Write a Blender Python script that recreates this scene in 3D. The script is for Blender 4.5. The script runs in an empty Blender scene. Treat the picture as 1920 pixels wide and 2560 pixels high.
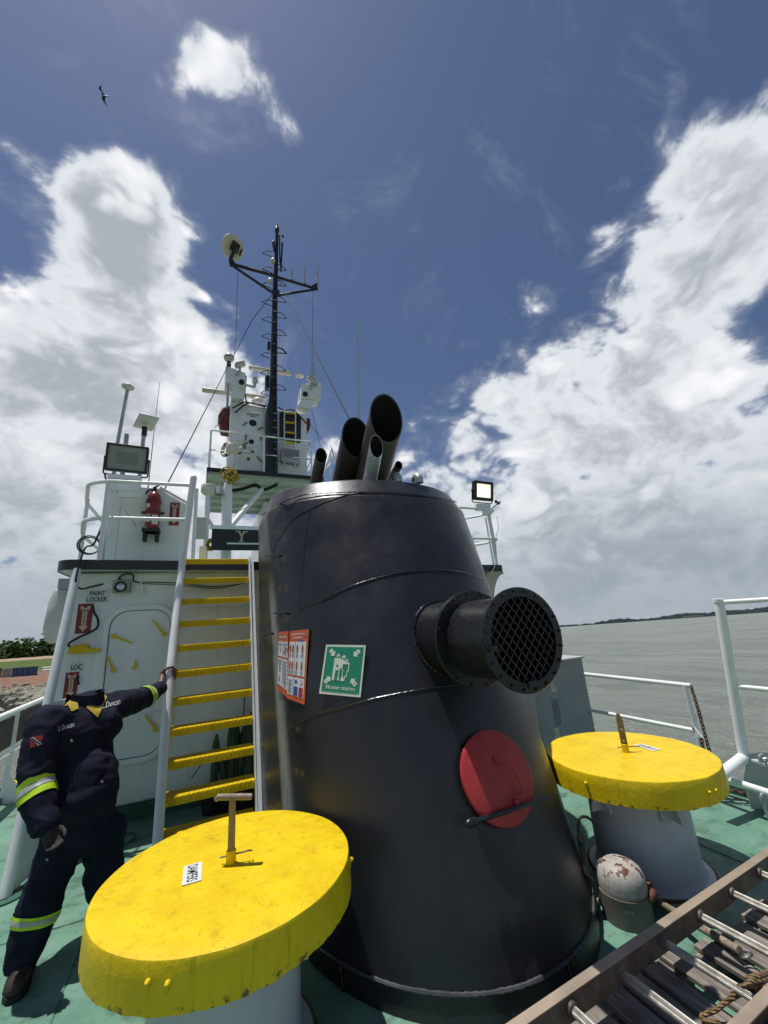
import bpy, math, random
EXPOSURE = 0.12
SKYSTR = 0.07
SKYTINT = (0.88, 0.87, 0.93, 1)
CL_DARK, CL_MID, CL_LIT, CL_FAR = (0.38, 0.41, 0.45), (0.72, 0.75, 0.79), (1.0, 1.0, 1.0), (0.28, 0.33, 0.39)
CLOUDS = [(170, 500, .075, .26), (120, 450, .04, .12), (230, 620, .07, .10), (320, 440, .075, .22), (450, 490, .075, .25), (330, 570, .09, .18), (310, 690, .08, .12), (440, 740, .09, .14), (120, 920, .14, .18), (350, 900, .13, .16), (560, 960, .09, .14), (100, 1180, .2, .16), (420, 1180, .2, .16), (660, 1080, .07, .10),
          (70, 660, .075, -.22), (40, 500, .05, -.10), (640, 600, .12, -.20), (780, 860, .10, -.18), (930, 600, .28, -.16), (1100, 280, .35, -.16), (300, 180, .2, -.08), (1330, 700, .12, -.14), (1000, 900, .07, -.08),
          (1890, 330, .075, .18), (1760, 470, .085, .17), (1610, 540, .065, .13), (1500, 600, .04, .10), (1800, 640, .09, .10), (1680, 760, .10, .14), (1540, 880, .10, .16), (1350, 970, .10, .16), (1180, 1060, .10, .16), (1800, 1000, .2, .18), (1500, 1150, .2, .18), (1200, 1220, .15, .14),
          (520, 140, .05, .17), (580, 200, .055, .19), (660, 250, .055, .17), (720, 310, .045, .12), (745, 325, .035, .22), (470, 110, .04, .22), (1325, 745, .035, .18), (1230, 640, .03, .12), (1170, 860, .025, .10), (110, 240, .03, .12), (150, 330, .06, -.18), (350, 330, .05, -.08), (880, 560, .05, .16), (1250, 530, .02, .2)]
import bpy, math, random
import numpy as np
from mathutils import Vector, Matrix, noise
from mathutils.bvhtree import BVHTree
random.seed(7)
scene = bpy.context.scene
COL = scene.collection
R = math.radians

# ---------------------------------------------------------------- camera
FPX, PITCH, ROLL, YAW, EYE = 1000.0, R(15.25), R(4.1), R(25.0), 1.7     # ship frame: X starboard, Y forward, Z up, deck at 0
_fw = Vector((0, math.cos(PITCH), math.sin(PITCH))); _rt = Vector((1, 0, 0)); _up = _rt.cross(_fw)
_R = math.cos(ROLL) * _rt - math.sin(ROLL) * _up
_U = math.sin(ROLL) * _rt + math.cos(ROLL) * _up
_Z = Matrix.Rotation(-YAW, 3, 'Z')
CR, CU, CF = _Z @ _R, _Z @ _U, _Z @ _fw
O = Vector((0, 0, EYE))
cam_d = bpy.data.cameras.new('camera'); cam = bpy.data.objects.new('camera', cam_d); COL.objects.link(cam)
M = Matrix.Identity(4)
for i in range(3):
    M[i][0], M[i][1], M[i][2], M[i][3] = CR[i], CU[i], -CF[i], O[i]
cam.matrix_world = M
cam_d.sensor_fit = 'VERTICAL'; cam_d.sensor_height = 36.0; cam_d.lens = 36.0 * FPX / 2560.0
cam_d.clip_start = 0.05; cam_d.clip_end = 60000
scene.camera = cam
# the vessel sits trimmed by the stern, so the real horizon lies a little lower than the deck plane ahead
TRIM = R(2.35)
WR = Vector((math.cos(YAW), -math.sin(YAW), 0))          # horizontal axis the trim turns about
TM = Matrix.Rotation(-TRIM, 3, WR)                        # level frame -> ship frame
UPV = TM @ Vector((0, 0, 1))

def ray(px, py):
    return CF + CR * ((px - 960) / FPX) - CU * ((py - 1280) / FPX)
def at(px, py, X=None, Y=None, Z=None, D=None):
    d = ray(px, py)
    if Y is not None: t = Y / d.y
    elif X is not None: t = X / d.x
    elif Z is not None: t = (Z - EYE) / d.z
    else: t = D / math.hypot(d.x, d.y)
    return O + d * t

# ---------------------------------------------------------------- light
SUN_DISP = Vector((0.17, -0.17, -1.0))
sun_dir = (-SUN_DISP).normalized()
sd = bpy.data.lights.new('sun', 'SUN'); sun = bpy.data.objects.new('sun', sd); COL.objects.link(sun)
sd.energy = 3.8; sd.angle = R(0.55); sd.color = (1.0, 0.97, 0.93)
sun.rotation_euler = SUN_DISP.to_track_quat('-Z', 'Y').to_euler(); sun.location = (0, 0, 40)
scene.view_settings.view_transform = 'Standard'; scene.view_settings.look = 'None'
scene.view_settings.exposure = EXPOSURE; scene.view_settings.gamma = 1.0; scene.view_settings.use_curve_mapping = False

scene.cycles.max_bounces = 6; scene.cycles.diffuse_bounces = 3; scene.cycles.glossy_bounces = 2; scene.cycles.transmission_bounces = 2; scene.cycles.caustics_reflective = False; scene.cycles.caustics_refractive = False
world = bpy.data.worlds.new('World'); scene.world = world; world.use_nodes = True
world.cycles.sampling_method = 'MANUAL'; world.cycles.sample_map_resolution = 256
def build_world():
    nt = world.node_tree; nt.nodes.clear(); N = nt.nodes; L = nt.links
    def nd(t, **k):
        n = N.new(t)
        for a, b in k.items(): setattr(n, a, b)
        return n
    def math_(op, a, b=None, c=None, clamp=False):
        n = nd('ShaderNodeMath', operation=op, use_clamp=clamp)
        for i, v in enumerate((a, b, c)):
            if v is None: continue
            if isinstance(v, (int, float)): n.inputs[i].default_value = v
            else: L.new(v, n.inputs[i])
        return n.outputs[0]
    def vmath(op, a, b=None):
        n = nd('ShaderNodeVectorMath', operation=op)
        for i, v in enumerate((a, b)):
            if v is None: continue
            if isinstance(v, (tuple, Vector)): n.inputs[i].default_value = tuple(v)
            else: L.new(v, n.inputs[i])
        return n.outputs['Value'] if op == 'DOT_PRODUCT' else n.outputs[0]
    tc = nd('ShaderNodeTexCoord')
    rot = nd('ShaderNodeVectorRotate', rotation_type='AXIS_ANGLE')
    L.new(tc.outputs['Generated'], rot.inputs['Vector']); rot.inputs['Axis'].default_value = WR; rot.inputs['Angle'].default_value = TRIM
    lvl = rot.outputs[0]
    sky = nd('ShaderNodeTexSky', sky_type='NISHITA', sun_disc=False)
    sky.sun_elevation = math.asin(sun_dir.z); sky.sun_rotation = math.atan2(sun_dir.x, sun_dir.y)
    sky.altitude = 0; sky.air_density = 1.0; sky.dust_density = 0.4; sky.ozone_density = 2.5
    L.new(lvl, sky.inputs['Vector'])
    tint = nd('ShaderNodeMixRGB', blend_type='MULTIPLY'); tint.inputs[0].default_value = 1.0
    tint.inputs[2].default_value = SKYTINT
    L.new(sky.outputs[0], tint.inputs[1])
    d0 = tc.outputs['Generated']
    def fbm(vec, scale, detail, rough, dist=0.0, w=0.0):
        n = nd('ShaderNodeTexNoise', noise_dimensions='3D'); n.inputs['Scale'].default_value = scale; n.inputs['Detail'].default_value = detail
        n.inputs['Roughness'].default_value = rough; n.inputs['Distortion'].default_value = dist; vec = vmath('ADD', vec, (w, w * 1.7, -w));
        L.new(vec, n.inputs['Vector']); return n.outputs['Fac']
    # soft bias that gathers the clouds where they stand
    bias = 0.0
    for px, py, sig, amp in CLOUDS:
        dt = vmath('DOT_PRODUCT', d0, ray(px, py).normalized())
        bias = math_('MULTIPLY_ADD', math_('POWER', dt, 1.0 / (sig * sig) + .123), amp, bias)
    sep = nd('ShaderNodeSeparateXYZ'); L.new(lvl, sep.inputs[0])
    low = nd('ShaderNodeMapRange', interpolation_type='SMOOTHSTEP'); L.new(sep.outputs['Z'], low.inputs[0])
    low.inputs[1].default_value = 0.46; low.inputs[2].default_value = 0.03; low.inputs[3].default_value = 0.0; low.inputs[4].default_value = 0.31
    bias = math_('ADD', bias, low.outputs[0])
    # stretch: layers flatten towards the horizon
    sc = vmath('MULTIPLY', d0, (1.0, 1.0, 1.45))
    def puff(vec, scale, det):
        n = nd('ShaderNodeTexVoronoi', feature='F1'); n.inputs['Scale'].default_value = scale; n.inputs['Detail'].default_value = det; n.inputs['Roughness'].default_value = 0.55
        n.inputs['Lacunarity'].default_value = 2.3; L.new(vec, n.inputs['Vector']); return n.outputs['Distance']
    warp = nd('ShaderNodeTexNoise'); warp.inputs['Scale'].default_value = 6.0; warp.inputs['Detail'].default_value = 1.0; L.new(sc, warp.inputs['Vector'])
    v2 = vmath('ADD', sc, vmath('MULTIPLY', vmath('SUBTRACT', warp.outputs['Color'], (0.5, 0.5, 0.5)), (0.10, 0.10, 0.10)))
    fine = fbm(v2, 5.0, 7.0, 0.60, 0.0, 1.7)
    pf = math_('SUBTRACT', 0.78, math_('MULTIPLY', puff(v2, 8.0, 2.0), 0.66))
    n0 = math_('ADD', math_('SUBTRACT', math_('ADD', math_('MULTIPLY', fine, 1.02), math_('MULTIPLY', pf, 0.32)), 0.148), bias)
    soft0 = math_('MULTIPLY_ADD', pf, 0.30, math_('MULTIPLY', fbm(v2, 5.0, 3.0, 0.60, 0.0, 1.7), 0.70))
    soft1 = math_('MULTIPLY_ADD', 0.60, 0.30, math_('MULTIPLY', fbm(vmath('ADD', v2, tuple(sun_dir * 0.085)), 5.0, 2.0, 0.60, 0.0, 1.7), 0.70))
    def sstep(v, a, b, lo=0.0, hi=1.0):
        m = nd('ShaderNodeMapRange', interpolation_type='SMOOTHSTEP'); L.new(v, m.inputs[0])
        m.inputs[1].default_value = a; m.inputs[2].default_value = b; m.inputs[3].default_value = lo; m.inputs[4].default_value = hi
        return m.outputs[0]
    cover = math_('ADD', math_('MULTIPLY', sstep(n0, 0.545, 0.66), 0.60), math_('MULTIPLY', sstep(n0, 0.45, 0.75), 0.40))
    wisp = math_('MULTIPLY', sstep(fbm(vmath('MULTIPLY', d0, (1.0, 1.6, 0.7)), 4.0, 5.0, 0.68, 0.8, 9.0), 0.52, 0.85), 0.15)
    cover = math_('MAXIMUM', cover, wisp)
    lit = sstep(math_('SUBTRACT', soft0, soft1), -0.11, 0.10)
    thick = sstep(n0, 0.66, 0.95)
    shade = math_('ADD', math_('MULTIPLY', lit, 0.72), math_('MULTIPLY', math_('SUBTRACT', 1.0, thick), 0.45), clamp=True)
    ramp = nd('ShaderNodeValToRGB'); L.new(shade, ramp.inputs[0])
    e = ramp.color_ramp.elements
    e[0].position = 0.0; e[0].color = (*CL_DARK, 1); e[1].position = 1.0; e[1].color = (*CL_LIT, 1)
    m = ramp.color_ramp.elements.new(0.42); m.color = (*CL_MID, 1)
    # distance greys the clouds near the horizon
    hz = nd('ShaderNodeMapRange', interpolation_type='SMOOTHSTEP'); L.new(sep.outputs['Z'], hz.inputs[0])
    hz.inputs[1].default_value = 0.40; hz.inputs[2].default_value = 0.02; hz.inputs[3].default_value = 0.0; hz.inputs[4].default_value = 0.78
    far = nd('ShaderNodeMixRGB'); L.new(hz.outputs[0], far.inputs[0]); L.new(ramp.outputs[0], far.inputs[1]); far.inputs[2].default_value = (*CL_FAR, 1)
    scl = vmath('SCALE', far.outputs[0]); N[-1].inputs['Scale'].default_value = 1.0 / SKYSTR
    mix = nd('ShaderNodeMixRGB'); L.new(cover, mix.inputs[0]); L.new(tint.outputs[0], mix.inputs[1]); L.new(scl, mix.inputs[2])
    bg = nd('ShaderNodeBackground'); L.new(mix.outputs[0], bg.inputs[0]); bg.inputs[1].default_value = SKYSTR
    out = nd('ShaderNodeOutputWorld'); L.new(bg.outputs[0], out.inputs[0])
build_world()

# ---------------------------------------------------------------- mesh helpers (all coordinates are metres in the ship frame)
def frame(n, hint=Vector((0, 0, 1))):
    n = Vector(n).normalized(); h = Vector(hint)
    if abs(n.dot(h)) > 0.97: h = Vector((1, 0, 0))
    u = h.cross(n).normalized(); return u, n.cross(u).normalized(), n
class MB:
    def __init__(s): s.v = []; s.f = []; s.uv = None
    def add(s, vs, fs):
        o = len(s.v); s.v += [Vector(x) for x in vs]; s.f += [tuple(i + o for i in f) for f in fs]; return s
    def box(s, c, size, rot=None):
        c = Vector(c); x, y, z = (a / 2 for a in size); m = rot or Matrix.Identity(3)
        vs = [c + m @ Vector((sx * x, sy * y, sz * z)) for sz in (-1, 1) for sy in (-1, 1) for sx in (-1, 1)]
        return s.add(vs, [(0, 2, 3, 1), (4, 5, 7, 6), (0, 1, 5, 4), (2, 6, 7, 3), (0, 4, 6, 2), (1, 3, 7, 5)])
    def bb(s, a, b):
        a, b = Vector(a), Vector(b); return s.box((a + b) / 2, [abs(b[i] - a[i]) for i in range(3)])
    def beam(s, p, q, w, h, hint=(0, 0, 1)):
        p, q = Vector(p), Vector(q); u, v, n = frame(q - p, Vector(hint))
        m = Matrix((u, v, n)).transposed(); return s.box((p + q) / 2, (w, h, (q - p).length), m)
    def tube(s, pts, r, n=10, caps=True, closed=False):
        pts = [Vector(p) for p in pts]; rs = r if isinstance(r, (list, tuple)) else [r] * len(pts); o = len(s.v)
        k = len(pts); u = None
        for i, p in enumerate(pts):
            if closed: t = pts[(i + 1) % k] - pts[i - 1]
            else: t = pts[min(i + 1, k - 1)] - pts[max(i - 1, 0)]
            t.normalize()
            if u is None: u, w, _ = frame(t)
            else:
                u = (u - t * u.dot(t)).normalized()
            w = t.cross(u)
            for j in range(n):
                a = 2 * math.pi * j / n; s.v.append(p + (u * math.cos(a) + w * math.sin(a)) * rs[i])
        for i in range(k if closed else k - 1):
            for j in range(n):
                a, b = o + i * n + j, o + i * n + (j + 1) % n; c2, d2 = o + ((i + 1) % k) * n + (j + 1) % n, o + ((i + 1) % k) * n + j
                s.f.append((a, b, c2, d2))
        if caps and not closed:
            s.f.append(tuple(o + j for j in range(n))[::-1]); s.f.append(tuple(o + (k - 1) * n + j for j in range(n)))
        return s
    def cyl(s, p, q, r, r2=None, n=24): return s.tube([p, q], [r, r if r2 is None else r2], n)
    def lathe(s, prof, c=(0, 0, 0), axis=(0, 0, 1), n=32, cap0=False, cap1=False):
        u, w, t = frame(Vector(axis)); c = Vector(c); o = len(s.v)
        for r, z in prof:
            for j in range(n):
                a = 2 * math.pi * j / n; s.v.append(c + t * z + (u * math.cos(a) + w * math.sin(a)) * r)
        for i in range(len(prof) - 1):
            for j in range(n):
                s.f.append((o + i * n + j, o + i * n + (j + 1) % n, o + (i + 1) * n + (j + 1) % n, o + (i + 1) * n + j))
        if cap0: s.f.append(tuple(o + j for j in range(n))[::-1])
        if cap1: s.f.append(tuple(o + (len(prof) - 1) * n + j for j in range(n)))
        return s
    def sphere(s, c, r, n=16, m=10, rot=None):
        c = Vector(c); rr = Vector((r, r, r)) if isinstance(r, (int, float)) else Vector(r); rot = rot or Matrix.Identity(3); o = len(s.v)
        for i in range(m + 1):
            ph = math.pi * i / m
            for j in range(n):
                a = 2 * math.pi * j / n
                s.v.append(c + rot @ Vector((rr.x * math.sin(ph) * math.cos(a), rr.y * math.sin(ph) * math.sin(a), rr.z * math.cos(ph))))
        for i in range(m):
            for j in range(n): s.f.append((o + i * n + j, o + (i + 1) * n + j, o + (i + 1) * n + (j + 1) % n, o + i * n + (j + 1) % n))
        return s
    def prism(s, poly, org, u, v, t):
        # poly in (u,v) metres, extruded t along u x v
        org, u, v = Vector(org), Vector(u).normalized(), Vector(v).normalized(); n = u.cross(v); o = len(s.v); k = len(poly)
        s.v += [org + u * a + v * b for a, b in poly] + [org + u * a + v * b + n * t for a, b in poly]
        s.f.append(tuple(o + i for i in range(k))[::-1]); s.f.append(tuple(o + k + i for i in range(k)))
        for i in range(k): s.f.append((o + i, o + (i + 1) % k, o + k + (i + 1) % k, o + k + i))
        return s
    def torus(s, c, axis, Rr, r, n=32, m=8, a0=0, a1=2 * math.pi):
        u, w, t = frame(Vector(axis)); c = Vector(c); full = abs(a1 - a0 - 2 * math.pi) < 1e-6
        k = n if full else n + 1
        return s.tube([c + (u * math.cos(a0 + (a1 - a0) * i / n) + w * math.sin(a0 + (a1 - a0) * i / n)) * Rr for i in range(k)], r, m, True, full)
def bend(pts, rad=0.08, n=5):
    pts = [Vector(p) for p in pts]; out = [pts[0]]
    for i in range(1, len(pts) - 1):
        a, b, c = pts[i - 1], pts[i], pts[i + 1]; l1, l2 = (a - b).length, (c - b).length; r = min(rad, l1 * .45, l2 * .45)
        p, q = b + (a - b).normalized() * r, b + (c - b).normalized() * r
        for k in range(n + 1):
            t = k / n; out.append(p * (1 - t) ** 2 + b * 2 * t * (1 - t) + q * t * t)
    return out + [pts[-1]]
def smooth_path(pts, n=8):
    P = [Vector(p) for p in pts]; out = []
    for i in range(len(P) - 1):
        p0, p1, p2, p3 = P[max(i - 1, 0)], P[i], P[i + 1], P[min(i + 2, len(P) - 1)]
        for k in range(n):
            t = k / n; out.append(0.5 * ((2 * p1) + (p2 - p0) * t + (2 * p0 - 5 * p1 + 4 * p2 - p3) * t * t + (3 * p1 - p0 - 3 * p2 + p3) * t ** 3))
    return out + [P[-1]]

def root_of(o):
    while o.parent: o = o.parent
    return o
def obj(name, mb, material, parent=None, base=None, bevel=0.0, smooth=True, sharp=38, shadow=True):
    me = bpy.data.meshes.new(name)
    off = Vector(base) if base is not None else (Vector(root_of(parent).location) if parent else Vector((0, 0, 0)))
    me.from_pydata([tuple(v - off) for v in mb.v], [], mb.f); me.update()
    import bmesh
    bm = bmesh.new(); bm.from_mesh(me); bmesh.ops.recalc_face_normals(bm, faces=bm.faces) if not getattr(mb, 'keep', False) else None; bm.to_mesh(me); bm.free()
    if smooth:
        me.polygons.foreach_set('use_smooth', [True] * len(me.polygons)); me.set_sharp_from_angle(angle=R(sharp))
    if material: me.materials.append(material)
    o = bpy.data.objects.new(name, me); COL.objects.link(o)
    if parent: o.parent = parent
    elif base is not None: o.location = off
    if bevel:
        b = o.modifiers.new('bevel', 'BEVEL'); b.width = bevel; b.segments = 2; b.limit_method = 'ANGLE'; b.angle_limit = R(40)
    return o
def split(name, mb, material, parent, **k):
    # one object for each separate piece
    par = list(range(len(mb.v)))
    def find(i):
        while par[i] != i: par[i] = par[par[i]]; i = par[i]
        return i
    for f in mb.f:
        for i in f[1:]: par[find(i)] = find(f[0])
    comp = {}
    for f in mb.f: comp.setdefault(find(f[0]), []).append(f)
    for fs in comp.values():
        ids = sorted({i for f in fs for i in f}); mp = {i: n for n, i in enumerate(ids)}; m = MB(); m.v = [mb.v[i] for i in ids]; m.f = [tuple(mp[i] for i in f) for f in fs]
        if getattr(mb, 'keep', False): m.keep = True
        obj(name, m, material, parent, **k)
def tag(o, label=None, cat=None, group=None, kind=None):
    if label: o['label'] = label
    if cat: o['category'] = cat
    if group: o['group'] = group
    if kind: o['kind'] = kind
    return o
def thing(name, label, cat, loc=(0, 0, 0), group=None):
    o = bpy.data.objects.new(name, None); COL.objects.link(o); o.location = loc; o.empty_display_size = 0.1
    return tag(o, label, cat, group)
def text_mesh(txt, size=1.0, bold=0.0, shear=0.0):
    cu = bpy.data.curves.new('lettering', 'FONT'); cu.body = txt; cu.size = size; cu.align_x = 'CENTER'; cu.align_y = 'CENTER'; cu.offset = bold; cu.shear = shear
    cu.resolution_u = 3; cu.space_line = 0.85
    ob = bpy.data.objects.new('lettering', cu); COL.objects.link(ob); dg = bpy.context.evaluated_depsgraph_get()
    me = ob.evaluated_get(dg).to_mesh(); vs = [v.co.copy() for v in me.vertices]; fs = [tuple(p.vertices) for p in me.polygons]
    ob.evaluated_get(dg).to_mesh_clear(); bpy.data.objects.remove(ob); bpy.data.curves.remove(cu)
    return vs, fs
def text_on(mb, txt, c, u, v, height, width=None, lift=0.0, bold=0.0, shear=0.0):
    vs, fs = text_mesh(txt, 1.0, bold, shear)
    x0, x1 = min(p.x for p in vs), max(p.x for p in vs); y0, y1 = min(p.y for p in vs), max(p.y for p in vs)
    sy = height / (y1 - y0); sx = (width / (x1 - x0)) if width else sy
    c, u, v = Vector(c), Vector(u).normalized(), Vector(v).normalized(); n = u.cross(v)
    mb.keep = True
    return mb.add([c + u * ((p.x - (x0 + x1) / 2) * sx) + v * ((p.y - (y0 + y1) / 2) * sy) + n * lift for p in vs], fs)

# ---------------------------------------------------------------- materials
def lin(r, g, b):
    f = lambda c: (c / 255 / 12.92) if c / 255 <= .04045 else ((c / 255 + .055) / 1.055) ** 2.4
    return (f(r), f(g), f(b))
class NT:
    def __init__(s, name):
        s.m = bpy.data.materials.new(name); s.m.use_nodes = True; s.t = s.m.node_tree; s.N = s.t.nodes; s.L = s.t.links
        s.b = s.N['Principled BSDF']; s.tc = s.N.new('ShaderNodeTexCoord'); s.geo = s.N.new('ShaderNodeNewGeometry')
        s.pos = s.geo.outputs['Position']
    def nd(s, t, **k):
        n = s.N.new(t)
        for a, b in k.items(): setattr(n, a, b)
        return n
    def link(s, v, sock):
        if hasattr(v, 'is_output') or isinstance(v, bpy.types.NodeSocket): s.L.new(v, sock)
        elif isinstance(v, tuple) and len(v) == 3 and sock.type == 'RGBA': sock.default_value = (*v, 1)
        else: sock.default_value = v
    def mt(s, op, a, b=0.0, c=None, clamp=False):
        n = s.nd('ShaderNodeMath', operation=op, use_clamp=clamp); s.link(a, n.inputs[0]); s.link(b, n.inputs[1])
        if c is not None: s.link(c, n.inputs[2])
        return n.outputs[0]
    def noise(s, scale, detail=4, rough=.55, vec=None, dist=0.0):
        n = s.nd('ShaderNodeTexNoise'); n.inputs['Scale'].default_value = scale; n.inputs['Detail'].default_value = detail
        n.inputs['Roughness'].default_value = rough; n.inputs['Distortion'].default_value = dist; s.L.new(vec or s.pos, n.inputs['Vector']); return n.outputs['Fac']
    def voro(s, scale, vec=None, feature='F1'):
        n = s.nd('ShaderNodeTexVoronoi', feature=feature); n.inputs['Scale'].default_value = scale; s.L.new(vec or s.pos, n.inputs['Vector']); return n.outputs['Distance']
    def map(s, scale, vec=None, rot=(0, 0, 0)):
        n = s.nd('ShaderNodeMapping'); n.inputs['Scale'].default_value = scale; n.inputs['Rotation'].default_value = rot; s.L.new(vec or s.pos, n.inputs['Vector']); return n.outputs[0]
    def step(s, v, a, b, lo=0.0, hi=1.0):
        n = s.nd('ShaderNodeMapRange', interpolation_type='SMOOTHSTEP'); s.L.new(v, n.inputs[0])
        n.inputs[1].default_value = a; n.inputs[2].default_value = b; n.inputs[3].default_value = lo; n.inputs[4].default_value = hi; return n.outputs[0]
    def mix(s, f, a, b, mode='MIX'):
        n = s.nd('ShaderNodeMixRGB', blend_type=mode); s.link(f, n.inputs[0]); s.link(a, n.inputs[1]); s.link(b, n.inputs[2]); return n.outputs[0]
    def sep(s, v=None):
        n = s.nd('ShaderNodeSeparateXYZ'); s.L.new(v or s.pos, n.inputs[0]); return n.outputs
    def bump(s, h, strength=.3, dist=.01, prev=None):
        n = s.nd('ShaderNodeBump'); s.link(strength, n.inputs['Strength']); n.inputs['Distance'].default_value = dist; s.L.new(h, n.inputs['Height'])
        if prev: s.L.new(prev, n.inputs['Normal'])
        return n.outputs[0]
    def done(s, color, rough=.5, metal=0.0, normal=None, spec=None, coat=0.0, emit=None, estr=0.0):
        s.link(color, s.b.inputs['Base Color']); s.link(rough, s.b.inputs['Roughness']); s.link(metal, s.b.inputs['Metallic'])
        if normal: s.L.new(normal, s.b.inputs['Normal'])
        if spec is not None: s.b.inputs['Specular IOR Level'].default_value = spec
        if coat: s.b.inputs['Coat Weight'].default_value = coat; s.b.inputs['Coat Roughness'].default_value = .15
        if emit: s.link(emit, s.b.inputs['Emission Color']); s.b.inputs['Emission Strength'].default_value = estr
        return s.m
def paint(name, col, rough=.4, vary=.12, dirt=None, dirt_amt=.5, dscale=3.0, bscale=90.0, bstr=.12, drip=False, metal=0.0, dthr=(.5, .75)):
    t = NT(name); n1 = t.noise(5, 5); n2 = t.noise(38, 4)
    dk = tuple(c * (1 - vary) for c in col); lt = tuple(min(1, c * (1 + vary * .6)) for c in col)
    c = t.mix(t.step(n1, .3, .7), dk, lt)
    if dirt:
        v = t.map((9, 9, .7)) if drip else None
        m = t.mt('MULTIPLY', t.step(t.noise(dscale, 8, .68, v), *dthr), dirt_amt)
        c = t.mix(m, c, dirt)
    r = t.step(n2, .25, .8, max(0, rough - .1), min(1, rough + .14))
    return t.done(c, r, metal, t.bump(t.noise(bscale, 3), bstr, .004))
def plain(name, col, rough=.5, metal=0.0, emit=None, estr=0.0):
    t = NT(name); c = t.mix(t.step(t.noise(20, 3), .3, .75), tuple(x * .88 for x in col), col)
    return t.done(c, rough, metal, t.bump(t.noise(140, 2), .06, .002), emit=emit, estr=estr)

MAT = {}
MAT['white'] = paint('white_paint', (.84, .85, .84), .38, .06, (.42, .38, .30), .35, 2.5, 70, .10, True, dthr=(.56, .8))
def wall_mat():
    t = NT('locker_wall_paint'); x, y, z = t.sep()
    c = t.mix(t.step(t.noise(2.2, 6, .6), .3, .7), (.79, .81, .79), (.86, .87, .85))
    c = t.mix(t.mt('MULTIPLY', t.step(t.noise(1.5, 8, .7, t.map((9, 9, .6))), .50, .80), .42), c, (.46, .45, .38))
    c = t.mix(t.mt('MULTIPLY', t.step(t.noise(1.1, 7, .7, t.map((14, 14, .5))), .63, .74), .5), c, (.36, .20, .10))
    sc_ = t.mt('MULTIPLY', t.step(t.noise(16, 6, .7), .66, .72), t.step(t.noise(1.7, 3), .48, .6)); c = t.mix(t.mt('MULTIPLY', sc_, .6), c, (.22, .20, .17))
    h = t.mt('ADD', t.noise(45, 4), t.mt('MULTIPLY', t.noise(2.2, 3), 4.0))
    return t.done(c, t.step(t.noise(12, 4), .3, .7, .3, .5), 0, t.bump(h, .16, .006))
MAT['white_wall'] = wall_mat()
MAT['green_wall'] = paint('pale_green_paint', (.30, .52, .42), .45, .08, (.3, .3, .25), .4, 2)
MAT['deck_green'] = None
MAT['boot_green'] = paint('dark_green_paint', (.035, .11, .075), .5, .2)
MAT['underside'] = paint('pale_green_underside', (.62, .65, .60), .5, .08, (.28, .26, .18), .4, 2.0, 40)
MAT['black'] = paint('black_paint', (.012, .013, .0145), .34, .15, None, 0, 3, 120, .06)
MAT['black_satin'] = paint('black_satin_paint', (.016, .017, .019), .45, .25, (.05, .045, .04), .4, 6)
MAT['red'] = paint('red_paint', (.46, .035, .035), .5, .15, (.20, .03, .03), .6, 9, 60, .3, dthr=(.5, .68))
MAT['red_ext'] = paint('extinguisher_red', (.24, .016, .013), .3, .1)
MAT['maroon'] = paint('faded_maroon_canvas', (.16, .025, .018), .6, .25)
MAT['grey_cab'] = paint('grey_cabinet_paint', (.25, .27, .29), .45, .06, (.16, .16, .15), .5, 2.5, 60, .08, True)
MAT['grey'] = paint('light_grey_paint', (.42, .43, .43), .45, .08, (.25, .24, .2), .4, 4)
MAT['steel'] = paint('dull_steel', (.42, .42, .41), .4, .15, (.22, .16, .1), .5, 9, metal=.75)
MAT['galv'] = paint('galvanised_steel', (.46, .47, .48), .45, .2, (.3, .25, .18), .4, 7, metal=.6)
MAT['stack_steel'] = paint('sooty_stack_steel', (.115, .10, .082), .55, .3, (.03, .026, .022), .75, 5, metal=.35)
MAT['stack_dark'] = paint('dark_stack_steel', (.035, .027, .022), .5, .3, (.09, .05, .04), .5, 14, metal=.3)
MAT['soot'] = plain('soot', (.004, .004, .004), .95)
MAT['rust'] = paint('rusty_iron', (.13, .05, .025), .8, .4, (.05, .02, .012), .7, 12)
MAT['oldrod'] = paint('weathered_brown_steel', (.24, .19, .13), .6, .3, (.09, .06, .04), .7, 14, 120, .4)
MAT['cream'] = paint('cream_plastic', (.66, .61, .47), .4, .06)
MAT['offwhite'] = paint('off_white_plastic', (.62, .61, .56), .42, .08, (.35, .32, .25), .3, 6)
MAT['glassdark'] = plain('dark_glass', (.02, .025, .03), .06)
MAT['blackplastic'] = plain('black_plastic', (.012, .012, .012), .42)
MAT['rubber'] = plain('black_rubber', (.014, .014, .015), .6)
MAT['signwhite'] = plain('sign_white', (.74, .75, .73), .45)
MAT['signblack'] = plain('sign_black', (.012, .012, .012), .5)
MAT['signred'] = plain('sign_red', (.26, .02, .018), .4)
MAT['signcream'] = plain('sign_cream', (.66, .60, .42), .45)
MAT['mgreen'] = plain('muster_green', (.015, .24, .14), .35)
MAT['mwhite'] = plain('muster_pale', (.70, .74, .62), .4)
MAT['orange'] = plain('poster_orange', (.62, .12, .03), .4)
MAT['poster_white'] = plain('poster_white', (.70, .72, .76), .42)
MAT['poster_grey'] = plain('poster_grey', (.22, .24, .27), .5)
MAT['poster_brown'] = plain('poster_brown', (.34, .13, .08), .5)
MAT['poster_blue'] = plain('poster_blue', (.03, .09, .36), .45)
MAT['poster_red'] = plain('poster_red', (.42, .03, .04), .45)
MAT['skin'] = paint('dark_skin', (.12, .06, .037), .5, .15, bscale=160)
MAT['glove'] = paint('dark_work_glove', (.03, .024, .02), .8, .3)
MAT['hivis'] = plain('hivis_yellow', (.52, .78, .02), .5)
MAT['reflect'] = plain('silver_tape', (.42, .43, .44), .35)
MAT['collar'] = paint('yellow_collar_lining', (.44, .33, .03), .8, .25)
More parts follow.
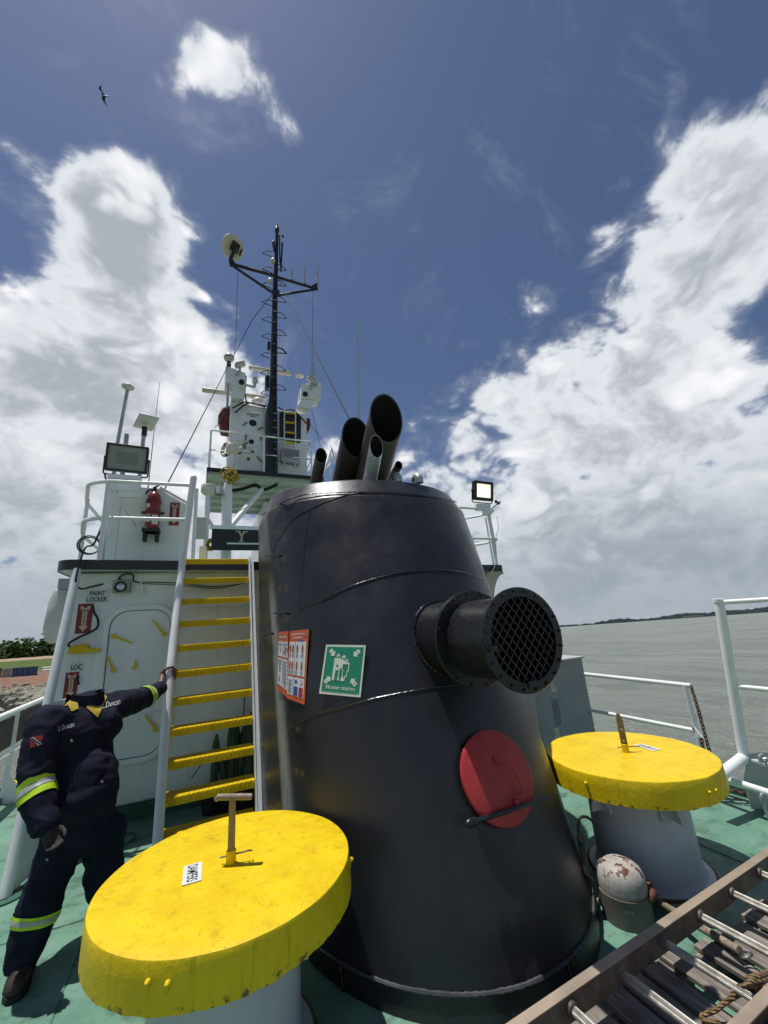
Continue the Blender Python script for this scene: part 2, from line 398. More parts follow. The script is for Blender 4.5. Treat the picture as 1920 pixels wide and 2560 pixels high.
MAT['boot'] = paint('brown_boot_leather', (.035, .022, .016), .65, .3)
MAT['sole'] = plain('boot_sole', (.012, .011, .01), .8)
MAT['rope'] = None
MAT['rope_yellow'] = paint('yellow_rope', (.42, .28, .02), .8, .3, bscale=200, bstr=.6)
MAT['cactus'] = paint('cactus_skin', (.05, .085, .035), .6, .3)
MAT['pot'] = plain('black_pot', (.012, .012, .012), .6)
MAT['rail_panel'] = paint('dark_rail_panel', (.045, .036, .028), .8, .4, (.10, .085, .065), .6, 2.5)
MAT['wire'] = plain('dark_wire', (.01, .01, .011), .9)
MAT['hull'] = paint('hull_black', (.02, .02, .022), .5, .2, (.1, .05, .03), .5, 1)

def yellow_mat():
    t = NT('yellow_paint'); s = t.sep(); nrm = t.geo.outputs['Normal']
    nz = t.sep(nrm)[2]; topm = t.step(nz, .5, .9)
    c = t.mix(t.step(t.noise(4.5, 5, .6), .3, .72), (.72, .495, .004), (.83, .60, .008))
    blot = t.mt('MULTIPLY', t.step(t.noise(15, 10, .78), .50, .66), .42)
    c = t.mix(t.mt('MULTIPLY', blot, topm), c, (.42, .25, .008))
    spk = t.mt('MULTIPLY', t.step(t.noise(55, 4, .65), .64, .72), t.step(t.noise(6, 3), .48, .62)); c = t.mix(t.mt('MULTIPLY', spk, .75), c, (.08, .05, .012))
    drip = t.mt('MULTIPLY', t.step(t.noise(2.0, 6, .65, t.map((22, 22, .8))), .52, .72), .42); side = t.mt('SUBTRACT', 1.0, topm)
    c = t.mix(t.mt('MULTIPLY', drip, side), c, (.17, .11, .004))
    chip = t.mt('MULTIPLY', t.mt('MULTIPLY', t.step(s[2], .562, .545), t.step(s[2], .50, .53)), t.step(t.noise(24, 5, .7), .54, .60)); c = t.mix(t.mt('MULTIPLY', chip, side), c, (.20, .10, .03))
    h = t.mt('ADD', t.noise(42, 5, .65), t.mt('MULTIPLY', t.noise(12, 3), .8))
    return t.done(c, t.step(t.noise(25, 4), .3, .7, .36, .55), 0, t.bump(h, t.step(nz, .5, .9, .45, .9), .006), spec=.3)
MAT['yellow'] = yellow_mat()
def deck_mat():
    t = NT('deck_green_paint')
    c = t.mix(t.step(t.noise(1.6, 7, .62), .32, .7), (.105, .235, .165), (.165, .315, .23))
    c = t.mix(t.mt('MULTIPLY', t.step(t.noise(5, 8, .7), .5, .72), .5), c, (.22, .275, .22))
    c = t.mix(t.mt('MULTIPLY', t.step(t.noise(3.2, 9, .75, t.map((1, 1.8, 1))), .49, .64), .7), c, (.06, .105, .075))
    c = t.mix(t.mt('MULTIPLY', t.step(t.noise(1.1, 8, .72), .54, .68), .45), c, (.20, .23, .18))
    c = t.mix(t.mt('MULTIPLY', t.mt('MULTIPLY', t.step(t.noise(6, 9, .78, t.map((3, .5, 1))), .60, .66), t.step(t.noise(.9, 2), .45, .55)), .7), c, (.10, .055, .03))
    c = t.mix(t.mt('MULTIPLY', t.mt('MULTIPLY', t.step(t.noise(26, 6, .7), .62, .7), t.step(t.noise(2.3, 3), .52, .62)), .8), c, (.05, .03, .02))
    h = t.mt('ADD', t.noise(30, 6, .7), t.mt('MULTIPLY', t.noise(4, 3), 1.2))
    return t.done(c, t.step(t.noise(9, 5), .3, .7, .45, .68), 0, t.bump(h, .5, .006), spec=.3)
MAT['deck_green'] = deck_mat()
def funnel_mat():
    t = NT('funnel_black_paint'); x, y, z = t.sep()
    c = t.mix(t.step(t.noise(1.2, 4), .3, .7), (.0105, .0118, .015), (.0165, .018, .0215))
    dust = t.mt('MULTIPLY', t.step(t.noise(2.5, 9, .72, t.map((7, 7, .8))), .45, .75), .10); c = t.mix(dust, c, (.045, .046, .048))
    # chalky worn strip down the port side with overspray from painting the ladder
    ctr = t.mt('SUBTRACT', 3.42, t.mt('MULTIPLY', t.mt('SUBTRACT', 2.0, z), .31))
    dy = t.mt('ABSOLUTE', t.mt('SUBTRACT', y, ctr)); port = t.step(x, .75, .6)
    streak = t.noise(3, 8, .75, t.map((30, 30, 1.2)))
    m = t.mt('MULTIPLY', t.mt('MULTIPLY', t.step(dy, .17, .03), port), t.mt('MULTIPLY', t.step(streak, .25, .55), t.step(z, 2.25, 1.8)))
    c = t.mix(t.mt('MULTIPLY', m, .85), c, (.36, .36, .34))
    hi = t.mt('MULTIPLY', t.mt('MULTIPLY', t.step(t.noise(2.2, 5, .6), .48, .68), port), t.step(z, 2.0, 2.7)); c = t.mix(t.mt('MULTIPLY', hi, .35), c, (.16, .15, .14))  # pale highlight painted into the colour high on the port side
    per = t.mt('ABSOLUTE', t.mt('SUBTRACT', t.mt('FRACT', t.mt('MULTIPLY', z, 1 / .235)), .5))
    ys = t.mt('MULTIPLY', t.mt('MULTIPLY', t.step(per, .2, .02), port), t.mt('MULTIPLY', t.step(t.mt('ABSOLUTE', t.mt('SUBTRACT', y, t.mt('SUBTRACT', ctr, .24))), .10, .02), t.step(t.noise(14, 6, .7), .45, .68)))
    c = t.mix(t.mt('MULTIPLY', ys, .5), c, (.30, .22, .01))
    sp = t.mt('MULTIPLY', t.step(t.noise(85, 2), .77, .80), .6); c = t.mix(sp, c, (.2, .2, .2))
    oil = t.mt('MULTIPLY', t.step(t.voro(9), .10, .05), t.mt('MULTIPLY', t.step(t.noise(2.0, 2), .5, .6), t.step(z, 1.0, .6))); c = t.mix(t.mt('MULTIPLY', oil, .8), c, (.003, .003, .004))
    r = t.step(t.noise(3.5, 6, .65), .3, .72, .30, .47)
    h = t.mt('ADD', t.noise(60, 4, .6), t.mt('MULTIPLY', t.noise(2.2, 3), 3.0))
    return t.done(c, r, 0, t.bump(h, .17, .004), spec=.5)
MAT['funnel'] = funnel_mat()
def rope_mat():
    t = NT('hemp_rope'); c = t.mix(t.step(t.noise(60, 4), .3, .7), (.13, .08, .035), (.30, .20, .09))
    w = t.nd('ShaderNodeTexWave', wave_type='BANDS', bands_direction='DIAGONAL'); w.inputs['Scale'].default_value = 38; w.inputs['Distortion'].default_value = 1.5; t.L.new(t.pos, w.inputs['Vector'])
    return t.done(c, .85, 0, t.bump(w.outputs['Fac'], .9, .006))
MAT['rope'] = rope_mat()
def wood_mat(name, a, b, sc=(2, 26, 26)):
    t = NT(name); g = t.noise(2.2, 8, .7, t.map(sc)); c = t.mix(t.step(g, .3, .7), a, b)
    c = t.mix(t.mt('MULTIPLY', t.step(t.noise(3, 5), .5, .75), .5), c, tuple(x * .5 for x in a))
    return t.done(c, .8, 0, t.bump(g, .7, .006))
MAT['wood_x'] = wood_mat('weathered_plank_across', (.10, .085, .07), (.32, .28, .235), (26, 2, 26))
MAT['wood_y'] = wood_mat('weathered_plank', (.10, .085, .07), (.34, .30, .25), (2, 26, 26))
MAT['ladder_rail'] = paint('weathered_brown_ladder_rail', (.10, .07, .05), .55, .35, (.26, .21, .16), .5, 8, 110, .3, dthr=(.45, .7))
MAT['ladder_edge'] = paint('pale_worn_ladder_edge', (.33, .26, .19), .6, .25, (.42, .14, .11), .7, 2.6, 110, .3, dthr=(.55, .68))
def rung_mat():
    t = NT('ribbed_aluminium'); c = t.mix(t.step(t.noise(18, 6), .3, .7), (.36, .33, .27), (.60, .58, .52))
    return t.done(c, .38, .7, t.bump(t.noise(40, 3), .2, .003))
MAT['rung'] = rung_mat()
def cyl_mat():
    t = NT('rust_stained_canister'); x, y, z = t.sep()
    c = t.mix(t.step(t.noise(8, 5), .3, .7), (.36, .34, .30), (.50, .48, .44))
    lowm = t.step(t.mt('ADD', z, t.mt('MULTIPLY', t.noise(9, 4), .05)), .19, .14); c = t.mix(t.mt('MULTIPLY', lowm, .85), c, (.075, .068, .06))  # lower half dark grey, with its shadow painted into the colour
    st = t.mt('MULTIPLY', t.step(t.noise(3, 6, .7, t.map((16, 16, 3))), .45, .75), .6); c = t.mix(st, c, (.20, .13, .08))
    ru = t.mt('MULTIPLY', t.step(t.noise(17, 5, .6), .56, .6), t.step(z, .18, .22)); c = t.mix(ru, c, (.10, .03, .012))
    top = t.mt('MULTIPLY', t.step(z, .25, .30), t.step(t.noise(14, 5), .4, .6)); c = t.mix(t.mt('MULTIPLY', top, .5), c, (.33, .17, .08))
    return t.done(c, .55, 0, t.bump(t.noise(45, 5), .4, .004))
MAT['canister'] = cyl_mat()
def navy_mat():
    t = NT('navy_cotton'); c = t.mix(t.step(t.noise(7, 5), .3, .7), (.0075, .009, .020), (.0125, .015, .033))
    return t.done(c, .85, 0, t.bump(t.mt('ADD', t.noise(18, 4), t.mt('MULTIPLY', t.noise(300, 2), .25)), .5, .012), spec=.2)
MAT['navy'] = navy_mat()
MAT['thread'] = plain('white_thread', (.62, .62, .62), .8)

# ================================================================ SETTING
SEA_H = 4.4                                   # eye above the water
def level(px, py, h):                          # point at height h above the water under this sight line
    d = ray(px, py); return O + d * ((h - SEA_H) / d.dot(UPV))
def water_mat():
    t = NT('muddy_estuary_water'); v = t.map((1, 1, 1))
    c = t.mix(t.step(t.noise(.02, 4), .3, .7), (.165, .185, .138), (.21, .23, .175))
    rip = t.noise(.35, 6, .7, t.map((1, .38, 1))); rip2 = t.noise(.045, 6, .7, t.map((1, .45, 1))); c = t.mix(t.mt('MULTIPLY', t.step(t.mt('MULTIPLY_ADD', rip2, .45, t.mt('MULTIPLY', rip, .55)), .47, .57), .75), c, (.10, .118, .09))
    h = t.mt('ADD', t.noise(1.6, 5, .62, t.map((1, .45, 1))), t.mt('MULTIPLY_ADD', rip2, 8.0, t.mt('MULTIPLY', rip, 3.0)))
    return t.done(c, .22, 0, t.bump(h, 1.0, .5), spec=.35)
mb = MB(); o0 = O - UPV * SEA_H
rings = [0, 15, 60, 200, 800, 3000, 12000, 40000]; ns = 96
e1, e2 = TM @ Vector((1, 0, 0)), TM @ Vector((0, 1, 0))
mb.v.append(o0)
for r_ in rings[1:]:
    for j in range(ns): mb.v.append(o0 + (e1 * math.cos(2 * math.pi * j / ns) + e2 * math.sin(2 * math.pi * j / ns)) * r_)
for j in range(ns): mb.f.append((0, 1 + j, 1 + (j + 1) % ns))
for i in range(len(rings) - 2):
    for j in range(ns): a, b = 1 + i * ns + j, 1 + i * ns + (j + 1) % ns; mb.f.append((a, a + ns, b + ns, b))
tag(obj('sea', mb, water_mat()), kind='structure')

def rough_poly_mat(name, a, b, sc, bs=.6):
    t = NT(name); n = t.noise(sc, 7, .65); c = t.mix(t.step(n, .35, .66), a, b); return t.done(c, .9, 0, t.bump(t.noise(sc * 3, 5), bs, .3), spec=.1)
# far shore on the right-hand horizon: low wooded land
def far_shore():
    m = MB(); n = 260
    for k in range(2):
        for i in range(n + 1):
            px = 1150 + (2150 - 1150) * i / n; d = ray(px, 1567 - (px - 1396) * .0716); d = d - UPV * d.dot(UPV); d.normalize()
            tt = (px - 1390) / 500; base = O - UPV * SEA_H + d * (4200 + k * 500)
            hgt = 12 + 24 * max(0, tt) ** .8 + 20 * noise.noise(Vector((px * .012, 1, 0))) * (tt > -.2) + 9 * noise.noise(Vector((px * .09, 2, 0))) + 5 * noise.noise(Vector((px * .5, 5, 0)))
            m.v += [base - UPV * 2, base + UPV * max(7, hgt) * (1 + .25 * k)]
    for k in range(1):
        o_, p_ = 0, 2 * (n + 1)
        for i in range(n):
            m.f += [(2 * i, 2 * i + 2, 2 * i + 3, 2 * i + 1), (2 * i + 1, 2 * i + 3, p_ + 2 * i + 3, p_ + 2 * i + 1), (p_ + 2 * i, p_ + 2 * i + 1, p_ + 2 * i + 3, p_ + 2 * i + 2)]
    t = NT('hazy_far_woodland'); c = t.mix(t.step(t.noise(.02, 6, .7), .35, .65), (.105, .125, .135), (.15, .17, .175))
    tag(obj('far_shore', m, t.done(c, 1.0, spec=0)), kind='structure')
    hz = MB()                                  # a few pale waterside sheds
    for px, w, h in ((1718, 60, 9), (1732, 90, 12), (1752, 40, 8)):
        d = ray(px, 1567 - (px - 1396) * .0716); d = d - UPV * d.dot(UPV); d.normalize(); p = O - UPV * SEA_H + d * 4150
        u = UPV.cross(d).normalized(); f_ = Matrix((u, d, UPV)).transposed()
        b = MB(); b.box(p + UPV * h / 2, (w, 30, h), f_); b.prism([(-w / 2 - 1, 0), (w / 2 + 1, 0), (0, 4)], p + UPV * h - d * 16, u, UPV, -32)
        tag(obj('waterside_shed', b, MAT['grey'], base=p), {1718: 'small pale shed on the far shore, leftmost of the three', 1732: 'larger pale shed on the far shore between two smaller ones', 1752: 'small pale shed on the far shore, rightmost of the three'}[px], 'shed', 'sheds on the far shore')
far_shore()

# near shore to port: terraces of red earth, rocks, grass and a wood
def hz_unit(px, py): d = ray(px, py); return d / (d - UPV * d.dot(UPV)).length
def lv(px, py, D): return O + hz_unit(px, py) * D
ROWS = [(1800, None), (1785, None), (1752, None), (1738, 78), (1722, 100), (1705, 140), (1693, 165), (1676, 200), (1664, 240), (1655, 270), (1648, 300)]
def row_dist(py, px):
    h0 = {1800: -.6, 1785: 0.0, 1752: 1.2}
    u = hz_unit(px, py - px * .0716); return (h0[py] - SEA_H) / u.dot(UPV)
PYS = [r_[0] for r_ in ROWS][::-1]; DS = [r_[1] if r_[1] else row_dist(r_[0], 60) for r_ in ROWS][::-1]
def ground(px, py0): return lv(px, py0 - px * .0716, float(np.interp(py0, PYS, DS)))
def near_shore():
    m = MB(); xs = list(range(-420, 421, 14)); W = len(xs)
    for ri, (py, D) in enumerate(ROWS):
        for x in xs: m.v.append(ground(x, py) + UPV * (.22 * noise.noise(Vector((x * .05, ri * 3.1, 0))) if ri > 1 else 0))
    last = [m.v[-W + i].copy() for i in range(W)]
    for k in (1, 2):
        for i in range(W):
            d = last[i] - O; d = d - UPV * d.dot(UPV); d.normalize(); m.v.append(last[i] + d * 250 * k + UPV * 1 * k)
    for ri in range(len(ROWS) + 1):
        for i in range(W - 1): m.f.append((ri * W + i, ri * W + i + 1, (ri + 1) * W + i + 1, (ri + 1) * W + i))
    t = NT('red_earth_and_grass'); n = t.noise(.12, 6, .65); n2 = t.noise(.9, 5, .7)
    earth = t.mix(t.step(n2, .3, .7), (.15, .07, .05), (.32, .20, .14)); grass = t.mix(t.step(n2, .3, .7), (.045, .085, .02), (.14, .17, .055))
    dist = t.nd('ShaderNodeVectorMath', operation='LENGTH'); t.L.new(t.pos, dist.inputs[0])
    gm = t.step(t.mt('ADD', dist.outputs['Value'], t.mt('MULTIPLY', n, 24.0)), 186, 200); road = t.mt('MULTIPLY', t.step(dist.outputs['Value'], 268, 274), t.step(dist.outputs['Value'], 300, 292))
    c = t.mix(gm, earth, grass); c = t.mix(road, c, (.40, .28, .20))
    so = tag(obj('shore_ground', m, t.done(c, .95, 0, t.bump(n2, .8, .5), spec=.1)), kind='structure')
    rm = rough_poly_mat('shore_rock', (.12, .115, .085), (.38, .36, .29), .9)
    protos = []
    import bmesh
    for k in range(6):
        bm = bmesh.new(); bmesh.ops.create_icosphere(bm, subdivisions=1, radius=1)
        for v in bm.verts: v.co *= 1 + .35 * noise.noise(v.co * 1.3 + Vector((k * 7, 0, 0))); v.co.z *= .8
        me = bpy.data.meshes.new('rock'); bm.to_mesh(me); bm.free(); me.materials.append(rm); protos.append(me)
    def rock(px, py, s_):
        o = bpy.data.objects.new('rock', random.choice(protos)); COL.objects.link(o); o.parent = so; o.location = ground(px, py) + UPV * s_ * .1
        o.scale = (s_ * random.uniform(.9, 1.6), s_, s_); o.rotation_euler = (random.uniform(-.4, .4), random.uniform(-.4, .4), random.uniform(0, 6))
    for i in range(170): rock(random.uniform(-60, 165), random.uniform(1746, 1792), random.uniform(.5, 1.25))
    for i in range(80): rock(random.uniform(-20, 165), random.uniform(1718, 1734), random.uniform(.25, .6))
near_shore()
def forest():
    m = MB()
    for i in range(150):
        px = random.uniform(-300, 420); k = random.random(); base = ground(px, 1649)
        d = base - O; d = d - UPV * d.dot(UPV); d.normalize(); base = base + d * (k * 50 + 8)
        h = random.uniform(7, 10.5) * (1 + .15 * k); w = random.uniform(3, 5)
        for j in range(60):
            a, b, r_ = random.uniform(0, 6.28), random.uniform(0, 1), random.uniform(.4, 1)
            c = base + (e1 * math.cos(a) + e2 * math.sin(a)) * w * r_ * math.sqrt(max(.05, 1 - (b - .45) ** 2 * 2.2)) + UPV * h * b
            u = Vector((random.uniform(-1, 1), random.uniform(-1, 1), random.uniform(-.4, .6))).normalized(); v = u.orthogonal().normalized(); s_ = random.uniform(.6, 1.3)
            m.add([c - u * s_, c + v * s_ * .8, c + u * s_, c - v * s_ * .8], [(0, 1, 2, 3)])
    t = NT('wood_foliage'); c = t.mix(t.step(t.noise(.25, 5), .3, .7), (.018, .036, .010), (.065, .10, .028))
    tag(obj('wood_edge', m, t.done(c, .9, spec=.1), smooth=False), 'dark green belt of trees behind the shore', 'wood', kind='stuff')
forest()
def lone_tree(px, hgt, label):
    b = ground(px, 1649); d = b - O; d = d - UPV * d.dot(UPV); d.normalize(); b = b + d * 20
    tr = thing('shore_tree', label, 'tree', b, 'thin trees standing above the wood'); m = MB(); m.tube([b, b + UPV * hgt * .7 + e1 * .3], [.22, .1], 6)
    for j in range(7):
        a = j * .9; s_ = b + UPV * hgt * (.5 + .06 * j); m.tube([s_, s_ + (e1 * math.cos(a) + e2 * math.sin(a)) * 2.2 + UPV * 1.6], [.07, .02], 5)
    obj('trunk', m, MAT['oldrod'], tr); lf = MB()
    for j in range(220):
        a, r_ = random.uniform(0, 6.28), random.uniform(.3, 1) ** .6 * 3.4; c = b + (e1 * math.cos(a) + e2 * math.sin(a)) * r_ + UPV * (hgt * .8 + random.uniform(-1.6, 1.6) * (1 - r_ / 5))
        u = Vector((random.uniform(-1, 1), random.uniform(-1, 1), random.uniform(-.4, .6))).normalized(); v = u.orthogonal().normalized(); s_ = random.uniform(.15, .35)
        lf.add([c - u * s_, c + v * s_, c + u * s_, c - v * s_], [(0, 1, 2, 3)])
    obj('crown', lf, bpy.data.materials['wood_foliage'], tr, smooth=False)
lone_tree(112, 16, 'open-crowned tree rising above the wood beside the white canister')
lone_tree(62, 13.0, 'smaller thin tree above the middle of the wood')
def container(px0, px1, py, label, col_name, col, depth=6.0, tall=2.5):
    a, b = ground(px0, py), ground(px1, py); u = (b - a); u = u - UPV * u.dot(UPV); L_ = u.length; u.normalize(); d = u.cross(UPV); d = -d if d.dot(a - O) < 0 else d; b = a + u * L_
    t = thing('shipping_container', label, 'container', a, 'containers on the shore'); mt = paint(col_name, col, .6, .15, (.2, .12, .08), .4, .8)
    m = MB(); nr = max(4, int(L_ / .3)); prof = []
    for i in range(nr): prof += [(i * L_ / nr, 0), (i * L_ / nr + L_ / nr * .3, .05), (i * L_ / nr + L_ / nr * .6, .05), (i * L_ / nr + L_ / nr * .8, 0)]
    prof += [(L_, 0), (L_, -depth), (0, -depth)]
    m.prism([(x, y) for x, y in prof], a - UPV * .15, u, -d, -tall if u.cross(-d).dot(UPV) < 0 else tall); obj('shell', m, mt, t)
    for k in (0, 1): m = MB(); m.beam(a + UPV * (.08 + k * (tall - .3)) - d * .06, b + UPV * (.08 + k * (tall - .3)) - d * .06, .14, .14); obj('edge_rail', m, mt, t)
    for k in range(5): m = MB(); p = a + u * L_ * (k + .5) / 5 - d * .08; m.tube([p, p + UPV * (tall - .3)], .03, 6); obj('locking_bar', m, MAT['grey'], t)
container(28, 92, 1694, 'blue shipping container lying on the red earth', 'container_blue', (.03, .085, .20))
container(2, 27, 1694, 'pale grey-white shipping container end beside the blue one', 'container_pale', (.36, .33, .31))
container(-30, 1, 1692, 'dark red shipping container at the photo edge', 'container_red', (.14, .03, .025))
for k, (py, lb) in enumerate(((1680, 'upper of two white pipes lying on the shore'), (1686, 'lower of two white pipes lying on the shore'))):
    m = MB(); p = ground(106, py) + UPV * .3; m.tube([p, ground(150, py) + UPV * .3], .3, 10)
    tag(obj('white_pipe', m, MAT['white'], base=p), lb, 'pipe', 'white pipes on the shore')

# ================================================================ HULL AND DECK
XP, XS = -2.0, 4.45
mb = MB(); mb.bb((XP, -6, -.12), (XS, 16, 0)); dk = tag(obj('deck', mb, MAT['deck_green']), kind='structure')
for y0 in (-1.2, 1.25, 3.7, 6.1):              # welded plate butts
    m = MB(); m.tube([(XP, y0, .001), (XS, y0, .001)], .006, 6); obj('weld_seam', m, MAT['deck_green'], dk)
for x0 in (-.55, 3.35):
    m = MB(); m.tube([(x0, -3, .001), (x0, 12, .001)], .006, 6); obj('weld_seam', m, MAT['deck_green'], dk)
m = MB(); m.bb((XP, 3, .0), (XP + .04, 16, .07)); m.bb((XS - .04, -3, 0), (XS, 14, .07)); obj('gutter_bar', m, MAT['boot_green'], dk)
mb = MB(); mb.bb((XP + .01, -6, -6), (XS - .01, 16, -.121)); tag(obj('hull', mb, MAT['hull']), kind='structure')

# ================================================================ FUNNEL
ZT, YA0, YA1, W0, W1, L0, L1, CX, YF, CV = 2.9, 1.827, 2.955, .966, 1.02, 1.208, .737, 1.527, 4.18, .044
def fsec(z):
    t = z / ZT; return YA0 + (YA1 - YA0) * t - CV * 4 * t * (1 - t), W0 + (W1 - W0) * t, L0 + (L1 - L0) * t
def f_in(p):
    if p.z < 0 or p.z > ZT or p.y > YF: return False
    ya, w, l = fsec(p.z); dx = (p.x - CX) / w
    return abs(dx) <= 1 and p.y >= ya + l - l * math.sqrt(1 - dx * dx)
def f_hit(px, py):
    d = ray(px, py).normalized(); t = .8
    while t < 8:
        if f_in(O + d * t):
            a, b = t - .02, t
            for _ in range(12):
                c_ = (a + b) / 2
                if f_in(O + d * c_): b = c_
                else: a = c_
            return O + d * b
        t += .02
    return None
def f_norm(p):
    ya, w, l = fsec(p.z); dx = (p.x - CX) / w; dy = (p.y - (ya + l)) / l
    n = Vector((dx / w, min(dy, 0) / l, 0)).normalized(); e = .05; y1, w1, l1 = fsec(min(ZT, p.z + e)); y0, w0, l0 = fsec(p.z)
    dydz = (y1 - y0) / e + (l1 - l0) / e * (1 + min(dy, 0)); n.z = max(-.1, -n.y * dydz * 1.0) if n.y < 0 else 0
    return n.normalized()
def f_ring(z, inset=0.0, n=72):
    ya, w, l = fsec(z); ya += inset; w -= inset; P = []
    ys = np.linspace(YF, ya + l, 14)[:-1]
    P += [Vector((CX - w, float(y), z)) for y in ys]
    for k in range(n + 1):
        a = math.pi * k / n; P.append(Vector((CX - w * math.cos(a), ya + l - l * math.sin(a), z)))
    P += [Vector((CX + w, float(y), z)) for y in ys[::-1]]
    return P
fun = thing('funnel', 'big black raked funnel casing in the middle of the deck', 'funnel', (CX, 3.0, 0))
m = MB(); zs = [0.0, .08] + list(np.linspace(.16, ZT - .2, 34)) + [ZT - .19]
rg = [f_ring(float(z)) for z in zs] + [f_ring(ZT - .1, .026), f_ring(ZT - .012, .050)] + [f_ring(ZT, .058), f_ring(ZT, .09)]
K = len(rg[0])
for q in rg: m.v += q
for i in range(len(rg) - 1):
    for j in range(K - 1): m.f.append((i * K + j, i * K + j + 1, (i + 1) * K + j + 1, (i + 1) * K + j))
    m.f.append((i * K + K - 1, i * K, (i + 1) * K, (i + 1) * K + K - 1))
m.f.append(tuple((len(rg) - 1) * K + j for j in range(K)))
obj('casing', m, MAT['funnel'], fun, sharp=13)
weld = paint('weld_bead', (.012, .0125, .014), .22, .3, None, 0, 3, 60, .5)
ZA = lambda x, y: (620 + .422 * x, 1130 + .422 * y)
seams = [[(75, 375), (200, 300), (300, 262), (400, 245), (560, 239), (700, 238), (850, 241), (1000, 255), (1150, 275), (1235, 297)],
         [(150, 590), (200, 490), (280, 390), (370, 340), (450, 300), (560, 262), (690, 240)],
         [(370, 350), (345, 500), (325, 680), (303, 925)],
         [(303, 935), (450, 870), (600, 800), (750, 750), (900, 718), (1050, 702), (1180, 702), (1300, 722), (1390, 760)],
         [(80, 1735), (120, 1710), (250, 1640), (370, 1565), (550, 1515), (750, 1460), (950, 1420), (1100, 1395), (1250, 1378)]]
def bead(path, r, name='weld_seam', parent=fun, mt=weld):
    m = MB(); P = smooth_path(path, 10)
    m.tube(P, [r * (1 + .35 * noise.noise(p * 55)) for p in P], 6); return obj(name, m, mt, parent)
for k, s_ in enumerate(seams):
    P = [f_hit(*ZA(*p)) for p in s_]; P = [p for p in P if p is not None]
    bead(P, (.005, .004, .0035, .006, .0055)[k])
bead([p for p in f_ring(.10, -.004)[6:-6:2]], .009, mt=paint('weld_bead_bright', (.075, .075, .082), .28, .4, None, 0, 3, 60, .6))
for a in (26, 52): 
    q = f_ring(.1, -.004)[a]; q0 = f_ring(0.0, -.004)[a]; bead([q0, (q + q0) / 2, q], .006)
# duct on the after face, pointing straight aft
DZ, DY0, DRr = 1.565, 1.69, .262
du = thing('vent_duct', 'round black vent duct with diamond mesh end on the funnel', 'vent', (CX, DY0, DZ))
m = MB(); m.lathe([(.212, 0), (.219, 0), (.219, .41), (.212, .41)], (CX, DY0, DZ), (0, 1, 0), 48); obj('duct_barrel', m, MAT['black'], du)
m = MB(); m.lathe([(.235, 0), (.235, .50)], (CX, DY0 + .42, DZ), (0, 1, 0), 48); obj('stub', m, MAT['black'], du)
m = MB(); m.lathe([(.012, .30), (.2, .30)], (CX, DY0, DZ), (0, 1, 0), 40, cap0=True); obj('inner_baffle', m, MAT['soot'], du)
def flange(y, r0, r1, th, nb, name):
    m = MB(); m.lathe([(r0, 0), (r1 - .004, 0), (r1, .004), (r1, th), (r0, th), (r0, 0)], (CX, y, DZ), (0, 1, 0), 64); fo = obj(name, m, MAT['black'], du)
    for k in range(nb):
        a = 2 * math.pi * (k + .3) / nb; c = Vector((CX + (r1 - .018) * math.cos(a), y, DZ + (r1 - .018) * math.sin(a)))
        b = MB(); b.lathe([(.0, -.012), (.006, -.012), (.0085, -.009), (.0085, 0)], c, (0, 1, 0), 6); obj('bolt', b, MAT['black'], fo)
flange(DY0 - .012, .212, DRr, .014, 20, 'end_flange')
flange(DY0 + .395, .21, .283, .012, 16, 'joint_flange'); flange(DY0 + .411, .21, .283, .012, 0, 'joint_flange')
m = MB(); sx, sz = .050, .062
for i in range(-12, 13):
    for sgn in (1, -1):
        pts = []
        for k in range(-40, 41):
            z = k / 40 * .21; x = (i + .5) * sx + sgn * z * (sx / sz)
            if x * x + z * z < .213 ** 2: pts.append((x, z))
        if len(pts) > 1:
            a, b = pts[0], pts[-1]; m.beam((CX + a[0], DY0 - .002 + sgn * .0015, DZ + a[1]), (CX + b[0], DY0 - .002 + sgn * .0015, DZ + b[1]), .0062, .004, (0, 1, 0))
me_ = tag(obj('expanded_mesh', m, MAT['black_satin'], du), kind='stuff')
for q in ((CX - .21, DY0 - .017, DZ - .03), (CX + .0, DY0 - .017, DZ - .215)): m = MB(); m.box(q, (.05, .012, .03)); obj('mesh_clip', m, MAT['black_satin'], du, bevel=.003)
q = []
for k in range(49):
    a = 2 * math.pi * k / 48; x, z = CX + .243 * math.cos(a), DZ + .243 * math.sin(a); ya, w, l = fsec(z); dx = (x - CX) / w
    q.append((x, ya + l - l * math.sqrt(1 - dx * dx) - .006, z))
bead(q, .012, 'weld_bead', du)

# red round cover low on the after face
sl = .389; tv = Vector((0, sl, 1)).normalized(); nv = Vector((0, -1, sl)).normalized()
rc = Vector((1.545, 1.827 + sl * .833 - .075, .833)); rd = thing('hatch_cover', 'round red hatch cover low on the black funnel', 'hatch', rc)
m = MB(); m.lathe([(0, .012), (.215, .012), (.227, .006), (.227, -.012), (.21, -.016)], rc, nv, 64); obj('disc', m, MAT['red'], rd)
m = MB(); m.lathe([(.20, -.012), (.20, -.16)], rc, nv, 48); obj('coaming', m, MAT['black'], rd)
hx = Vector((1, 0, 0)); P = lambda a, b, h=.012: rc + hx * a + tv * b + nv * h
m = MB()
for a, b in ((.01, .075), (.05, -.135)): m.box(P(a, b, .02), (.022, .03, .018), Matrix((hx, tv, nv)).transposed())
split('handle_lug', m, MAT['red'], rd, bevel=.003)
m = MB(); m.tube(bend([P(.01, .06, .022), P(.015, .045, .04), P(.09, .04, .045), P(.10, -.10, .045), P(.055, -.11, .04), P(.05, -.125, .022)], .02), .006, 8); obj('handle', m, MAT['red'], rd)
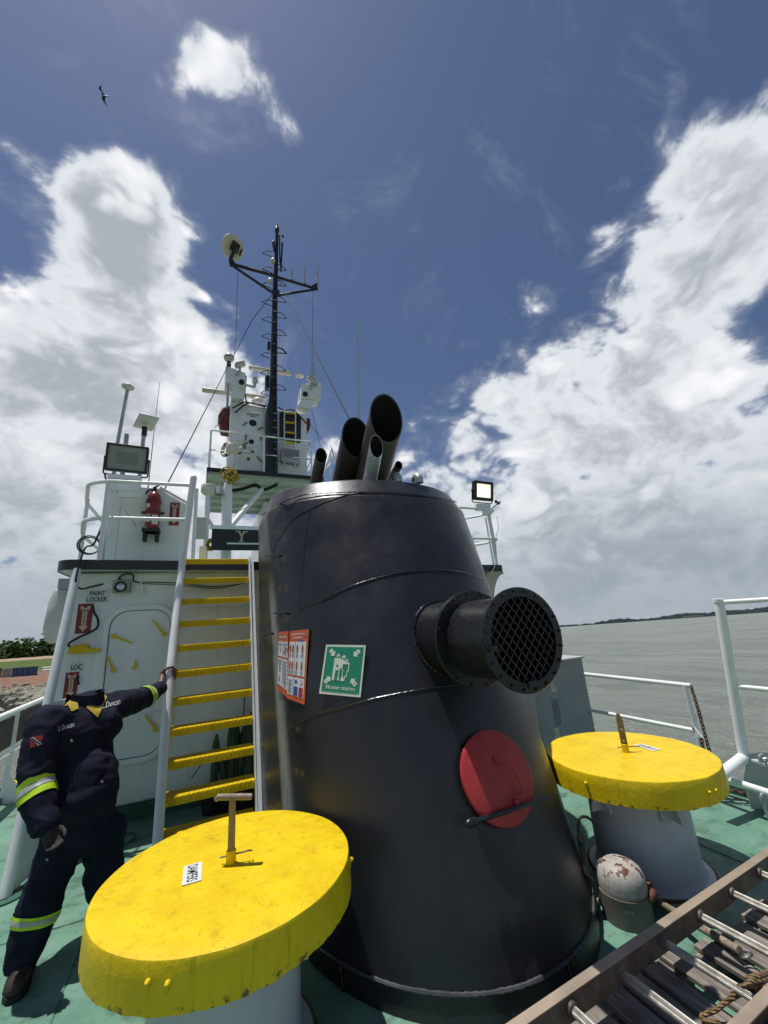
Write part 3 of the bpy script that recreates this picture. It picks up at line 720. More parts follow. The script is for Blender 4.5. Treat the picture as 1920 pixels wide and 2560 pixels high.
m = MB(); a, b = P(-.27, -.155, .03), P(.27, -.155, .03); m.tube([a, P(-.22, -.155, .035), P(.1, -.155, .035), b], [.020, .013, .011, .010], 8); m.sphere(P(-.25, -.155, .028), (.045, .022, .022)); obj('clamp_bar', m, MAT['black'], rd)

# exhaust pipes through the funnel top
def stack(name, b, mo, r, mt, label, Yb, grp, wall=.012):
    B = at(*b, Y=Yb); d = ray(*mo); Mo = O + d * (B.x / d.x); ax = (Mo - B).normalized(); up = Mo
    st = thing(name, label, 'exhaust pipe', (B.x, B.y, ZT), grp); n = 40; m = MB()
    u, w, t_ = frame(ax, Vector((1, 0, 0))); cutn = Vector((0, -1, -.06)).normalized(); o_ = 0
    base = B - ax * ((B.z - ZT + .05) / ax.z)
    def ringp(c, rad, cut):
        out = []
        for j in range(n):
            a = 2 * math.pi * j / n; p = c + (u * math.cos(a) + w * math.sin(a)) * rad
            if cut: p = p + ax * ((Mo - p).dot(cutn) / ax.dot(cutn)) if abs(ax.dot(cutn)) > .05 else p
            out.append(p)
        return out
    R0, R1, R2, R3 = ringp(base, r, 0), ringp(Mo, r, 1), ringp(Mo, r - wall, 1), ringp(base, r - wall, 0)
    m.v += R0 + R1
    for j in range(n): m.f.append((j, (j + 1) % n, n + (j + 1) % n, n + j))
    obj('pipe', m, mt, st); m = MB(); m.v += R2 + R3
    for j in range(n): m.f.append((j, n + j, n + (j + 1) % n, (j + 1) % n))
    m.f.append(tuple(n + j for j in range(n))); obj('sooty_bore', m, MAT['soot'], st)
    m = MB(); m.v += R1 + R2
    for j in range(n): m.f.append((j, (j + 1) % n, n + (j + 1) % n, n + j))
    obj('mouth_rim', m, mt, st); return st, ax
G = 'exhaust pipes on top of the funnel'
s1, ax1 = stack('exhaust_pipe', (929, 1193), (966, 1046), .176, MAT['stack_steel'], 'tallest and widest brown-grey exhaust pipe on the funnel top', 3.62, G)
stack('exhaust_pipe', (868, 1192), (890, 1094), .150, MAT['stack_dark'], 'wide dark exhaust pipe left of the tallest one', 3.78, G)
s3, ax3 = stack('exhaust_pipe', (926, 1193), (941, 1116), .066, MAT['galv'], 'slim silver exhaust pipe standing before the tallest pipe', 3.30, G, .004)
stack('exhaust_pipe', (792, 1193), (803, 1139), .058, MAT['stack_steel'], 'short brown exhaust pipe at the left end of the row', 3.72, G, .006)
stack('exhaust_pipe', (981, 1192), (997, 1163), .044, MAT['stack_steel'], 'small brown exhaust pipe at the right of the row', 3.75, G, .006)
b3 = at(927, 1185, Y=3.30); m = MB(); m.tube([b3 - ax3 * .16, b3 + ax3 * .06], .062, 24); obj('sleeve', m, MAT['galv'], s3)
for (x, y, yy, lb) in ((993, 1190, 3.28, 'silver pipe bend on the funnel rim beside the small brown pipe'), (1046, 1192, 3.30, 'silver pipe bend nearest the right edge of the funnel rim')):
    c = at(x, y, Y=yy); g = thing('vent_pipe_bend', lb, 'vent', (c.x, c.y, ZT), 'silver pipe bends on the funnel top')
    m = MB(); m.torus(Vector((c.x, c.y + .035, c.z - .035)), (1, 0, 0), .045, .042, 20, 16, 0, math.pi) ; m.tube([(c.x, c.y + .08, c.z - .035), (c.x, c.y + .08, ZT - .03)], .042, 16); m.tube([(c.x, c.y - .01, c.z - .035), (c.x, c.y - .01, c.z - .07)], .042, 16); obj('bend', m, MAT['galv'], g)
# small studs and step irons on the casing
for k, pts in enumerate([[(300, 893), (440, 893)], [(375, 1503), (520, 1505)], [(228, 1722), (360, 1718)]]):
    a, b = [f_hit(600 + x * .2351, 1180 + y * .2351) for x, y in pts]; n = f_norm(b); m = MB(); m.tube([a + n * .012, b + n * .02], .006, 8); m.tube([b + n * .02, b - n * .01], .008, 8); m.tube([(a + b) / 2 + n * .016, (a + b) / 2 - n * .01], .011, 8)
    obj('pin', m, MAT['black'], fun)

# ================================================================ MUSHROOM VENTS WITH YELLOW COVERS
CR_ = .54; CZ = .68; CH = .145
pedm = paint('pedestal_grey_white', (.56, .58, .60), .45, .06, (.30, .27, .22), .5, 2.2, 55, .22, True, dthr=(.52, .8))
def uneven(p, s_, a): return 1 + a * noise.noise(p * s_)
def vent(cx, cy, label, rivets, lug_angles, hand):
    v = thing('mushroom_vent', label, 'vent', (cx, cy, 0), 'yellow-covered deck vents'); c0 = Vector((cx, cy, 0))
    prof = [(0, CZ), (.12, CZ + .001), (.3, CZ), (.45, CZ), (CR_ - .012, CZ - .001), (CR_ - .003, CZ - .004), (CR_, CZ - .012), (CR_ + .003, CZ - .06), (CR_ + .004, CZ - .11), (CR_ + .005, CZ - CH), (CR_ - .004, CZ - CH), (CR_ - .006, CZ - .01), (0, CZ - .012)]
    m = MB(); m.lathe(prof, c0, (0, 0, 1), 128)
    for i, p in enumerate(m.v):
        if p.z < CZ - CH + .004: p.z += .006 * noise.noise(Vector((p.x * 22, p.y * 22, 0))) + .004 * noise.noise(Vector((p.x * 70, p.y * 70, 3)))
        elif abs(p.z - CZ) < .006: p.z += .0025 * noise.noise(Vector((p.x * 9, p.y * 9, 1)))
    co = obj('cover', m, MAT['yellow'], v)
    for az, dz in rivets:
        a = R(az); n = Vector((math.cos(a), math.sin(a), 0)); p = c0 + n * (CR_ + .003) + Vector((0, 0, CZ + dz)); b = MB(); b.lathe([(.0, .016), (.005, .016), (.009, .011), (.011, .0)], p, n, 8)
        obj('bolt', b, MAT['yellow'], co)
        b = MB(); q = p - Vector((0, 0, .002)); b.tube([q + n * .001, q + n * .002 - Vector((0, 0, .03))], [.005, .0015], 6); obj('paint_run', b, MAT['yellow'], co)
    m = MB(); m.lathe([(.365, 0), (.365, .012), (.325, .016), (.308, .05), (.303, CZ - .05), (.295, CZ - .03)], c0, (0, 0, 1), 72); pd = obj('pedestal', m, pedm, v)
    m = MB(); m.lathe([(.378, .002), (.373, .010), (.36, .013)], c0, (0, 0, 1), 72); obj('base_weld', m, MAT['rust'], v)
    for az in lug_angles:
        a = R(az); n = Vector((math.cos(a), math.sin(a), 0)); u = Vector((-n.y, n.x, 0)); rot = Matrix((u, n, Vector((0, 0, 1)))).transposed()
        b = MB(); b.box(c0 + n * .313 + Vector((0, 0, .43)), (.13, .018, .10), rot); lg = obj('lug_plate', b, pedm, v, bevel=.006)
        b = MB(); b.prism([(0, 0), (.10, .0), (.10, .03), (.03, .16), (0, .16)], c0 + n * .31 + u * .004 + Vector((0, 0, .395)), n, Vector((0, 0, 1)), .012); obj('gusset', b, pedm, v, bevel=.002)
        for s_ in (-1, 1):
            b = MB(); b.cyl(c0 + n * .318 + u * s_ * .042 + Vector((0, 0, .43)), c0 + n * .33 + u * s_ * .042 + Vector((0, 0, .43)), .011, n=10); obj('bolt', b, pedm, v)
        for s_ in (-1, 1): pass
    # damper spindle
    top = c0 + Vector((0, 0, CZ))
    m = MB(); m.lathe([(.0165, .055), (.0215, .052), (.022, .0)], top, (0, 0, 1), 20); obj('spindle_collar', m, MAT['yellow'], v)
    if hand == 'tee':
        m = MB(); m.tube([top + Vector((0, 0, .02)), top + Vector((0, 0, .262))], [.0165, .015], 14); st = obj('spindle', m, MAT['oldrod'], v)
        dv = Vector((.90, -.42, -.05)).normalized(); q = top + Vector((0, 0, .265)); m = MB(); m.tube([q - dv * .082 - Vector((0, 0, .012)), q - dv * .07, q, q + dv * .07, q + dv * .092], [.010, .014, .0145, .014, .013], 12); obj('tee_bar', m, MAT['oldrod'], v)
        pv = Vector((.93, -.36, .12)).normalized()
    else:
        m = MB(); rot = Matrix.Rotation(R(38), 3, 'Z'); m.box(top + Vector((0, 0, .11)), (.012, .042, .20), rot); m.prism([(-.021, 0), (.021, 0), (.012, .055), (-.008, .05)], top + Vector((0, 0, .20)) + rot @ Vector((-.005, 0, 0)), rot @ Vector((0, 1, 0)), (0, 0, 1), .01); obj('spindle_blade', m, MAT['oldrod'], v)
        m = MB()
        for z in (.075, .15): m.cyl(top + Vector((0, 0, z)) + rot @ Vector((-.016, 0, 0)), top + Vector((0, 0, z)) + rot @ Vector((.016, 0, 0)), .009, n=8)
        split('bolt', m, MAT['steel'], v); pv = Vector((.80, -.58, .05)).normalized()
    q = top + Vector((0, 0, .032)); m = MB(); m.tube([q - pv * .05, q + pv * .075], .0035, 6); m.torus(q + pv * .085, (.2, .3, 1), .010, .003, 14, 6); obj('locking_pin', m, MAT['oldrod'], v)
    return v
VL, VR = (.182, 2.322), (2.827, 2.264)
vl = vent(*VL, 'large yellow damper cover with T-shaped spindle in the left foreground', [(-121, -.055), (-114, -.06), (-18, -.05)], (-12,), 'tee')
vr = vent(*VR, 'yellow damper cover with blade spindle right of the funnel', [(-96, -.075), (-90, -.075), (190, -.06)], (-108, 178), 'blade')
def damper_sign(corners, txt_rot, label, base):
    # corners TL TR BL BR read along the lettering
    TL, TR, BL, BR = [at(x, y, Z=CZ + .0025) for x, y in corners]; c = (TL + TR + BL + BR) / 4; u = ((TR - TL) + (BR - BL)).normalized(); v = Vector((0, 0, 1)).cross(u)
    w = ((TR - TL).length + (BR - BL).length) / 2; h = ((TL - BL).length + (TR - BR).length) / 2
    s_ = thing('damper_sign', label, 'sign', c, 'DAMPERS plates on the yellow covers'); m = MB(); m.prism([(-w / 2, -h / 2), (w / 2, -h / 2), (w / 2, h / 2), (-w / 2, h / 2)], c, u, v, .003); obj('plate', m, MAT['signwhite'], s_)
    m = MB(); text_on(m, 'DAMPERS', c + v * h * .0, u, v, h * .58, w * .86, .0035, .012); obj('lettering', m, MAT['signblack'], s_)
Z6 = lambda x, y: (180 + x * .446, 1980 + y * .446); Z7 = lambda x, y: (1360 + x * .28933, 1800 + y * .28933)
damper_sign([Z6(728, 393), Z6(728, 495), Z6(628, 420), Z6(615, 530)], 0, 'white DAMPERS plate on the left foreground cover', 0)
damper_sign([Z7(945, 272), Z7(785, 220), Z7(1008, 255), Z7(835, 207)], 0, 'white DAMPERS plate on the cover right of the funnel', 0)

# ================================================================ DECKHOUSE WITH PAINT LOCKER
WL = 5.2; UD = 2.53; BX = 5.0
dh = thing('paint_locker', 'white deckhouse with the paint locker door behind the ladder', 'deckhouse', (1.5, 6.5, 0))
XL, XR = -1.27, 4.25
m = MB(); m.bb((XL, WL, .14), (XR, 9.5, UD - .11)); obj('wall', m, MAT['white_wall'], dh, bevel=.03)
m = MB(); m.bb((XL - .012, WL - .012, .0), (XR + .012, 9.5, .14)); obj('skirting_band', m, MAT['boot_green'], dh)
# upper deck edge: black flat bar round the overhang, rounded at the corner
def edge_path(z, off=0.0):
    pts = [Vector((XL - .10 - off, 9.6, z)), Vector((XL - .10 - off, BX + .18, z))]
    for k in range(1, 7): a = math.pi / 2 * k / 6; pts.append(Vector((XL - .10 - off + (.18 + off) * (1 - math.cos(a)), BX + .18 - (.18 + off) * math.sin(a), z)))
    return pts
m = MB(); A = edge_path(UD); n = len(A)
A += [Vector((XR + .06, BX, UD - .1)), Vector((XR + .17, BX + .12, UD - .1)), Vector((XR + .17, 9.6, UD - .1))]
B = [p - Vector((0, 0, .105)) for p in A]; In = [Vector((min(max(p.x, XL + .05), XR - .05), min(max(p.y, WL + .06), 9.5), p.z - .012)) for p in A]
k = len(A); m.v += A + B
for i in range(k - 1): m.f.append((i, i + 1, k + i + 1, k + i))
obj('black_deck_edge', m, MAT['black'], dh)
m = MB(); m.v += [p - Vector((0, 0, .002)) for p in A]; m.f.append(tuple(range(k))); obj('upper_deck_plate', m, MAT['deck_green'], dh)
m = MB(); m.v += [p + Vector((0, 0, .012)) for p in B]; m.f.append(tuple(range(k))); obj('overhang_soffit', m, MAT['white_wall'], dh)
# starboard end bracket, hollow curve
m = MB(); poly = [(0, 0)] + [(.33 - .30 * math.cos(math.pi / 2 * t / 6), -.75 + .73 * math.sin(math.pi / 2 * t / 6)) for t in range(7)] + [(.33, 0)]
m.prism([(0, 0), (0, -1.2), (.03, -1.2)] + poly[1:], (XR - .2, BX + .12, UD - .21), (1, 0, 0), (0, 0, 1), .06); obj('corner_bracket', m, paint('cream_bracket', (.5, .48, .38), .5, .1), dh)
# door
def W(px, py, off=0.0): p = at(px, py, Y=WL - off); return p
def rrect(x0, z0, x1, z1, r, n=8):
    P = []
    for cx, cz, a0 in ((x1 - r, z1 - r, 0), (x0 + r, z1 - r, 90), (x0 + r, z0 + r, 180), (x1 - r, z0 + r, 270)):
        for k in range(n + 1): a = R(a0 + 90 * k / n); P.append((cx + r * math.cos(a), cz + r * math.sin(a)))
    return P
dx0, dx1, dz1, dz0 = -.86, -.29, 2.00, .56
FX = Vector((-1, 0, 0)); UZ = Vector((0, 0, 1))
def wall_prism(mb, poly, y, t): return mb.prism([(-a, b) for a, b in poly], (0, y, 0), FX, UZ, -t)   # outward = -Y
m = MB(); P0 = rrect(dx0 - .055, dz0 - .055, dx1 + .055, dz1 + .055, .225); P1 = rrect(dx0, dz0, dx1, dz1, .17); kk = len(P0)
for P_, y in ((P0, WL), (P0, WL - .055), (P1, WL - .055), (P1, WL)): m.v += [Vector((a, y, b)) for a, b in P_]
for r_ in range(3):
    for i in range(kk): m.f.append((r_ * kk + i, r_ * kk + (i + 1) % kk, (r_ + 1) * kk + (i + 1) % kk, (r_ + 1) * kk + i))
dr = obj('door', MB().prism([(a, b) for a, b in rrect(dx0 + .004, dz0 + .004, dx1 - .004, dz1 - .004, .165)], (0, WL - .004, 0), (1, 0, 0), UZ, .028), MAT['white_wall'], dh, bevel=.004)
obj('door_frame', m, MAT['white_wall'], dr, bevel=.008); m = MB(); Pg = rrect(dx0 + .001, dz0 + .001, dx1 - .001, dz1 - .001, .168); m.tube([Vector((a_, WL - .030, b_)) for a_, b_ in Pg], .006, 6, False, True); obj('door_gasket', m, MAT['rubber'], dr)
for (a, b) in (((400, 1620), (432, 1619)), ((375, 1783), (420, 1780))):
    h_ = MB(); h_.beam(W(*a, .045), W(*b, .045), .028, .012); c = W(*b, .03); h_.cyl(c - UZ * .05, c + UZ * .05, .014, n=10); obj('hinge', h_, MAT['white_wall'], dr)
for a, b in (((284, 1590), (331, 1608)), ((410, 1585), (381, 1549)), ((283, 1675), (268, 1641)), ((337, 1667), (340, 1649)), ((389, 1822), (362, 1788))):
    p, q = W(*a, .055), W(*b, .07); h_ = MB(); h_.lathe([(.034, 0), (.034, .012), (.024, .018)], W(*a, .033), (0, -1, 0), 16); obj('dog_boss', h_, MAT['white_wall'], dr); h_ = MB(); h_.cyl(p + Vector((0, .04, 0)), p - Vector((0, .012, 0)), .022, n=14); h_.tube([p, (p + q) / 2, q], [.013, .010, .008], 8); obj('dog_handle', h_, MAT['yellow'], dr)
m = MB(); p = W(198, 1624, .045); m.box(p, (.16, .08, .07)); m.tube([p + Vector((.05, -.02, -.015)), p + Vector((.19, -.035, -.02))], [.022, .016], 10); m.tube([p + Vector((-.04, 0, .03)), p + Vector((.06, -.02, .045))], [.018, .012], 8); obj('door_hold_back', m, MAT['yellow'], dh, bevel=.008)
m = MB(); m.tube([W(355, 1462, .03), W(356, 1488, .03)], .018, 10); obj('drain_stub', m, MAT['white_wall'], dh)
for path, r_ in (([(355, 1455), (455, 1458), (530, 1467), (600, 1460)], .005), ([(355, 1459), (450, 1463), (540, 1471), (612, 1457)], .004)):
    m = MB(); m.tube(smooth_path([W(x, y, .012) for x, y in path], 8), r_, 6); obj('wall_cable', m, MAT['rubber'], dh)

def cable(name, pts, r_, label, n=10, mt=None):
    m = MB(); P = smooth_path(pts, 8); m.tube(P, r_, n); return tag(obj(name, m, mt or MAT['rubber'], base=P[0]), label, 'cable')
cable('power_cable', [at(228, 1365, Y=4.98), at(212, 1372, Y=4.93), at(193, 1430, Y=4.93), at(190, 1458, Y=4.96), at(203, 1472, Y=5.1), W(232, 1466, .02), W(258, 1460, .012)], .009, 'thick black cable hanging from the deck edge to the wall lamp')
cable('hanging_cable', [W(232, 1515, .03), W(236, 1532, .05), W(245, 1550, .05), W(240, 1572, .05), W(200, 1592, .05), W(173, 1608, .06), W(175, 1618, .06), W(186, 1621, .06)], .011, 'black cable looping below the upper fire sign to the yellow hold-back')
cable('cable_end', [W(196, 1690, .02), W(193, 1700, .03), W(197, 1712, .03)], .012, 'short black cable end beside the lower fire sign')

# wall lamp
p = W(307, 1467, .0); wl = thing('bulkhead_lamp', 'small square bulkhead lamp beside the paint locker sign', 'lamp', p)
m = MB(); m.box(p - Vector((0, .05, 0)), (.165, .10, .135)); obj('housing', m, paint('beige_lamp_housing', (.36, .33, .28), .5, .1), wl, bevel=.012)
m = MB(); m.lathe([(.058, 0), (.058, .014), (.046, .018), (.044, .0)], p - Vector((.005, .10, .01)), (0, -1, 0), 32); obj('bezel', m, MAT['signblack'], wl)
m = MB(); m.lathe([(0, .012), (.03, .010), (.046, .0)], p - Vector((.005, .10, .01)), (0, -1, 0), 32); obj('lens', m, plain('lamp_lens', (.55, .6, .65), .08, .6), wl)
m = MB()
for sx_ in (-1, 1):
    for sz_ in (-1, 1): m.cyl(p + Vector((sx_ * .066, -.10, sz_ * .052)), p + Vector((sx_ * .066, -.104, sz_ * .052)), .006, n=8)
split('screw', m, MAT['steel'], wl)
m = MB(); m.tube(smooth_path([p + Vector((-.03, -.04, .066)), p + Vector((-.03, -.05, .10)), p + Vector((.03, -.05, .135)), p + Vector((.09, -.04, .12)), p + Vector((.10, -.02, .06)), p + Vector((.16, -.012, .04))]), .008, 8); m.cyl(p + Vector((-.03, -.04, .06)), p + Vector((-.03, -.04, .085)), .02, n=10); obj('cable', m, MAT['rubber'], wl)

def board(name, label, TL, BR, mt, Yp, th=.004, cat='sign', y_is_wall=True):
    a, b = at(*TL, Y=Yp), at(*BR, Y=Yp); t = thing(name, label, cat, ((a.x + b.x) / 2, Yp, (a.z + b.z) / 2)); m = MB(); m.bb((a.x, Yp - th, b.z), (b.x, Yp, a.z)); obj('plate', m, mt, t); return t, a, b
def letter(t, txt, cx, cz, h, w, Yp, mt=None, bold=.01, nm='lettering', vert=False):
    m = MB()
    text_on(m, txt, (cx, Yp, cz), (1, 0, 0), (0, 0, 1), h, w, .0012, bold); return obj(nm, m, mt or MAT['signblack'], t)
t, a, b = board('paint_locker_sign', 'white PAINT LOCKER sign high on the deckhouse wall', (216, 1474), (271, 1506), MAT['signwhite'], WL - .001)
cx, dz_ = (a.x + b.x) / 2, a.z - b.z
letter(t, 'PAINT', cx, b.z + dz_ * .70, dz_ * .34, (b.x - a.x) * .66, WL - .006, bold=.02); letter(t, 'LOCKER', cx, b.z + dz_ * .26, dz_ * .34, (b.x - a.x) * .86, WL - .006, bold=.02)
def fire_sign(label, TL, BR, Yp, txt='EXTINGUISHER', yext=0.0):
    t, a, b = board('fire_extinguisher_sign', label, TL, BR, MAT['signred'], Yp); w, h = b.x - a.x, a.z - b.z; cx = (a.x + b.x) / 2
    m = MB(); poly = [(-.30, .44), (0, .34), (.30, .44), (.30, .30), (.16, .22), (.16, -.26), (.32, -.26), (0, -.45), (-.32, -.26), (-.16, -.26), (-.16, .22), (-.30, .30)]
    m.prism([(x * w, z * h) for x, z in poly], (cx, Yp - .0045, (a.z + b.z) / 2), (1, 0, 0), (0, 0, 1), .001); obj('arrow', m, MAT['signcream'], t)
    letter(t, 'FIRE', cx, (a.z + b.z) / 2 + h * .27, h * .09, w * .5, Yp - .0056, MAT['signred'], .02)
    for i, ch in enumerate(txt): letter(t, ch, cx, (a.z + b.z) / 2 + h * (.19 - .46 * i / len(txt)), h * .030, w * .12, Yp - .0056, MAT['signred'], .02, 'letter')
    return t
fire_sign('red fire extinguisher arrow sign below the PAINT LOCKER sign', (196, 1510), (226, 1582), WL - .001)
fire_sign('red fire extinguisher arrow sign low on the wall behind the person', (165, 1682), (190, 1745), WL - .001)
t, a, b = board('locker_sign', 'white sign with the letters LOC above the lower fire sign', (176, 1655), (208, 1678), MAT['signwhite'], WL - .001)
letter(t, 'LOC', (a.x + b.x) / 2, (a.z + b.z) / 2 - .005, (a.z - b.z) * .5, (b.x - a.x) * .78, WL - .006, bold=.02)

# ================================================================ INCLINED LADDER
ld = thing('ladder', 'steep white ladder with yellow treads leading to the upper deck', 'ladder', (.15, 4.4, 0))
LZ, LY, LDZ, LS = 2.53, 5.0, .23, .10
def lad(i): return LY - LS * i, LZ - LDZ * i
foot = (LZ / LDZ); fy = LY - LS * foot
Xl, Xr = -.205, .50
tread_mb = None
for i in range(11):
    y, z = lad(i); m = MB(); w0, w1 = Xl + .02, Xr - .005
    m.bb((w0, y, z - .006), (w1, y + .17, z)); m.bb((w0, y - .004, z - .060), (w1, y + .004, z - .002)); m.bb((w0, y + .166, z - .03), (w1, y + .17, z - .006))
    nr = 18
    for k in range(nr):                       # anti-slip ribs across the nosing and top
        x = w0 + (w1 - w0) * (k + .5) / nr; m.beam((x - .015, y - .008, z - .056), (x + .015, y - .008, z - .004), .012, .016, (0, 1, 0))
        for q in range(3): m.beam((x - .009, y + .02 + q * .05, z + .001), (x + .009, y + .04 + q * .05, z + .001), .006, .005)
    m.tube([(w0, y - .002, z - .002), (w1, y - .002, z - .002)], .006, 6)
    obj('tread', m, MAT['yellow'], ld, sharp=30)
m = MB(); m.prism([(0, 0), (.085, 0), (.085 + LS * foot - .0, LZ - .02), (LS * foot + .02, LZ + .05), (LS * foot - .02, LZ + .04)], (Xr, fy - .02, .0), (0, 1, 0), (0, 0, 1), .012); obj('stringer', m, MAT['white'], ld, bevel=.002)
m = MB(); m.bb((Xr + .011, 0, 0), (Xr + .012, .001, .001)); m = MB()
d_ = Vector((0, LS * foot, LZ)).normalized(); m.beam(Vector((Xr + .03, fy - .01, 0)), Vector((Xr + .03, LY - .01, LZ + .02)), .045, .012, (0, 1, 0)); obj('stringer_flange', m, MAT['white'], ld, bevel=.002)
m = MB(); m.beam(Vector((Xl + .012, fy + .06, 0)), Vector((Xl + .012, LY + .06, LZ)), .012, .11, (0, 1, 0)); obj('stringer', m, MAT['white'], ld, bevel=.002)
HT = at(484, 1195, Y=4.95)
m = MB(); m.tube(bend([Vector((Xl, fy - .03, 0)), Vector((Xl - .03, (fy + LY) / 2 - .03, LZ / 2)), Vector((Xl, LY - .03, LZ + .02)), Vector((HT.x, HT.y, HT.z))], .5, 8), .037, 16); m.sphere((HT.x, HT.y, HT.z), .037); obj('handrail', m, MAT['white'], ld)

# upper port railing
RZ, MZ = 3.40, 2.98
pr = thing('guard_rail', 'white pipe railing on the upper deck above the paint locker', 'railing', (-.9, 5.2, UD))
px_ = -1.03
for z, nm in ((RZ, 'top_rail'), (MZ, 'mid_rail')):
    m = MB(); m.tube(bend([(HT.x - .01, 4.96, z), (px_ + .02, 5.0, z), (px_ - .17, 5.14, z), (px_ - .34, 5.9, z), (px_ - .34, 9.4, z)], .14, 6), .021, 12); obj(nm, m, MAT['white'], pr)
for (x, y) in ((px_ + .04, 5.0), (-1.32, 5.72), (-1.37, 6.9), (-1.37, 8.2)):
    m = MB(); m.tube([(x, y, UD - .01), (x, y, RZ)], .021, 12); obj('post', m, MAT['white'], pr)
m = MB(); m.tube([(px_ + .04, 5.0, RZ - .02), (px_ + .25, 5.65, 3.05)], .010, 8); obj('stay', m, MAT['white'], pr)
m = MB(); m.torus((-1.2, 5.5, 2.78), (.3, -1, .1), .11, .008, 28, 6); m.torus((-1.19, 5.48, 2.77), (.5, -1, .2), .10, .008, 28, 6); tag(obj('cable_coil', m, MAT['rubber'], base=(-1.2, 5.5, 2.78)), 'coil of black cable on the upper port railing', 'cable')
cable('power_cable', [at(262, 1185, Y=5.1), at(268, 1225, Y=5.05), at(262, 1290, Y=5.05), at(240, 1350, Y=4.98), at(228, 1365, Y=4.98)], .010, 'grey-black cable running down beside the large floodlight post')

# white house on the upper deck
HY = 5.66
vh = thing('vent_house', 'white steel house with sloping top on the upper deck', 'deckhouse', (-.6, 6.2, UD))
a0, a1, a2, a3, a4 = [at(x, y, Y=HY) for x, y in ((262, 1392), (270, 1205), (400, 1222), (467, 1261), (461, 1392))]
poly = [(a0.x, UD + .07), (a4.x, UD + .07), (a3.x, a3.z), (a2.x, a2.z), (a1.x, a2.z + .02)]
m = MB(); m.prism([(-x, z) for x, z in poly], (0, HY + .9, 0), FX, UZ, -.9); obj('wall', m, MAT['white_wall'], vh, bevel=.008)
m = MB(); m.bb((a0.x - .02, HY - .02, UD), (a4.x + .02, HY + .92, UD + .07)); obj('coaming', m, MAT['green_wall'], vh)
m = MB(); m.beam(Vector((a2.x, HY - .02, a2.z + .01)), Vector((a3.x + .01, HY - .02, a3.z + .01)), .03, .02, (0, 1, 0)); obj('rain_gutter', m, MAT['white'], vh)
m = MB(); q = at(516, 1385, Y=5.3); m.bb((q.x - .08, 5.25, UD), (q.x - .0, 5.33, UD + .2)); m.tube([at(492, 1222, Y=5.5), (at(492, 1222, Y=5.5).x + .0, 5.5, UD)], .022, 12); obj('stub_post', m, MAT['white'], vh)
m = MB(); q = at(503, 1320, Y=5.9); m.box(q, (.14, .1, .3)); obj('junction_box', m, MAT['offwhite'], vh, bevel=.01)

# extinguisher
p = at(382, 1285, Y=HY - .10); fe = thing('fire_extinguisher', 'red fire extinguisher strapped to the white house on the upper deck', 'extinguisher', (p.x, p.y, p.z - .28))
er = .078; zt, zb = at(382, 1237, Y=HY - .1).z, at(375, 1332, Y=HY - .1).z
m = MB(); m.lathe([(0, zb), (er * .9, zb), (er, zb + .02), (er, zt - .06), (er * .93, zt - .02), (er * .6, zt + .02), (.03, zt + .035), (.026, zt + .06), (0, zt + .06)], (p.x, p.y, 0), (0, 0, 1), 32); obj('cylinder', m, MAT['red_ext'], fe)
m = MB(); m.cyl((p.x, p.y, zt + .05), (p.x, p.y, zt + .10), .022, n=12); m.tube([(p.x - .02, p.y, zt + .09), (p.x + .06, p.y - .02, zt + .135)], [.012, .010], 8); m.tube([(p.x - .01, p.y, zt + .075), (p.x - .07, p.y - .02, zt + .05), (p.x - .09, p.y - .02, zt - .0)], .012, 8); obj('valve', m, MAT['blackplastic'], fe)
m = MB(); m.lathe([(er + .003, zt - .11), (er + .007, zt - .11), (er + .007, zt - .075), (er + .003, zt - .075)], (p.x, p.y, 0), (0, 0, 1), 32); m.lathe([(er + .003, zt - .25), (er + .012, zt - .25), (er + .012, zt - .215), (er + .003, zt - .215)], (p.x, p.y, 0), (0, 0, 1), 32); m.box((p.x - er - .03, p.y + .01, zt - .235), (.04, .02, .03)); m.box((p.x + er + .03, p.y + .01, zt - .235), (.04, .02, .03)); split('strap', m, MAT['maroon'], fe)
m = MB(); m.box((p.x, p.y, zb + .025), (.19, .17, .05)); m.box((p.x - .065, p.y + .02, zb - .05), (.045, .08, .12)); m.box((p.x + .065, p.y + .02, zb - .05), (.045, .08, .12)); split('bracket_foot', m, MAT['blackplastic'], fe, bevel=.006)
def wrap_label(z0, z1, a0_, a1_, mt, nm):
    m = MB(); n = 8
    for k in range(n + 1):
        a = R(a0_ + (a1_ - a0_) * k / n)
        for z in (z0, z1): m.v.append(Vector((p.x + (er + .0016) * math.cos(a), p.y + (er + .0016) * math.sin(a), z)))
    for k in range(n): m.f.append((2 * k, 2 * k + 2, 2 * k + 3, 2 * k + 1))
    obj(nm, m, mt, fe)
wrap_label(zt - .37, zt - .27, -150, -105, MAT['signwhite'], 'label_panel'); wrap_label(zt - .40, zt - .28, -88, -35, MAT['signwhite'], 'label_panel'); wrap_label(zt - .33, zt - .28, -140, -112, MAT['mgreen'], 'label_patch'); wrap_label(zt - .215 + .03, zt - .13, -150, -115, MAT['signwhite'], 'label_panel')
fire_sign('red fire extinguisher arrow sign beside the extinguisher on the upper house', (426, 1256), (446, 1314), HY - .004)

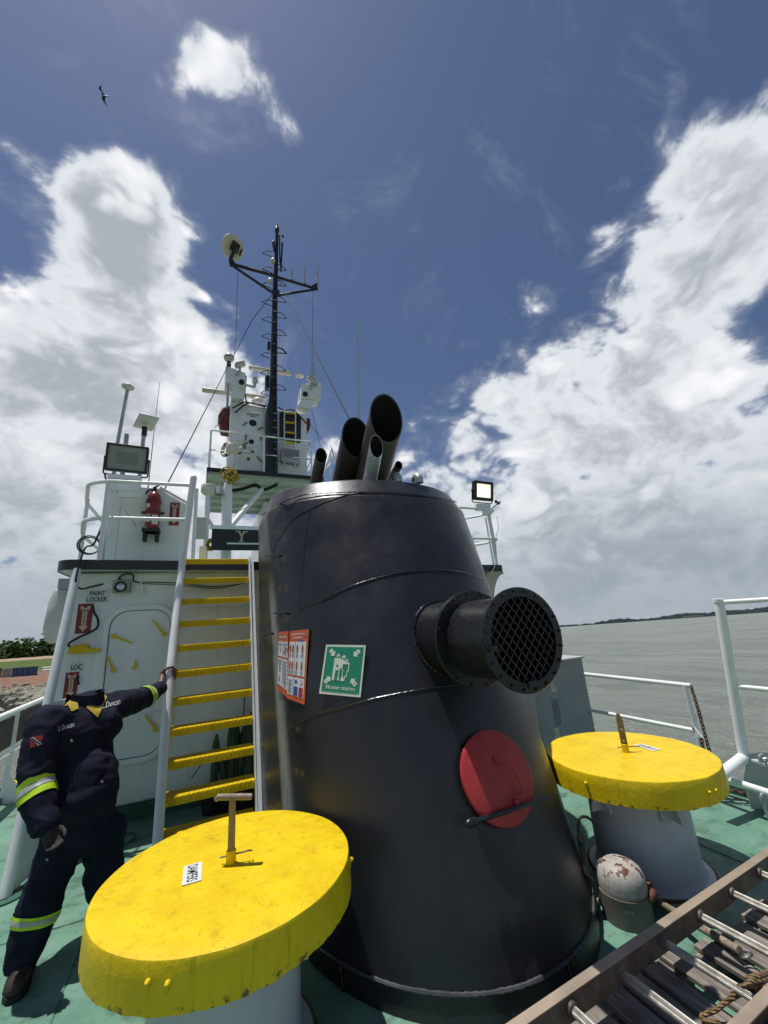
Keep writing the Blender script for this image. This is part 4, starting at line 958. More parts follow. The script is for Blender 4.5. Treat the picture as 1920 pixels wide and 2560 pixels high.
# big floodlight
def floodlight(quad, Yp, label, lit, tilt=10, depth=.06, grp='floodlights on the upper deck', fr=.05):
    TL, TR, BL, BR = [at(x, y, Y=Yp) for x, y in quad]; c = (TL + TR + BL + BR) / 4; w = ((TR - TL).length + (BR - BL).length) / 2; h = ((TL - BL).length + (TR - BR).length) / 2
    u = ((TR - TL) + (BR - BL)).normalized(); u.y = 0; u.normalize(); n = (Vector((0, -1, 0)) + Vector((0, 0, -.18))).normalized(); v = u.cross(n); v = -v if v.z < 0 else v; n = u.cross(v); n = -n if n.y > 0 else n
    t = thing('floodlight', label, 'floodlight', c - v * h * .7, grp); rot = Matrix((u, v, n)).transposed()
    m = MB(); m.box(c - n * depth / 2, (w, h, depth), rot); obj('housing', m, MAT['blackplastic'], t, bevel=.012)
    m = MB(); b_ = w * fr
    m.box(c + n * .012 + v * (h / 2 - b_ / 2), (w, b_, .03), rot); m.box(c + n * .012 - v * (h / 2 - b_ / 2), (w, b_, .03), rot); m.box(c + n * .012 + u * (w / 2 - b_ / 2), (b_, h - 2 * b_, .0299), rot); m.box(c + n * .012 - u * (w / 2 - b_ / 2), (b_, h - 2 * b_, .0299), rot); obj('frame', m, MAT['blackplastic'], t, bevel=.003)
    m = MB(); m.box(c + n * .004, (w - 2 * b_, h - 2 * b_, .006), rot)
    obj('reflector', m, plain('lit_reflector', (.7, .66, .5), .3, 0, (1, .93, .70), 1.0) if lit else plain('grey_reflector', (.30, .32, .29), .25), t)
    m = MB(); m.box(c + n * .009, (w * .52, h * .42, .004), rot); obj('led_panel', m, plain('lit_led', (.9, .9, .85), .3, 0, (1, .97, .88), 4.0) if lit else plain('led_panel', (.24, .245, .20), .35), t)
    m = MB()
    for s_ in (-1, 1): m.tube(bend([c + u * s_ * (w / 2 + .012) - n * .03, c + u * s_ * (w / 2 + .012) - n * .03 - v * h * .62, c - n * .03 - v * h * .62], .03), .009, 8); m.cyl(c + u * s_ * (w / 2) - n * .03, c + u * s_ * (w / 2 + .02) - n * .03, .018, n=10)
    obj('yoke', m, MAT['blackplastic'], t); return t, c, u, v, n, w, h
t, c, u, v, n, w, h = floodlight([(266, 1108), (371, 1121), (262, 1173), (368, 1184)], 5.35, 'large unlit floodlight with black frame on the upper port railing', False)
m = MB(); q = c - v * h * .62; m.box(q - UZ * .045 - n * .03, (.34, .16, .06)); m.box(q - UZ * .15 - n * .03 + u * .01, (.30, .18, .13)); m.bb((q.x - .10, q.y + .02, UD), (q.x - .02, q.y + .10, q.z - .05)); m.box(q - UZ * .24 + u * .06, (.22, .06, .08)); obj('mount', m, MAT['white'], t, bevel=.006)
for k in (-1, 1):
    m = MB(); m.sphere(q + u * .09 * k - UZ * .01 - n * .10, .012, 8, 6); obj('wing_nut', m, MAT['oldrod'], t)

def antenna_pole(name, label, a, b, Yp, r_, mt, cat='antenna', grp=None): 
    A, B = at(*a, Y=Yp), at(*b, Y=Yp); t = thing(name, label, cat, A, grp); m = MB(); m.tube([A, B], r_, 12); obj('pole', m, mt, t); return t, A, B
t, A, B = antenna_pole('mushroom_antenna', 'tall grey pole with small disc antenna behind the large floodlight', (293, 1112), (320, 968), 5.9, .022, MAT['galv'])
ax = (B - A).normalized(); m = MB(); m.lathe([(.02, -.05), (.075, -.01), (.08, .01), (.06, .03), (0, .035)], B, ax, 20); obj('disc_head', m, MAT['offwhite'], t)
m = MB(); m.bb((A.x - .02, 5.88, UD), (A.x + .02, 5.92, A.z)); obj('lower_pole', m, MAT['galv'], t)
t, A, B = antenna_pole('short_post', 'short grey post behind the large floodlight', (314, 1116), (317, 1086), 5.9, .028, MAT['galv'], 'post'); m = MB(); m.tube([A, (A.x, A.y, UD)], .028, 12); obj('lower_pole', m, MAT['galv'], t)
t, A, B = antenna_pole('panel_antenna', 'square flat white satellite panel on a post behind the floodlight', (356, 1120), (362, 1068), 5.9, .025, MAT['galv']); m = MB(); m.tube([A, (A.x, A.y, UD)], .024, 12); obj('lower_pole', m, MAT['galv'], t)
m = MB(); m.tube([at(360, 1090, Y=5.9), B], .034, 12); obj('collar', m, MAT['blackplastic'], t)
q = [at(348, 1035, Y=5.72), at(398, 1048, Y=5.72), at(380, 1080, Y=6.05), at(331, 1067, Y=6.05)]; nn = (q[1] - q[0]).cross(q[3] - q[0]).normalized(); nn = nn if nn.z > 0 else -nn
m = MB(); m.v += q + [x + nn * .035 for x in q]; m.f += [(0, 1, 2, 3), (4, 7, 6, 5), (0, 4, 5, 1), (1, 5, 6, 2), (2, 6, 7, 3), (3, 7, 4, 0)]; obj('panel', m, MAT['offwhite'], t, bevel=.012)
m = MB(); m.tube([at(371, 1210, Y=6.3), at(385, 1080, Y=6.3), at(399, 957, Y=6.3)], [.009, .006, .0035], 6); A = at(371, 1210, Y=6.3); m.tube([A, (A.x, A.y, UD)], .012, 6); tag(obj('whip_antenna', m, MAT['grey'], base=A), 'thin whip antenna right of the square satellite panel', 'antenna')

# brace pipe left of the locker
BB, BT = at(12, 2245, Z=0), at(192, 1437, Y=5.02); BT.z = UD - .1
br = thing('brace_pipe', 'thick white raking brace pipe beside the person', 'brace', BB)
m = MB(); m.tube([BB, BB + (BT - BB) * .24], .040, 16); m.tube([BB + (BT - BB) * .24, BT], .038, 16); obj('pipe', m, MAT['white'], br)
q = BB + (BT - BB) * .24; m = MB(); m.torus(q, BT - BB, .040, .006, 24, 6); obj('weld_seam', m, MAT['white'], br)
m = MB(); m.v += [BB + Vector((.03, .05, .02)), BB + Vector((.25, WL - BB.y - .01, .02)), Vector((BB.x + .25, WL - .01, 1.25)), BB + (BT - BB) * .5 + Vector((.03, .03, 0))]; m.v += [x + Vector((.012, 0, 0)) for x in m.v[:4]]; m.f += [(0, 1, 2, 3), (7, 6, 5, 4), (0, 4, 5, 1), (1, 5, 6, 2), (2, 6, 7, 3), (3, 7, 4, 0)]; obj('web_plate', m, MAT['white_wall'], br)
m = MB(); m.lathe([(.12, 0), (.12, .012), (.055, .012)], BB, (0, 0, 1), 24); obj('foot_plate', m, MAT['boot_green'], br)

# port railing along the deck edge
pt = thing('guard_rail', 'open white railing along the port deck edge behind the person', 'railing', (XP, 7, 0)); X_ = -1.95
m = MB(); m.tube([(X_, 3.0, .96), (X_, 14, 1.02)], .032, 12); obj('top_rail', m, MAT['white'], pt)
m = MB(); m.tube([(X_, 3.0, .5), (X_, 14, .52)], .016, 10); obj('mid_rail', m, MAT['white'], pt)
for y in (3.6, 5.1, 6.62, 8.1, 9.6, 11.2):
    m = MB(); m.beam((X_, y, 0), (X_, y, .95), .06, .014, (0, 1, 0)); m.prism([(0, 0), (.16, 0), (0, .35)], (X_ + .01, y - .006, 0), (1, 0, 0), UZ, .012) ; obj('stanchion', m, MAT['white'], pt)
for y0_, y1_ in ((3.65, 5.06), (5.14, 6.58), (6.66, 8.06), (8.14, 9.56), (9.64, 11.16)):
    m = MB(); m.bb((X_ - .012, y0_, .60), (X_ + .004, y1_, .925)); obj('dark_panel', m, MAT['rail_panel'], pt)
hk = thing('lashing_hook', 'yellow ring hook with black wire at the port deck edge', 'hook', at(26, 1962, Z=.03)); p = at(26, 1962, Z=.05)
m = MB(); m.torus(p, (.3, -.5, .8), .06, .012, 20, 8); m.tube([p + Vector((.05, .05, .02)), p + Vector((.16, .28, .06))], .014, 8); obj('hook', m, MAT['yellow'], hk)
m = MB(); m.tube(smooth_path([p + Vector((-.08, -.15, -.02)), p + Vector((0, .05, .03)), p + Vector((.12, .35, .06)), p + Vector((.2, .8, .05))]), .014, 8); obj('wire', m, MAT['rubber'], hk)

# liferaft style white canister outboard of the brace
p = at(150, 1548, X=-1.55); lr = thing('liferaft_canister', 'rounded white canister behind the brace pipe at the left', 'liferaft', (p.x, p.y, UD - .8)); m = MB(); m.tube([p + Vector((.0, -.0, -.28)), p + Vector((0, 0, -.24)), p + Vector((0, 0, -.1)), p + Vector((0, .02, .2)), p + Vector((0, .03, .33)), p + Vector((0, .04, .37))], [.06, .12, .15, .14, .11, .05], 24); obj('canister', m, MAT['offwhite'], lr)
m = MB(); m.box(p + Vector((.02, -.02, .42)), (.14, .14, .14)); m.box(p + Vector((.18, .0, .1)), (.2, .06, .05)); m.box(p + Vector((.18, 0, -.15)), (.2, .06, .05)); split('bracket', m, MAT['grey'], lr, bevel=.01)

# ================================================================ SIGNS ON THE FUNNEL
class Quad:
    def __init__(s, TL, TR, BL, BR):
        nn = ((TR - BL).cross(BR - TL)).normalized(); cc_ = (TL + TR + BL + BR) / 4; TL, TR, BL, BR = [q - nn * (q - cc_).dot(nn) for q in (TL, TR, BL, BR)]
        s.c = TL, TR, BL, BR; s.n = (TR - TL).cross(BL - TL).normalized(); s.n = s.n if s.n.y < 0 else -s.n
        s.w = ((TR - TL).length + (BR - BL).length) / 2; s.h = ((TL - BL).length + (TR - BR).length) / 2
    def p(s, u, v, o=0.0):
        TL, TR, BL, BR = s.c; return (TL * (1 - u) + TR * u) * (1 - v) + (BL * (1 - u) + BR * u) * v + s.n * o
    def poly(s, mb, pts, o, t=.0012):
        k = len(pts); i = len(mb.v); mb.v += [s.p(u, v, o + t) for u, v in pts] + [s.p(u, v, o) for u, v in pts]
        mb.f.append(tuple(range(i, i + k))); mb.f += [(i + a, i + (a + 1) % k, i + k + (a + 1) % k, i + k + a) for a in range(k)]; return mb
    def rect(s, mb, u0, v0, u1, v1, o, t=.0012): return s.poly(mb, [(u0, v0), (u1, v0), (u1, v1), (u0, v1)], o, t)
    def disc(s, mb, u, v, r, o, n=18, ry=None):
        k = s.w / s.h; return s.poly(mb, [(u + r * math.cos(2 * math.pi * a / n), v + (ry or r * k) * math.sin(2 * math.pi * a / n)) for a in range(n)], o)
    def text(s, mb, txt, u, v, h, w, o, bold=.0):
        vs, fs = text_mesh(txt, 1.0, bold); x0, x1 = min(q.x for q in vs), max(q.x for q in vs); y0, y1 = min(q.y for q in vs), max(q.y for q in vs); mb.keep = True
        mb.add([s.p(u + (q.x - (x0 + x1) / 2) / (x1 - x0) * w, v - (q.y - (y0 + y1) / 2) / (y1 - y0) * h, o) for q in vs], fs); return mb
def FH(px, py, o=.014): p = f_hit(px, py); return p + f_norm(p) * o
qc = [FH(817, 1612), FH(917, 1615), FH(803, 1734), FH(902, 1744)]
Q = Quad(*qc); ms = thing('muster_station_sign', 'green Muster station sign on the black funnel', 'sign', sum(qc, Vector()) / 4)
m = MB(); Q.rect(m, 0, 0, 1, 1, -.003, .005); obj('plate', m, MAT['mwhite'], ms)
m = MB(); Q.rect(m, .045, .045, .955, .945, .0025, .0012); obj('green_panel', m, MAT['mgreen'], ms)
o_ = .0042
m = MB()                                       # the huddled figures
for u, v, r in ((.36, .23, .043), (.50, .255, .045), (.585, .32, .033)): Q.disc(m, u, v, r, o_)
Q.poly(m, [(.27, .275), (.42, .28), (.47, .305), (.56, .325), (.62, .345), (.655, .375), (.655, .39), (.50, .40), (.49, .52), (.30, .52), (.27, .52)], o_)
Q.poly(m, [(.27, .515), (.335, .515), (.325, .72), (.27, .72)], o_); Q.poly(m, [(.42, .50), (.44, .50), (.43, .62), (.445, .72), (.39, .72), (.405, .62)], o_)
Q.poly(m, [(.50, .50), (.52, .50), (.52, .62), (.56, .70), (.56, .725), (.48, .725), (.505, .62)], o_)
Q.poly(m, [(.635, .37), (.66, .37), (.655, .53), (.62, .55), (.63, .62), (.585, .66), (.575, .725), (.55, .725), (.57, .64), (.61, .60), (.60, .54), (.635, .51)], o_)
split('people_pictogram', m, MAT['mwhite'], ms)
m = MB()
for u, v, r in ((.362, .24, .014), (.50, .262, .014), (.59, .328, .010), (.36, .43, .025), (.46, .49, .02)): Q.disc(m, u, v, r, o_ + .0014)
Q.poly(m, [(.345, .53), (.405, .53), (.40, .6), (.395, .72), (.345, .72)], o_ + .0014); split('pictogram_gap', m, MAT['mgreen'], ms)
for k, (u, v, a) in enumerate(((.20, .17, 45), (.80, .17, 135), (.17, .72, -45), (.80, .73, -135))):
    ca, sa = math.cos(R(a)), math.sin(R(a)); asp = Q.w / Q.h; m = MB()
    Q.poly(m, [(u + (x * ca - y * sa), v + (x * sa + y * ca) * asp) for x, y in ((-.09, -.045), (.02, -.045), (.02, -.085), (.09, 0), (.02, .085), (.02, .045), (-.09, .045))], o_); ar = obj('arrow', m, MAT['mwhite'], ms)
    m = MB(); Q.disc(m, u - .03 * ca, v - .03 * sa, .012, o_ + .0014, 8); obj('arrow_dot', m, MAT['mgreen'], ar)
m = MB(); Q.text(m, 'Muster station', .50, .855, .075, .70, o_ + .0002, .012); obj('lettering', m, MAT['mwhite'], ms)

# lifejacket donning poster, bent round the casing
pa, pb_, pc = (FH(698, 1580, .008), FH(697, 1722, .008)), (FH(725, 1578, .010), FH(722, 1745, .010)), (FH(777, 1574, .012), FH(763, 1762, .012))
po = thing('lifejacket_poster', 'orange lifejacket donning poster curling on the funnel beside the ladder', 'poster', pb_[0])
def panel(Qq, first):
    m = MB(); Qq.rect(m, 0, 0, 1, 1, -.002, .003); obj('sheet', m, MAT['orange'], po); o = .0015
    mw, mg, mbn, ml, mbl, mrd, mk = MB(), MB(), MB(), MB(), MB(), MB(), MB()
    if first:
        for u0, v0, u1, v1 in ((.05, .17, .47, .42), (.52, .17, .96, .42), (.05, .455, .48, .90), (.52, .455, .96, .90)): Qq.rect(mw, u0, v0, u1, v1, o)
        for u, v, w, h in ((.26, .31, .12, .08), (.74, .28, .2, .07), (.25, .62, .16, .12), (.2, .80, .12, .10), (.72, .84, .14, .08)): Qq.poly(mg, [(u - w / 2, v - h / 2), (u, v - h * .7), (u + w / 2, v - h * .1), (u + w * .3, v + h / 2), (u - w * .35, v + h * .4)], o + .0014)
        for u, v in ((.62, .34), (.76, .36), (.88, .29)): Qq.rect(mbn, u - .05, v - .03, u + .05, v + .03, o + .0014)
        for u, v0, n_ in ((.26, .20, 2), (.74, .195, 2), (.26, .475, 4), (.74, .475, 9), (.74, .66, 8)):
            for i in range(n_): Qq.rect(mk, u - .17, v0 + i * .020, u + .17 - .05 * (i % 3), v0 + i * .020 + .008, o + .0014)
        Qq.text(ml, 'How to Don', .5, .085, .05, .72, o + .0015, .02)
    else:
        for u0, v0, u1, v1 in ((.04, .17, .34, .65), (.37, .17, .92, .65), (.04, .68, .34, .93), (.37, .68, .92, .93)): Qq.rect(mw, u0, v0, u1, v1, o)
        for i, u in enumerate((.11, .25, .48, .75)):
            for v in (.28, .52):
                Qq.poly(mbn, [(u - .045, v - .05), (u + .045, v - .05), (u + .055, v + .01), (u + .03, v + .055), (u - .03, v + .055), (u - .05, v + .0)], o + .0014); Qq.disc(mg, u, v - .065, .026, o + .0014, 8)
                for k in range(4): Qq.rect(mk, u - .055, v + .07 + k * .013, u + .05 - .02 * (k % 2), v + .076 + k * .013, o + .0014)
        for k in range(11): Qq.rect(mk, .08, .72 + k * .018, .30 - .04 * (k % 3), .728 + k * .018, o + .0014)
        Qq.disc(mbl, .49, .735, .07, o + .0014, 16); Qq.rect(mbl, .39, .80, .60, .925, o + .0014); Qq.rect(mrd, .66, .80, .88, .925, o + .0014); Qq.disc(mrd, .77, .735, .07, o + .0014, 16)
        d_ = MB(); Qq.disc(d_, .77, .735, .05, o + .0027, 16); obj('prohibition_ring', d_, MAT['poster_white'], po)
        Qq.rect(mbl, .50, .15, .78, .166, o + .0014); Qq.text(ml, 'Lifejacket donning', .46, .055, .035, .62, o + .0015, .02); Qq.text(ml, 'instructions', .46, .105, .035, .40, o + .0015, .02)
        Qq.disc(mg, .86, .07, .06, o + .0014, 12)
    for mm, mt, nm in ((mw, 'poster_white', 'white_field'), (mg, 'poster_grey', 'figure_sketch'), (mbn, 'poster_brown', 'lifejacket_sketch'), (mk, 'poster_grey', 'small_print'), (mbl, 'poster_blue', 'blue_symbol'), (mrd, 'poster_red', 'red_symbol'), (ml, 'poster_white', 'lettering')):
        if mm.v: (obj if nm in ('small_print', 'lettering') else split)(nm, mm, MAT[mt], po)
panel(Quad(pa[0], pb_[0], pa[1], pb_[1]), True); panel(Quad(pb_[0], pc[0], pb_[1], pc[1]), False)

# ================================================================ STARBOARD SIDE
SX = 4.2
cab = thing('electrical_cabinet', 'tall grey steel cabinet behind the vent duct', 'cabinet', (3.75, 3.8, 0)); CY = 3.6
m = MB(); m.bb((3.30, CY, .08), (4.08, CY + .42, 1.125)); obj('body', m, MAT['grey_cab'], cab, bevel=.006)
m = MB(); m.bb((3.27, CY - .025, 1.128), (4.10, CY + .45, 1.15)); obj('lid', m, MAT['grey'], cab, bevel=.004)
m = MB(); m.bb((3.33, CY + .02, 0), (4.05, CY + .40, .08)); obj('plinth', m, MAT['boot_green'], cab)
m = MB(); m.bb((3.31, CY - .004, .12), (4.06, CY - .0, 1.09)); obj('door', m, MAT['grey_cab'], cab, bevel=.002)
def sticker(px0, py0, px1, py1, mt, nm, lift):
    a, b = at(px0, py0, Y=CY - lift), at(px1, py1, Y=CY - lift); m = MB(); m.bb((a.x, CY - lift, b.z), (b.x, CY - lift - .0015, a.z)); return obj(nm, m, mt, cab), a, b
s_, a, b = sticker(1374, 1696, 1392, 1727, MAT['offwhite'], 'rating_label', .0045)
m = MB(); text_on(m, 'EIIC', ((a.x * .25 + b.x * .75), CY - .0062, (a.z + b.z) / 2), (0, 0, -1), (1, 0, 0), (b.x - a.x) * .4, (a.z - b.z) * .75, .0006, .02); obj('lettering', m, MAT['signblack'], s_)
for k in range(6):
    m = MB(); z = a.z - (a.z - b.z) * (.12 + k * .14); m.bb((a.x + .006, CY - .0062, z), (a.x + (b.x - a.x) * .5, CY - .0066, z - .008)); obj('print_line', m, MAT['poster_grey'], s_)
sticker(1378, 1750, 1405, 1812, paint('dull_grey_plate', (.15, .16, .165), .6, .1), 'blank_plate', .0045)
s_, a, b = sticker(1385, 1822, 1401, 1852, MAT['signcream'], 'warning_label', .0045)
for k in range(5):
    m = MB(); z = a.z - (a.z - b.z) * (.2 + k * .15); m.bb((a.x + .008, CY - .0062, z), (b.x - .008, CY - .0066, z - .008)); obj('print_line', m, MAT['poster_grey'], s_)
m = MB()
for z in (.2, .55, .95): m.cyl((4.03, CY - .004, z), (4.03, CY - .012, z), .012, n=8)
split('bolt', m, MAT['grey_cab'], cab)

sr = thing('guard_rail', 'low white two-bar railing on the starboard side behind the right vent', 'railing', (SX, 3, 0))
yE = 2.55
m = MB(); m.tube([(SX, 9, .96), (SX, yE, .925)], .022, 12); m.sphere((SX, yE, .925), .023); obj('top_rail', m, MAT['white'], sr)
m = MB(); m.tube([(SX, 9, .56), (SX, yE + .03, .535)], .020, 12); obj('mid_rail', m, MAT['white'], sr)
for y in (yE + .035, 4.4, 6.0, 7.6):
    m = MB(); m.beam((SX, y, 0), (SX, y, .92), .055, .014, (0, 1, 0)); obj('post', m, MAT['white'], sr)
m = MB(); m.prism([(0, 0), (.05, 0), (.0, .08)], (SX - .03, yE + .02, .5), (0, -1, 0), UZ, .02); obj('gusset', m, MAT['white'], sr)
def chain(pts, label, name='chain', lk=.042):
    P = smooth_path(pts, 20); L_ = [0]
    for i in range(1, len(P)): L_.append(L_[-1] + (P[i] - P[i - 1]).length)
    n = int(L_[-1] / (lk * .72)); m = MB(); u0 = None
    for k in range(n):
        s = (k + .5) * L_[-1] / n; i = max(j for j in range(len(L_)) if L_[j] <= s); i = min(i, len(P) - 2); f = (s - L_[i]) / max(1e-6, L_[i + 1] - L_[i]); c = P[i].lerp(P[i + 1], f); d = (P[i + 1] - P[i]).normalized()
        u, w, _ = frame(d, Vector((.3, 1, .2))); a = u if k % 2 else w; loop = []
        for j in range(12):
            t = 2 * math.pi * j / 12; loop.append(c + d * math.cos(t) * lk * .5 + a * math.sin(t) * lk * .30)
        m.tube(loop, lk * .12, 6, False, True)
    return tag(obj(name, m, MAT['rust'], base=P[0]), label, 'chain')
e = Vector((SX, yE, .93)); g0 = at(1770, 1868, X=SX - .02)
chain([e + Vector((-.01, -.02, 0)), at(1743, 1765, X=SX - .02), at(1758, 1820, X=SX - .02), at(1771, 1868, X=SX - .02), at(1790, 1935, X=SX), at(1815, 1970, X=SX), at(1850, 1980, X=SX + .05), at(1880, 1990, X=SX + .1)], 'rusty chain hanging from the end of the low starboard railing')
chain([at(1733, 1822, X=SX - .03), at(1752, 1845, X=SX - .03), at(1758, 1872, X=SX - .03), at(1775, 1925, X=SX - .03), at(1812, 1962, X=SX)], 'second rusty chain hooked on the lower bar of the starboard railing')
gt = thing('gangway_gate', 'tall white gate post and rails at the right edge', 'railing', (4.3, 2.3, 0)); GX = 4.3
J, T = at(1860, 1893, X=GX), at(1797, 1500, X=GX)
m = MB(); m.tube([J, T], [.040, .038], 16); m.lathe([(.042, -.03), (.043, -.03), (.043, .0), (0, .0)], T + UZ * .01, (T - J), 16); obj('post', m, MAT['white'], gt)
for (p0, p1, r_) in (((1803, 1506), (1935, 1498), .021), ((1840, 1716), (1935, 1726), .021), ((1868, 1896), (1935, 1915), .024)):
    a = at(*p0, X=GX); b = at(*p1, X=GX + .05); m = MB(); m.tube([a, b + (b - a) * .8], r_, 12); obj('rail', m, MAT['white'], gt)
m = MB(); a = at(1858, 1893, X=GX); b = at(1800, 1940, Z=.30); m.tube([J, b, b + (b - J) * .35], .043, 16); m.sphere(J, .044); obj('bottom_pipe', m, MAT['white'], gt)
m = MB(); a = at(1800, 1942, Z=.22); b = at(1935, 1986, Z=.22); m.tube([a - (b - a) * .5, b + (b - a) * .6], .026, 12); obj('lower_rail', m, MAT['white'], gt)
P0 = at(1891, 2020, Z=0); m = MB(); m.prism([(-.06, 0), (.26, 0), (.26, .42), (.12, .42), (.02, .40), (-.06, .2)], P0 + Vector((0, -.02, 0)), (.75, -.66, 0), UZ, .016); obj('hinge_plate', m, MAT['grey'], gt, bevel=.004)
m = MB(); q = P0 + Vector((.75, -.66, 0)) * .12 + UZ * .34; m.tube([q, q + Vector((-.05, -.07, 0))], .012, 8); m.cyl(q + Vector((-.01, -.012, 0)), q + Vector((-.03, -.035, 0)), .022, n=6); obj('hinge_bolt', m, MAT['white'], gt)
m = MB(); q = at(1912, 1900, X=4.1); m.torus(q, (.2, .5, .8), .035, .010, 16, 8); m.torus(q + Vector((.03, -.02, -.03)), (.8, .5, .1), .03, .009, 16, 8); m.torus(q + Vector((-.02, .01, .02)), (.1, .9, .4), .028, .008, 16, 8); tag(obj('shackle', m, MAT['galv'], base=q), 'shiny shackle links on the gate rail at the right edge', 'shackle')
m = MB(); q = at(1906, 1992, X=3.95); m.tube(smooth_path([q, q + Vector((0, 0, -.10)), q + Vector((.01, -.02, -.22)), q + Vector((.01, -.05, -.27)), q + Vector((.01, -.08, -.22))]), .011, 8); m.torus(q, (0, 1, .3), .025, .009, 14, 8); m.tube([q + Vector((.02, -.03, 0)), q + Vector((.02, -.03, -.14))], .008, 8); tag(obj('snap_hook', m, MAT['galv'], base=q), 'long metal snap hook hanging below the gate at the right edge', 'hook')

# upper starboard railing with the lit floodlight
us = thing('guard_rail', 'white curved railing on the upper starboard deck', 'railing', (4.2, 5.2, 2.43)); zb = UD - .1
m = MB(); q0, q1 = at(1222, 1288, Y=5.06), at(1241, 1412, Y=5.06); m.tube([(q1.x, 5.06, zb), (q0.x + .0, 5.06, q0.z)], .028, 12); obj('post', m, MAT['white'], us)
m = MB(); m.tube([(q1.x + .06, 5.2, zb), (q0.x + .04, 5.2, q0.z)], .016, 10); obj('post', m, MAT['white'], us)
for (py_, zz) in ((1272, at(1230, 1274, Y=5.06).z), (1345, at(1240, 1347, Y=5.06).z)):
    m = MB(); xr = at(1247 if py_ > 1300 else 1238, py_, Y=5.06).x; m.tube(bend([(2.6, 5.06, zz), (xr, 5.06, zz), (xr + .06, 5.35, zz), (xr - .6, 6.2, zz), (xr - 1.4, 7.4, zz)], .12, 6), .020, 12); obj('rail', m, MAT['white'], us)
t, c, u, v, n, w, h = floodlight([(1188, 1204), (1234, 1209), (1181, 1246), (1228, 1251)], 4.98, 'small lit floodlight on the upper starboard railing', True, fr=.12)
m = MB(); q = c - v * h * .68; m.box(q - UZ * .06 + n * -.03, (.26, .10, .10)); m.box(q - UZ * .14 + u * .05, (.12, .10, .10)); obj('mount', m, MAT['white'], t, bevel=.006)
ll = bpy.data.lights.new('floodlight_beam', 'AREA'); lo = bpy.data.objects.new('floodlight_beam', ll); COL.objects.link(lo); ll.energy = 3; ll.size = .2; ll.color = (1, .95, .82); lo.location = c + n * .05; lo.rotation_euler = n.to_track_quat('-Z', 'Y').to_euler()
m = MB(); p0 = at(1228, 1273, Y=5.1); p1 = at(1246, 1258, Y=5.05); m.tube([p0, p1], .008, 8); m.sphere(p1, .028, 10, 8); m.tube([p1, at(1251, 1254, Y=5.05)], .012, 8); m.sphere(at(1240, 1254, Y=5.05), (.03, .02, .03), 10, 8); tag(obj('small_camera', m, MAT['blackplastic'], base=p0), 'little black camera on an arm right of the lit floodlight', 'camera')
cable('power_cable', [at(1222, 1280, Y=4.98), at(1233, 1330, Y=4.98), at(1240, 1380, Y=4.97), at(1238, 1412, Y=4.97), at(1225, 1435, Y=4.97), at(1216, 1445, Y=5.0)], .007, 'white cable looping down the upper starboard post', mt=MAT['offwhite'])
cable('thin_cable', [at(1242, 1290, Y=5.0), at(1246, 1320, Y=5.0), at(1240, 1345, Y=5.0), at(1242, 1400, Y=5.0)], .004, 'thin grey wire bowing out beside the upper starboard post', mt=MAT['grey'])

# ================================================================ FOREGROUND RIGHT: LADDER ON PALLETS, CANISTER
# wooden pallets under the aluminium ladder
def pallet(x0, x1, y0, y1, z, label, ny):
    t = thing('wooden_pallet', label, 'pallet', ((x0 + x1) / 2, (y0 + y1) / 2, 0), 'weathered pallets under the ladder')
    for k in range(3):
        y = y0 + .04 + (y1 - y0 - .08) * k / 2; m = MB(); m.bb((x0, y - .035, .006), (x1, y + .035, z - .02)); obj('bearer', m, MAT['wood_y'], t, bevel=.003)
    for k in range(ny):
        x = x0 + (x1 - x0) * (k + .5) / ny; w = (x1 - x0) / ny * random.uniform(.32, .42); m = MB(); rot = Matrix.Rotation(random.uniform(-.03, .03), 3, 'Z'); m.box((x, (y0 + y1) / 2, z - .008), (w * 2, (y1 - y0) + random.uniform(-.05, .05), .019), rot); obj('plank', m, MAT['wood_x'], t, bevel=.002)
pallet(1.18, 2.12, .72, 1.66, .13, 'dark weathered pallet under the near end of the ladder', 7)
pallet(2.2, 3.0, .78, 1.62, .11, 'paler weathered pallet under the far end of the ladder', 6)
lz = .285; ly1, ly2 = 1.525, 1.165
al = thing('portable_ladder', 'long brown ladder with ribbed aluminium rungs lying across the pallets', 'ladder', (1.09, 1.525, .13)); al.rotation_euler.z = .043
xa, xb = .55, 3.75
for y, s_ in ((ly1, -1), (ly2, 1)):
    m = MB(); m.bb((xa, y - .004, lz - .075), (xb, y + .004, lz)); m.bb((xa, y + (.0041 if s_ < 0 else -.036), lz - .075), (xb, y + (.036 if s_ < 0 else -.0041), lz - .069)); ra = obj('side_rail', m, MAT['ladder_rail'], al)
    m = MB(); m.bb((xa, y + (-.004 if s_ < 0 else -.036), lz + .0005), (xb, y + (.036 if s_ < 0 else .004), lz + .006)); obj('rail_flange', m, MAT['ladder_edge'], ra, bevel=.001)
for k in range(11):
    x = 1.64 + .297 * (k - 4); m = MB(); n = 22; pr_ = []
    for j in range(n * 2): a = math.pi * j / n; r_ = .0165 if j % 2 else .0148; pr_.append((r_ * math.cos(a), r_ * math.sin(a)))
    m.prism(pr_, (x, ly1 - .004, lz - .036), (1, 0, 0), (0, 0, 1), ly1 - ly2 - .008); ru = obj('rung', m, MAT['rung'], al, sharp=20)
    m = MB()
    for y, d in ((ly1 - .004, -1), (ly2 + .004, 1)): m.lathe([(.017, 0), (.027, 0), (.024, .012), (.018, .016)], (x, y, lz - .036), (0, d, 0), 18)
    split('rung_collar', m, MAT['ladder_rail'], ru)
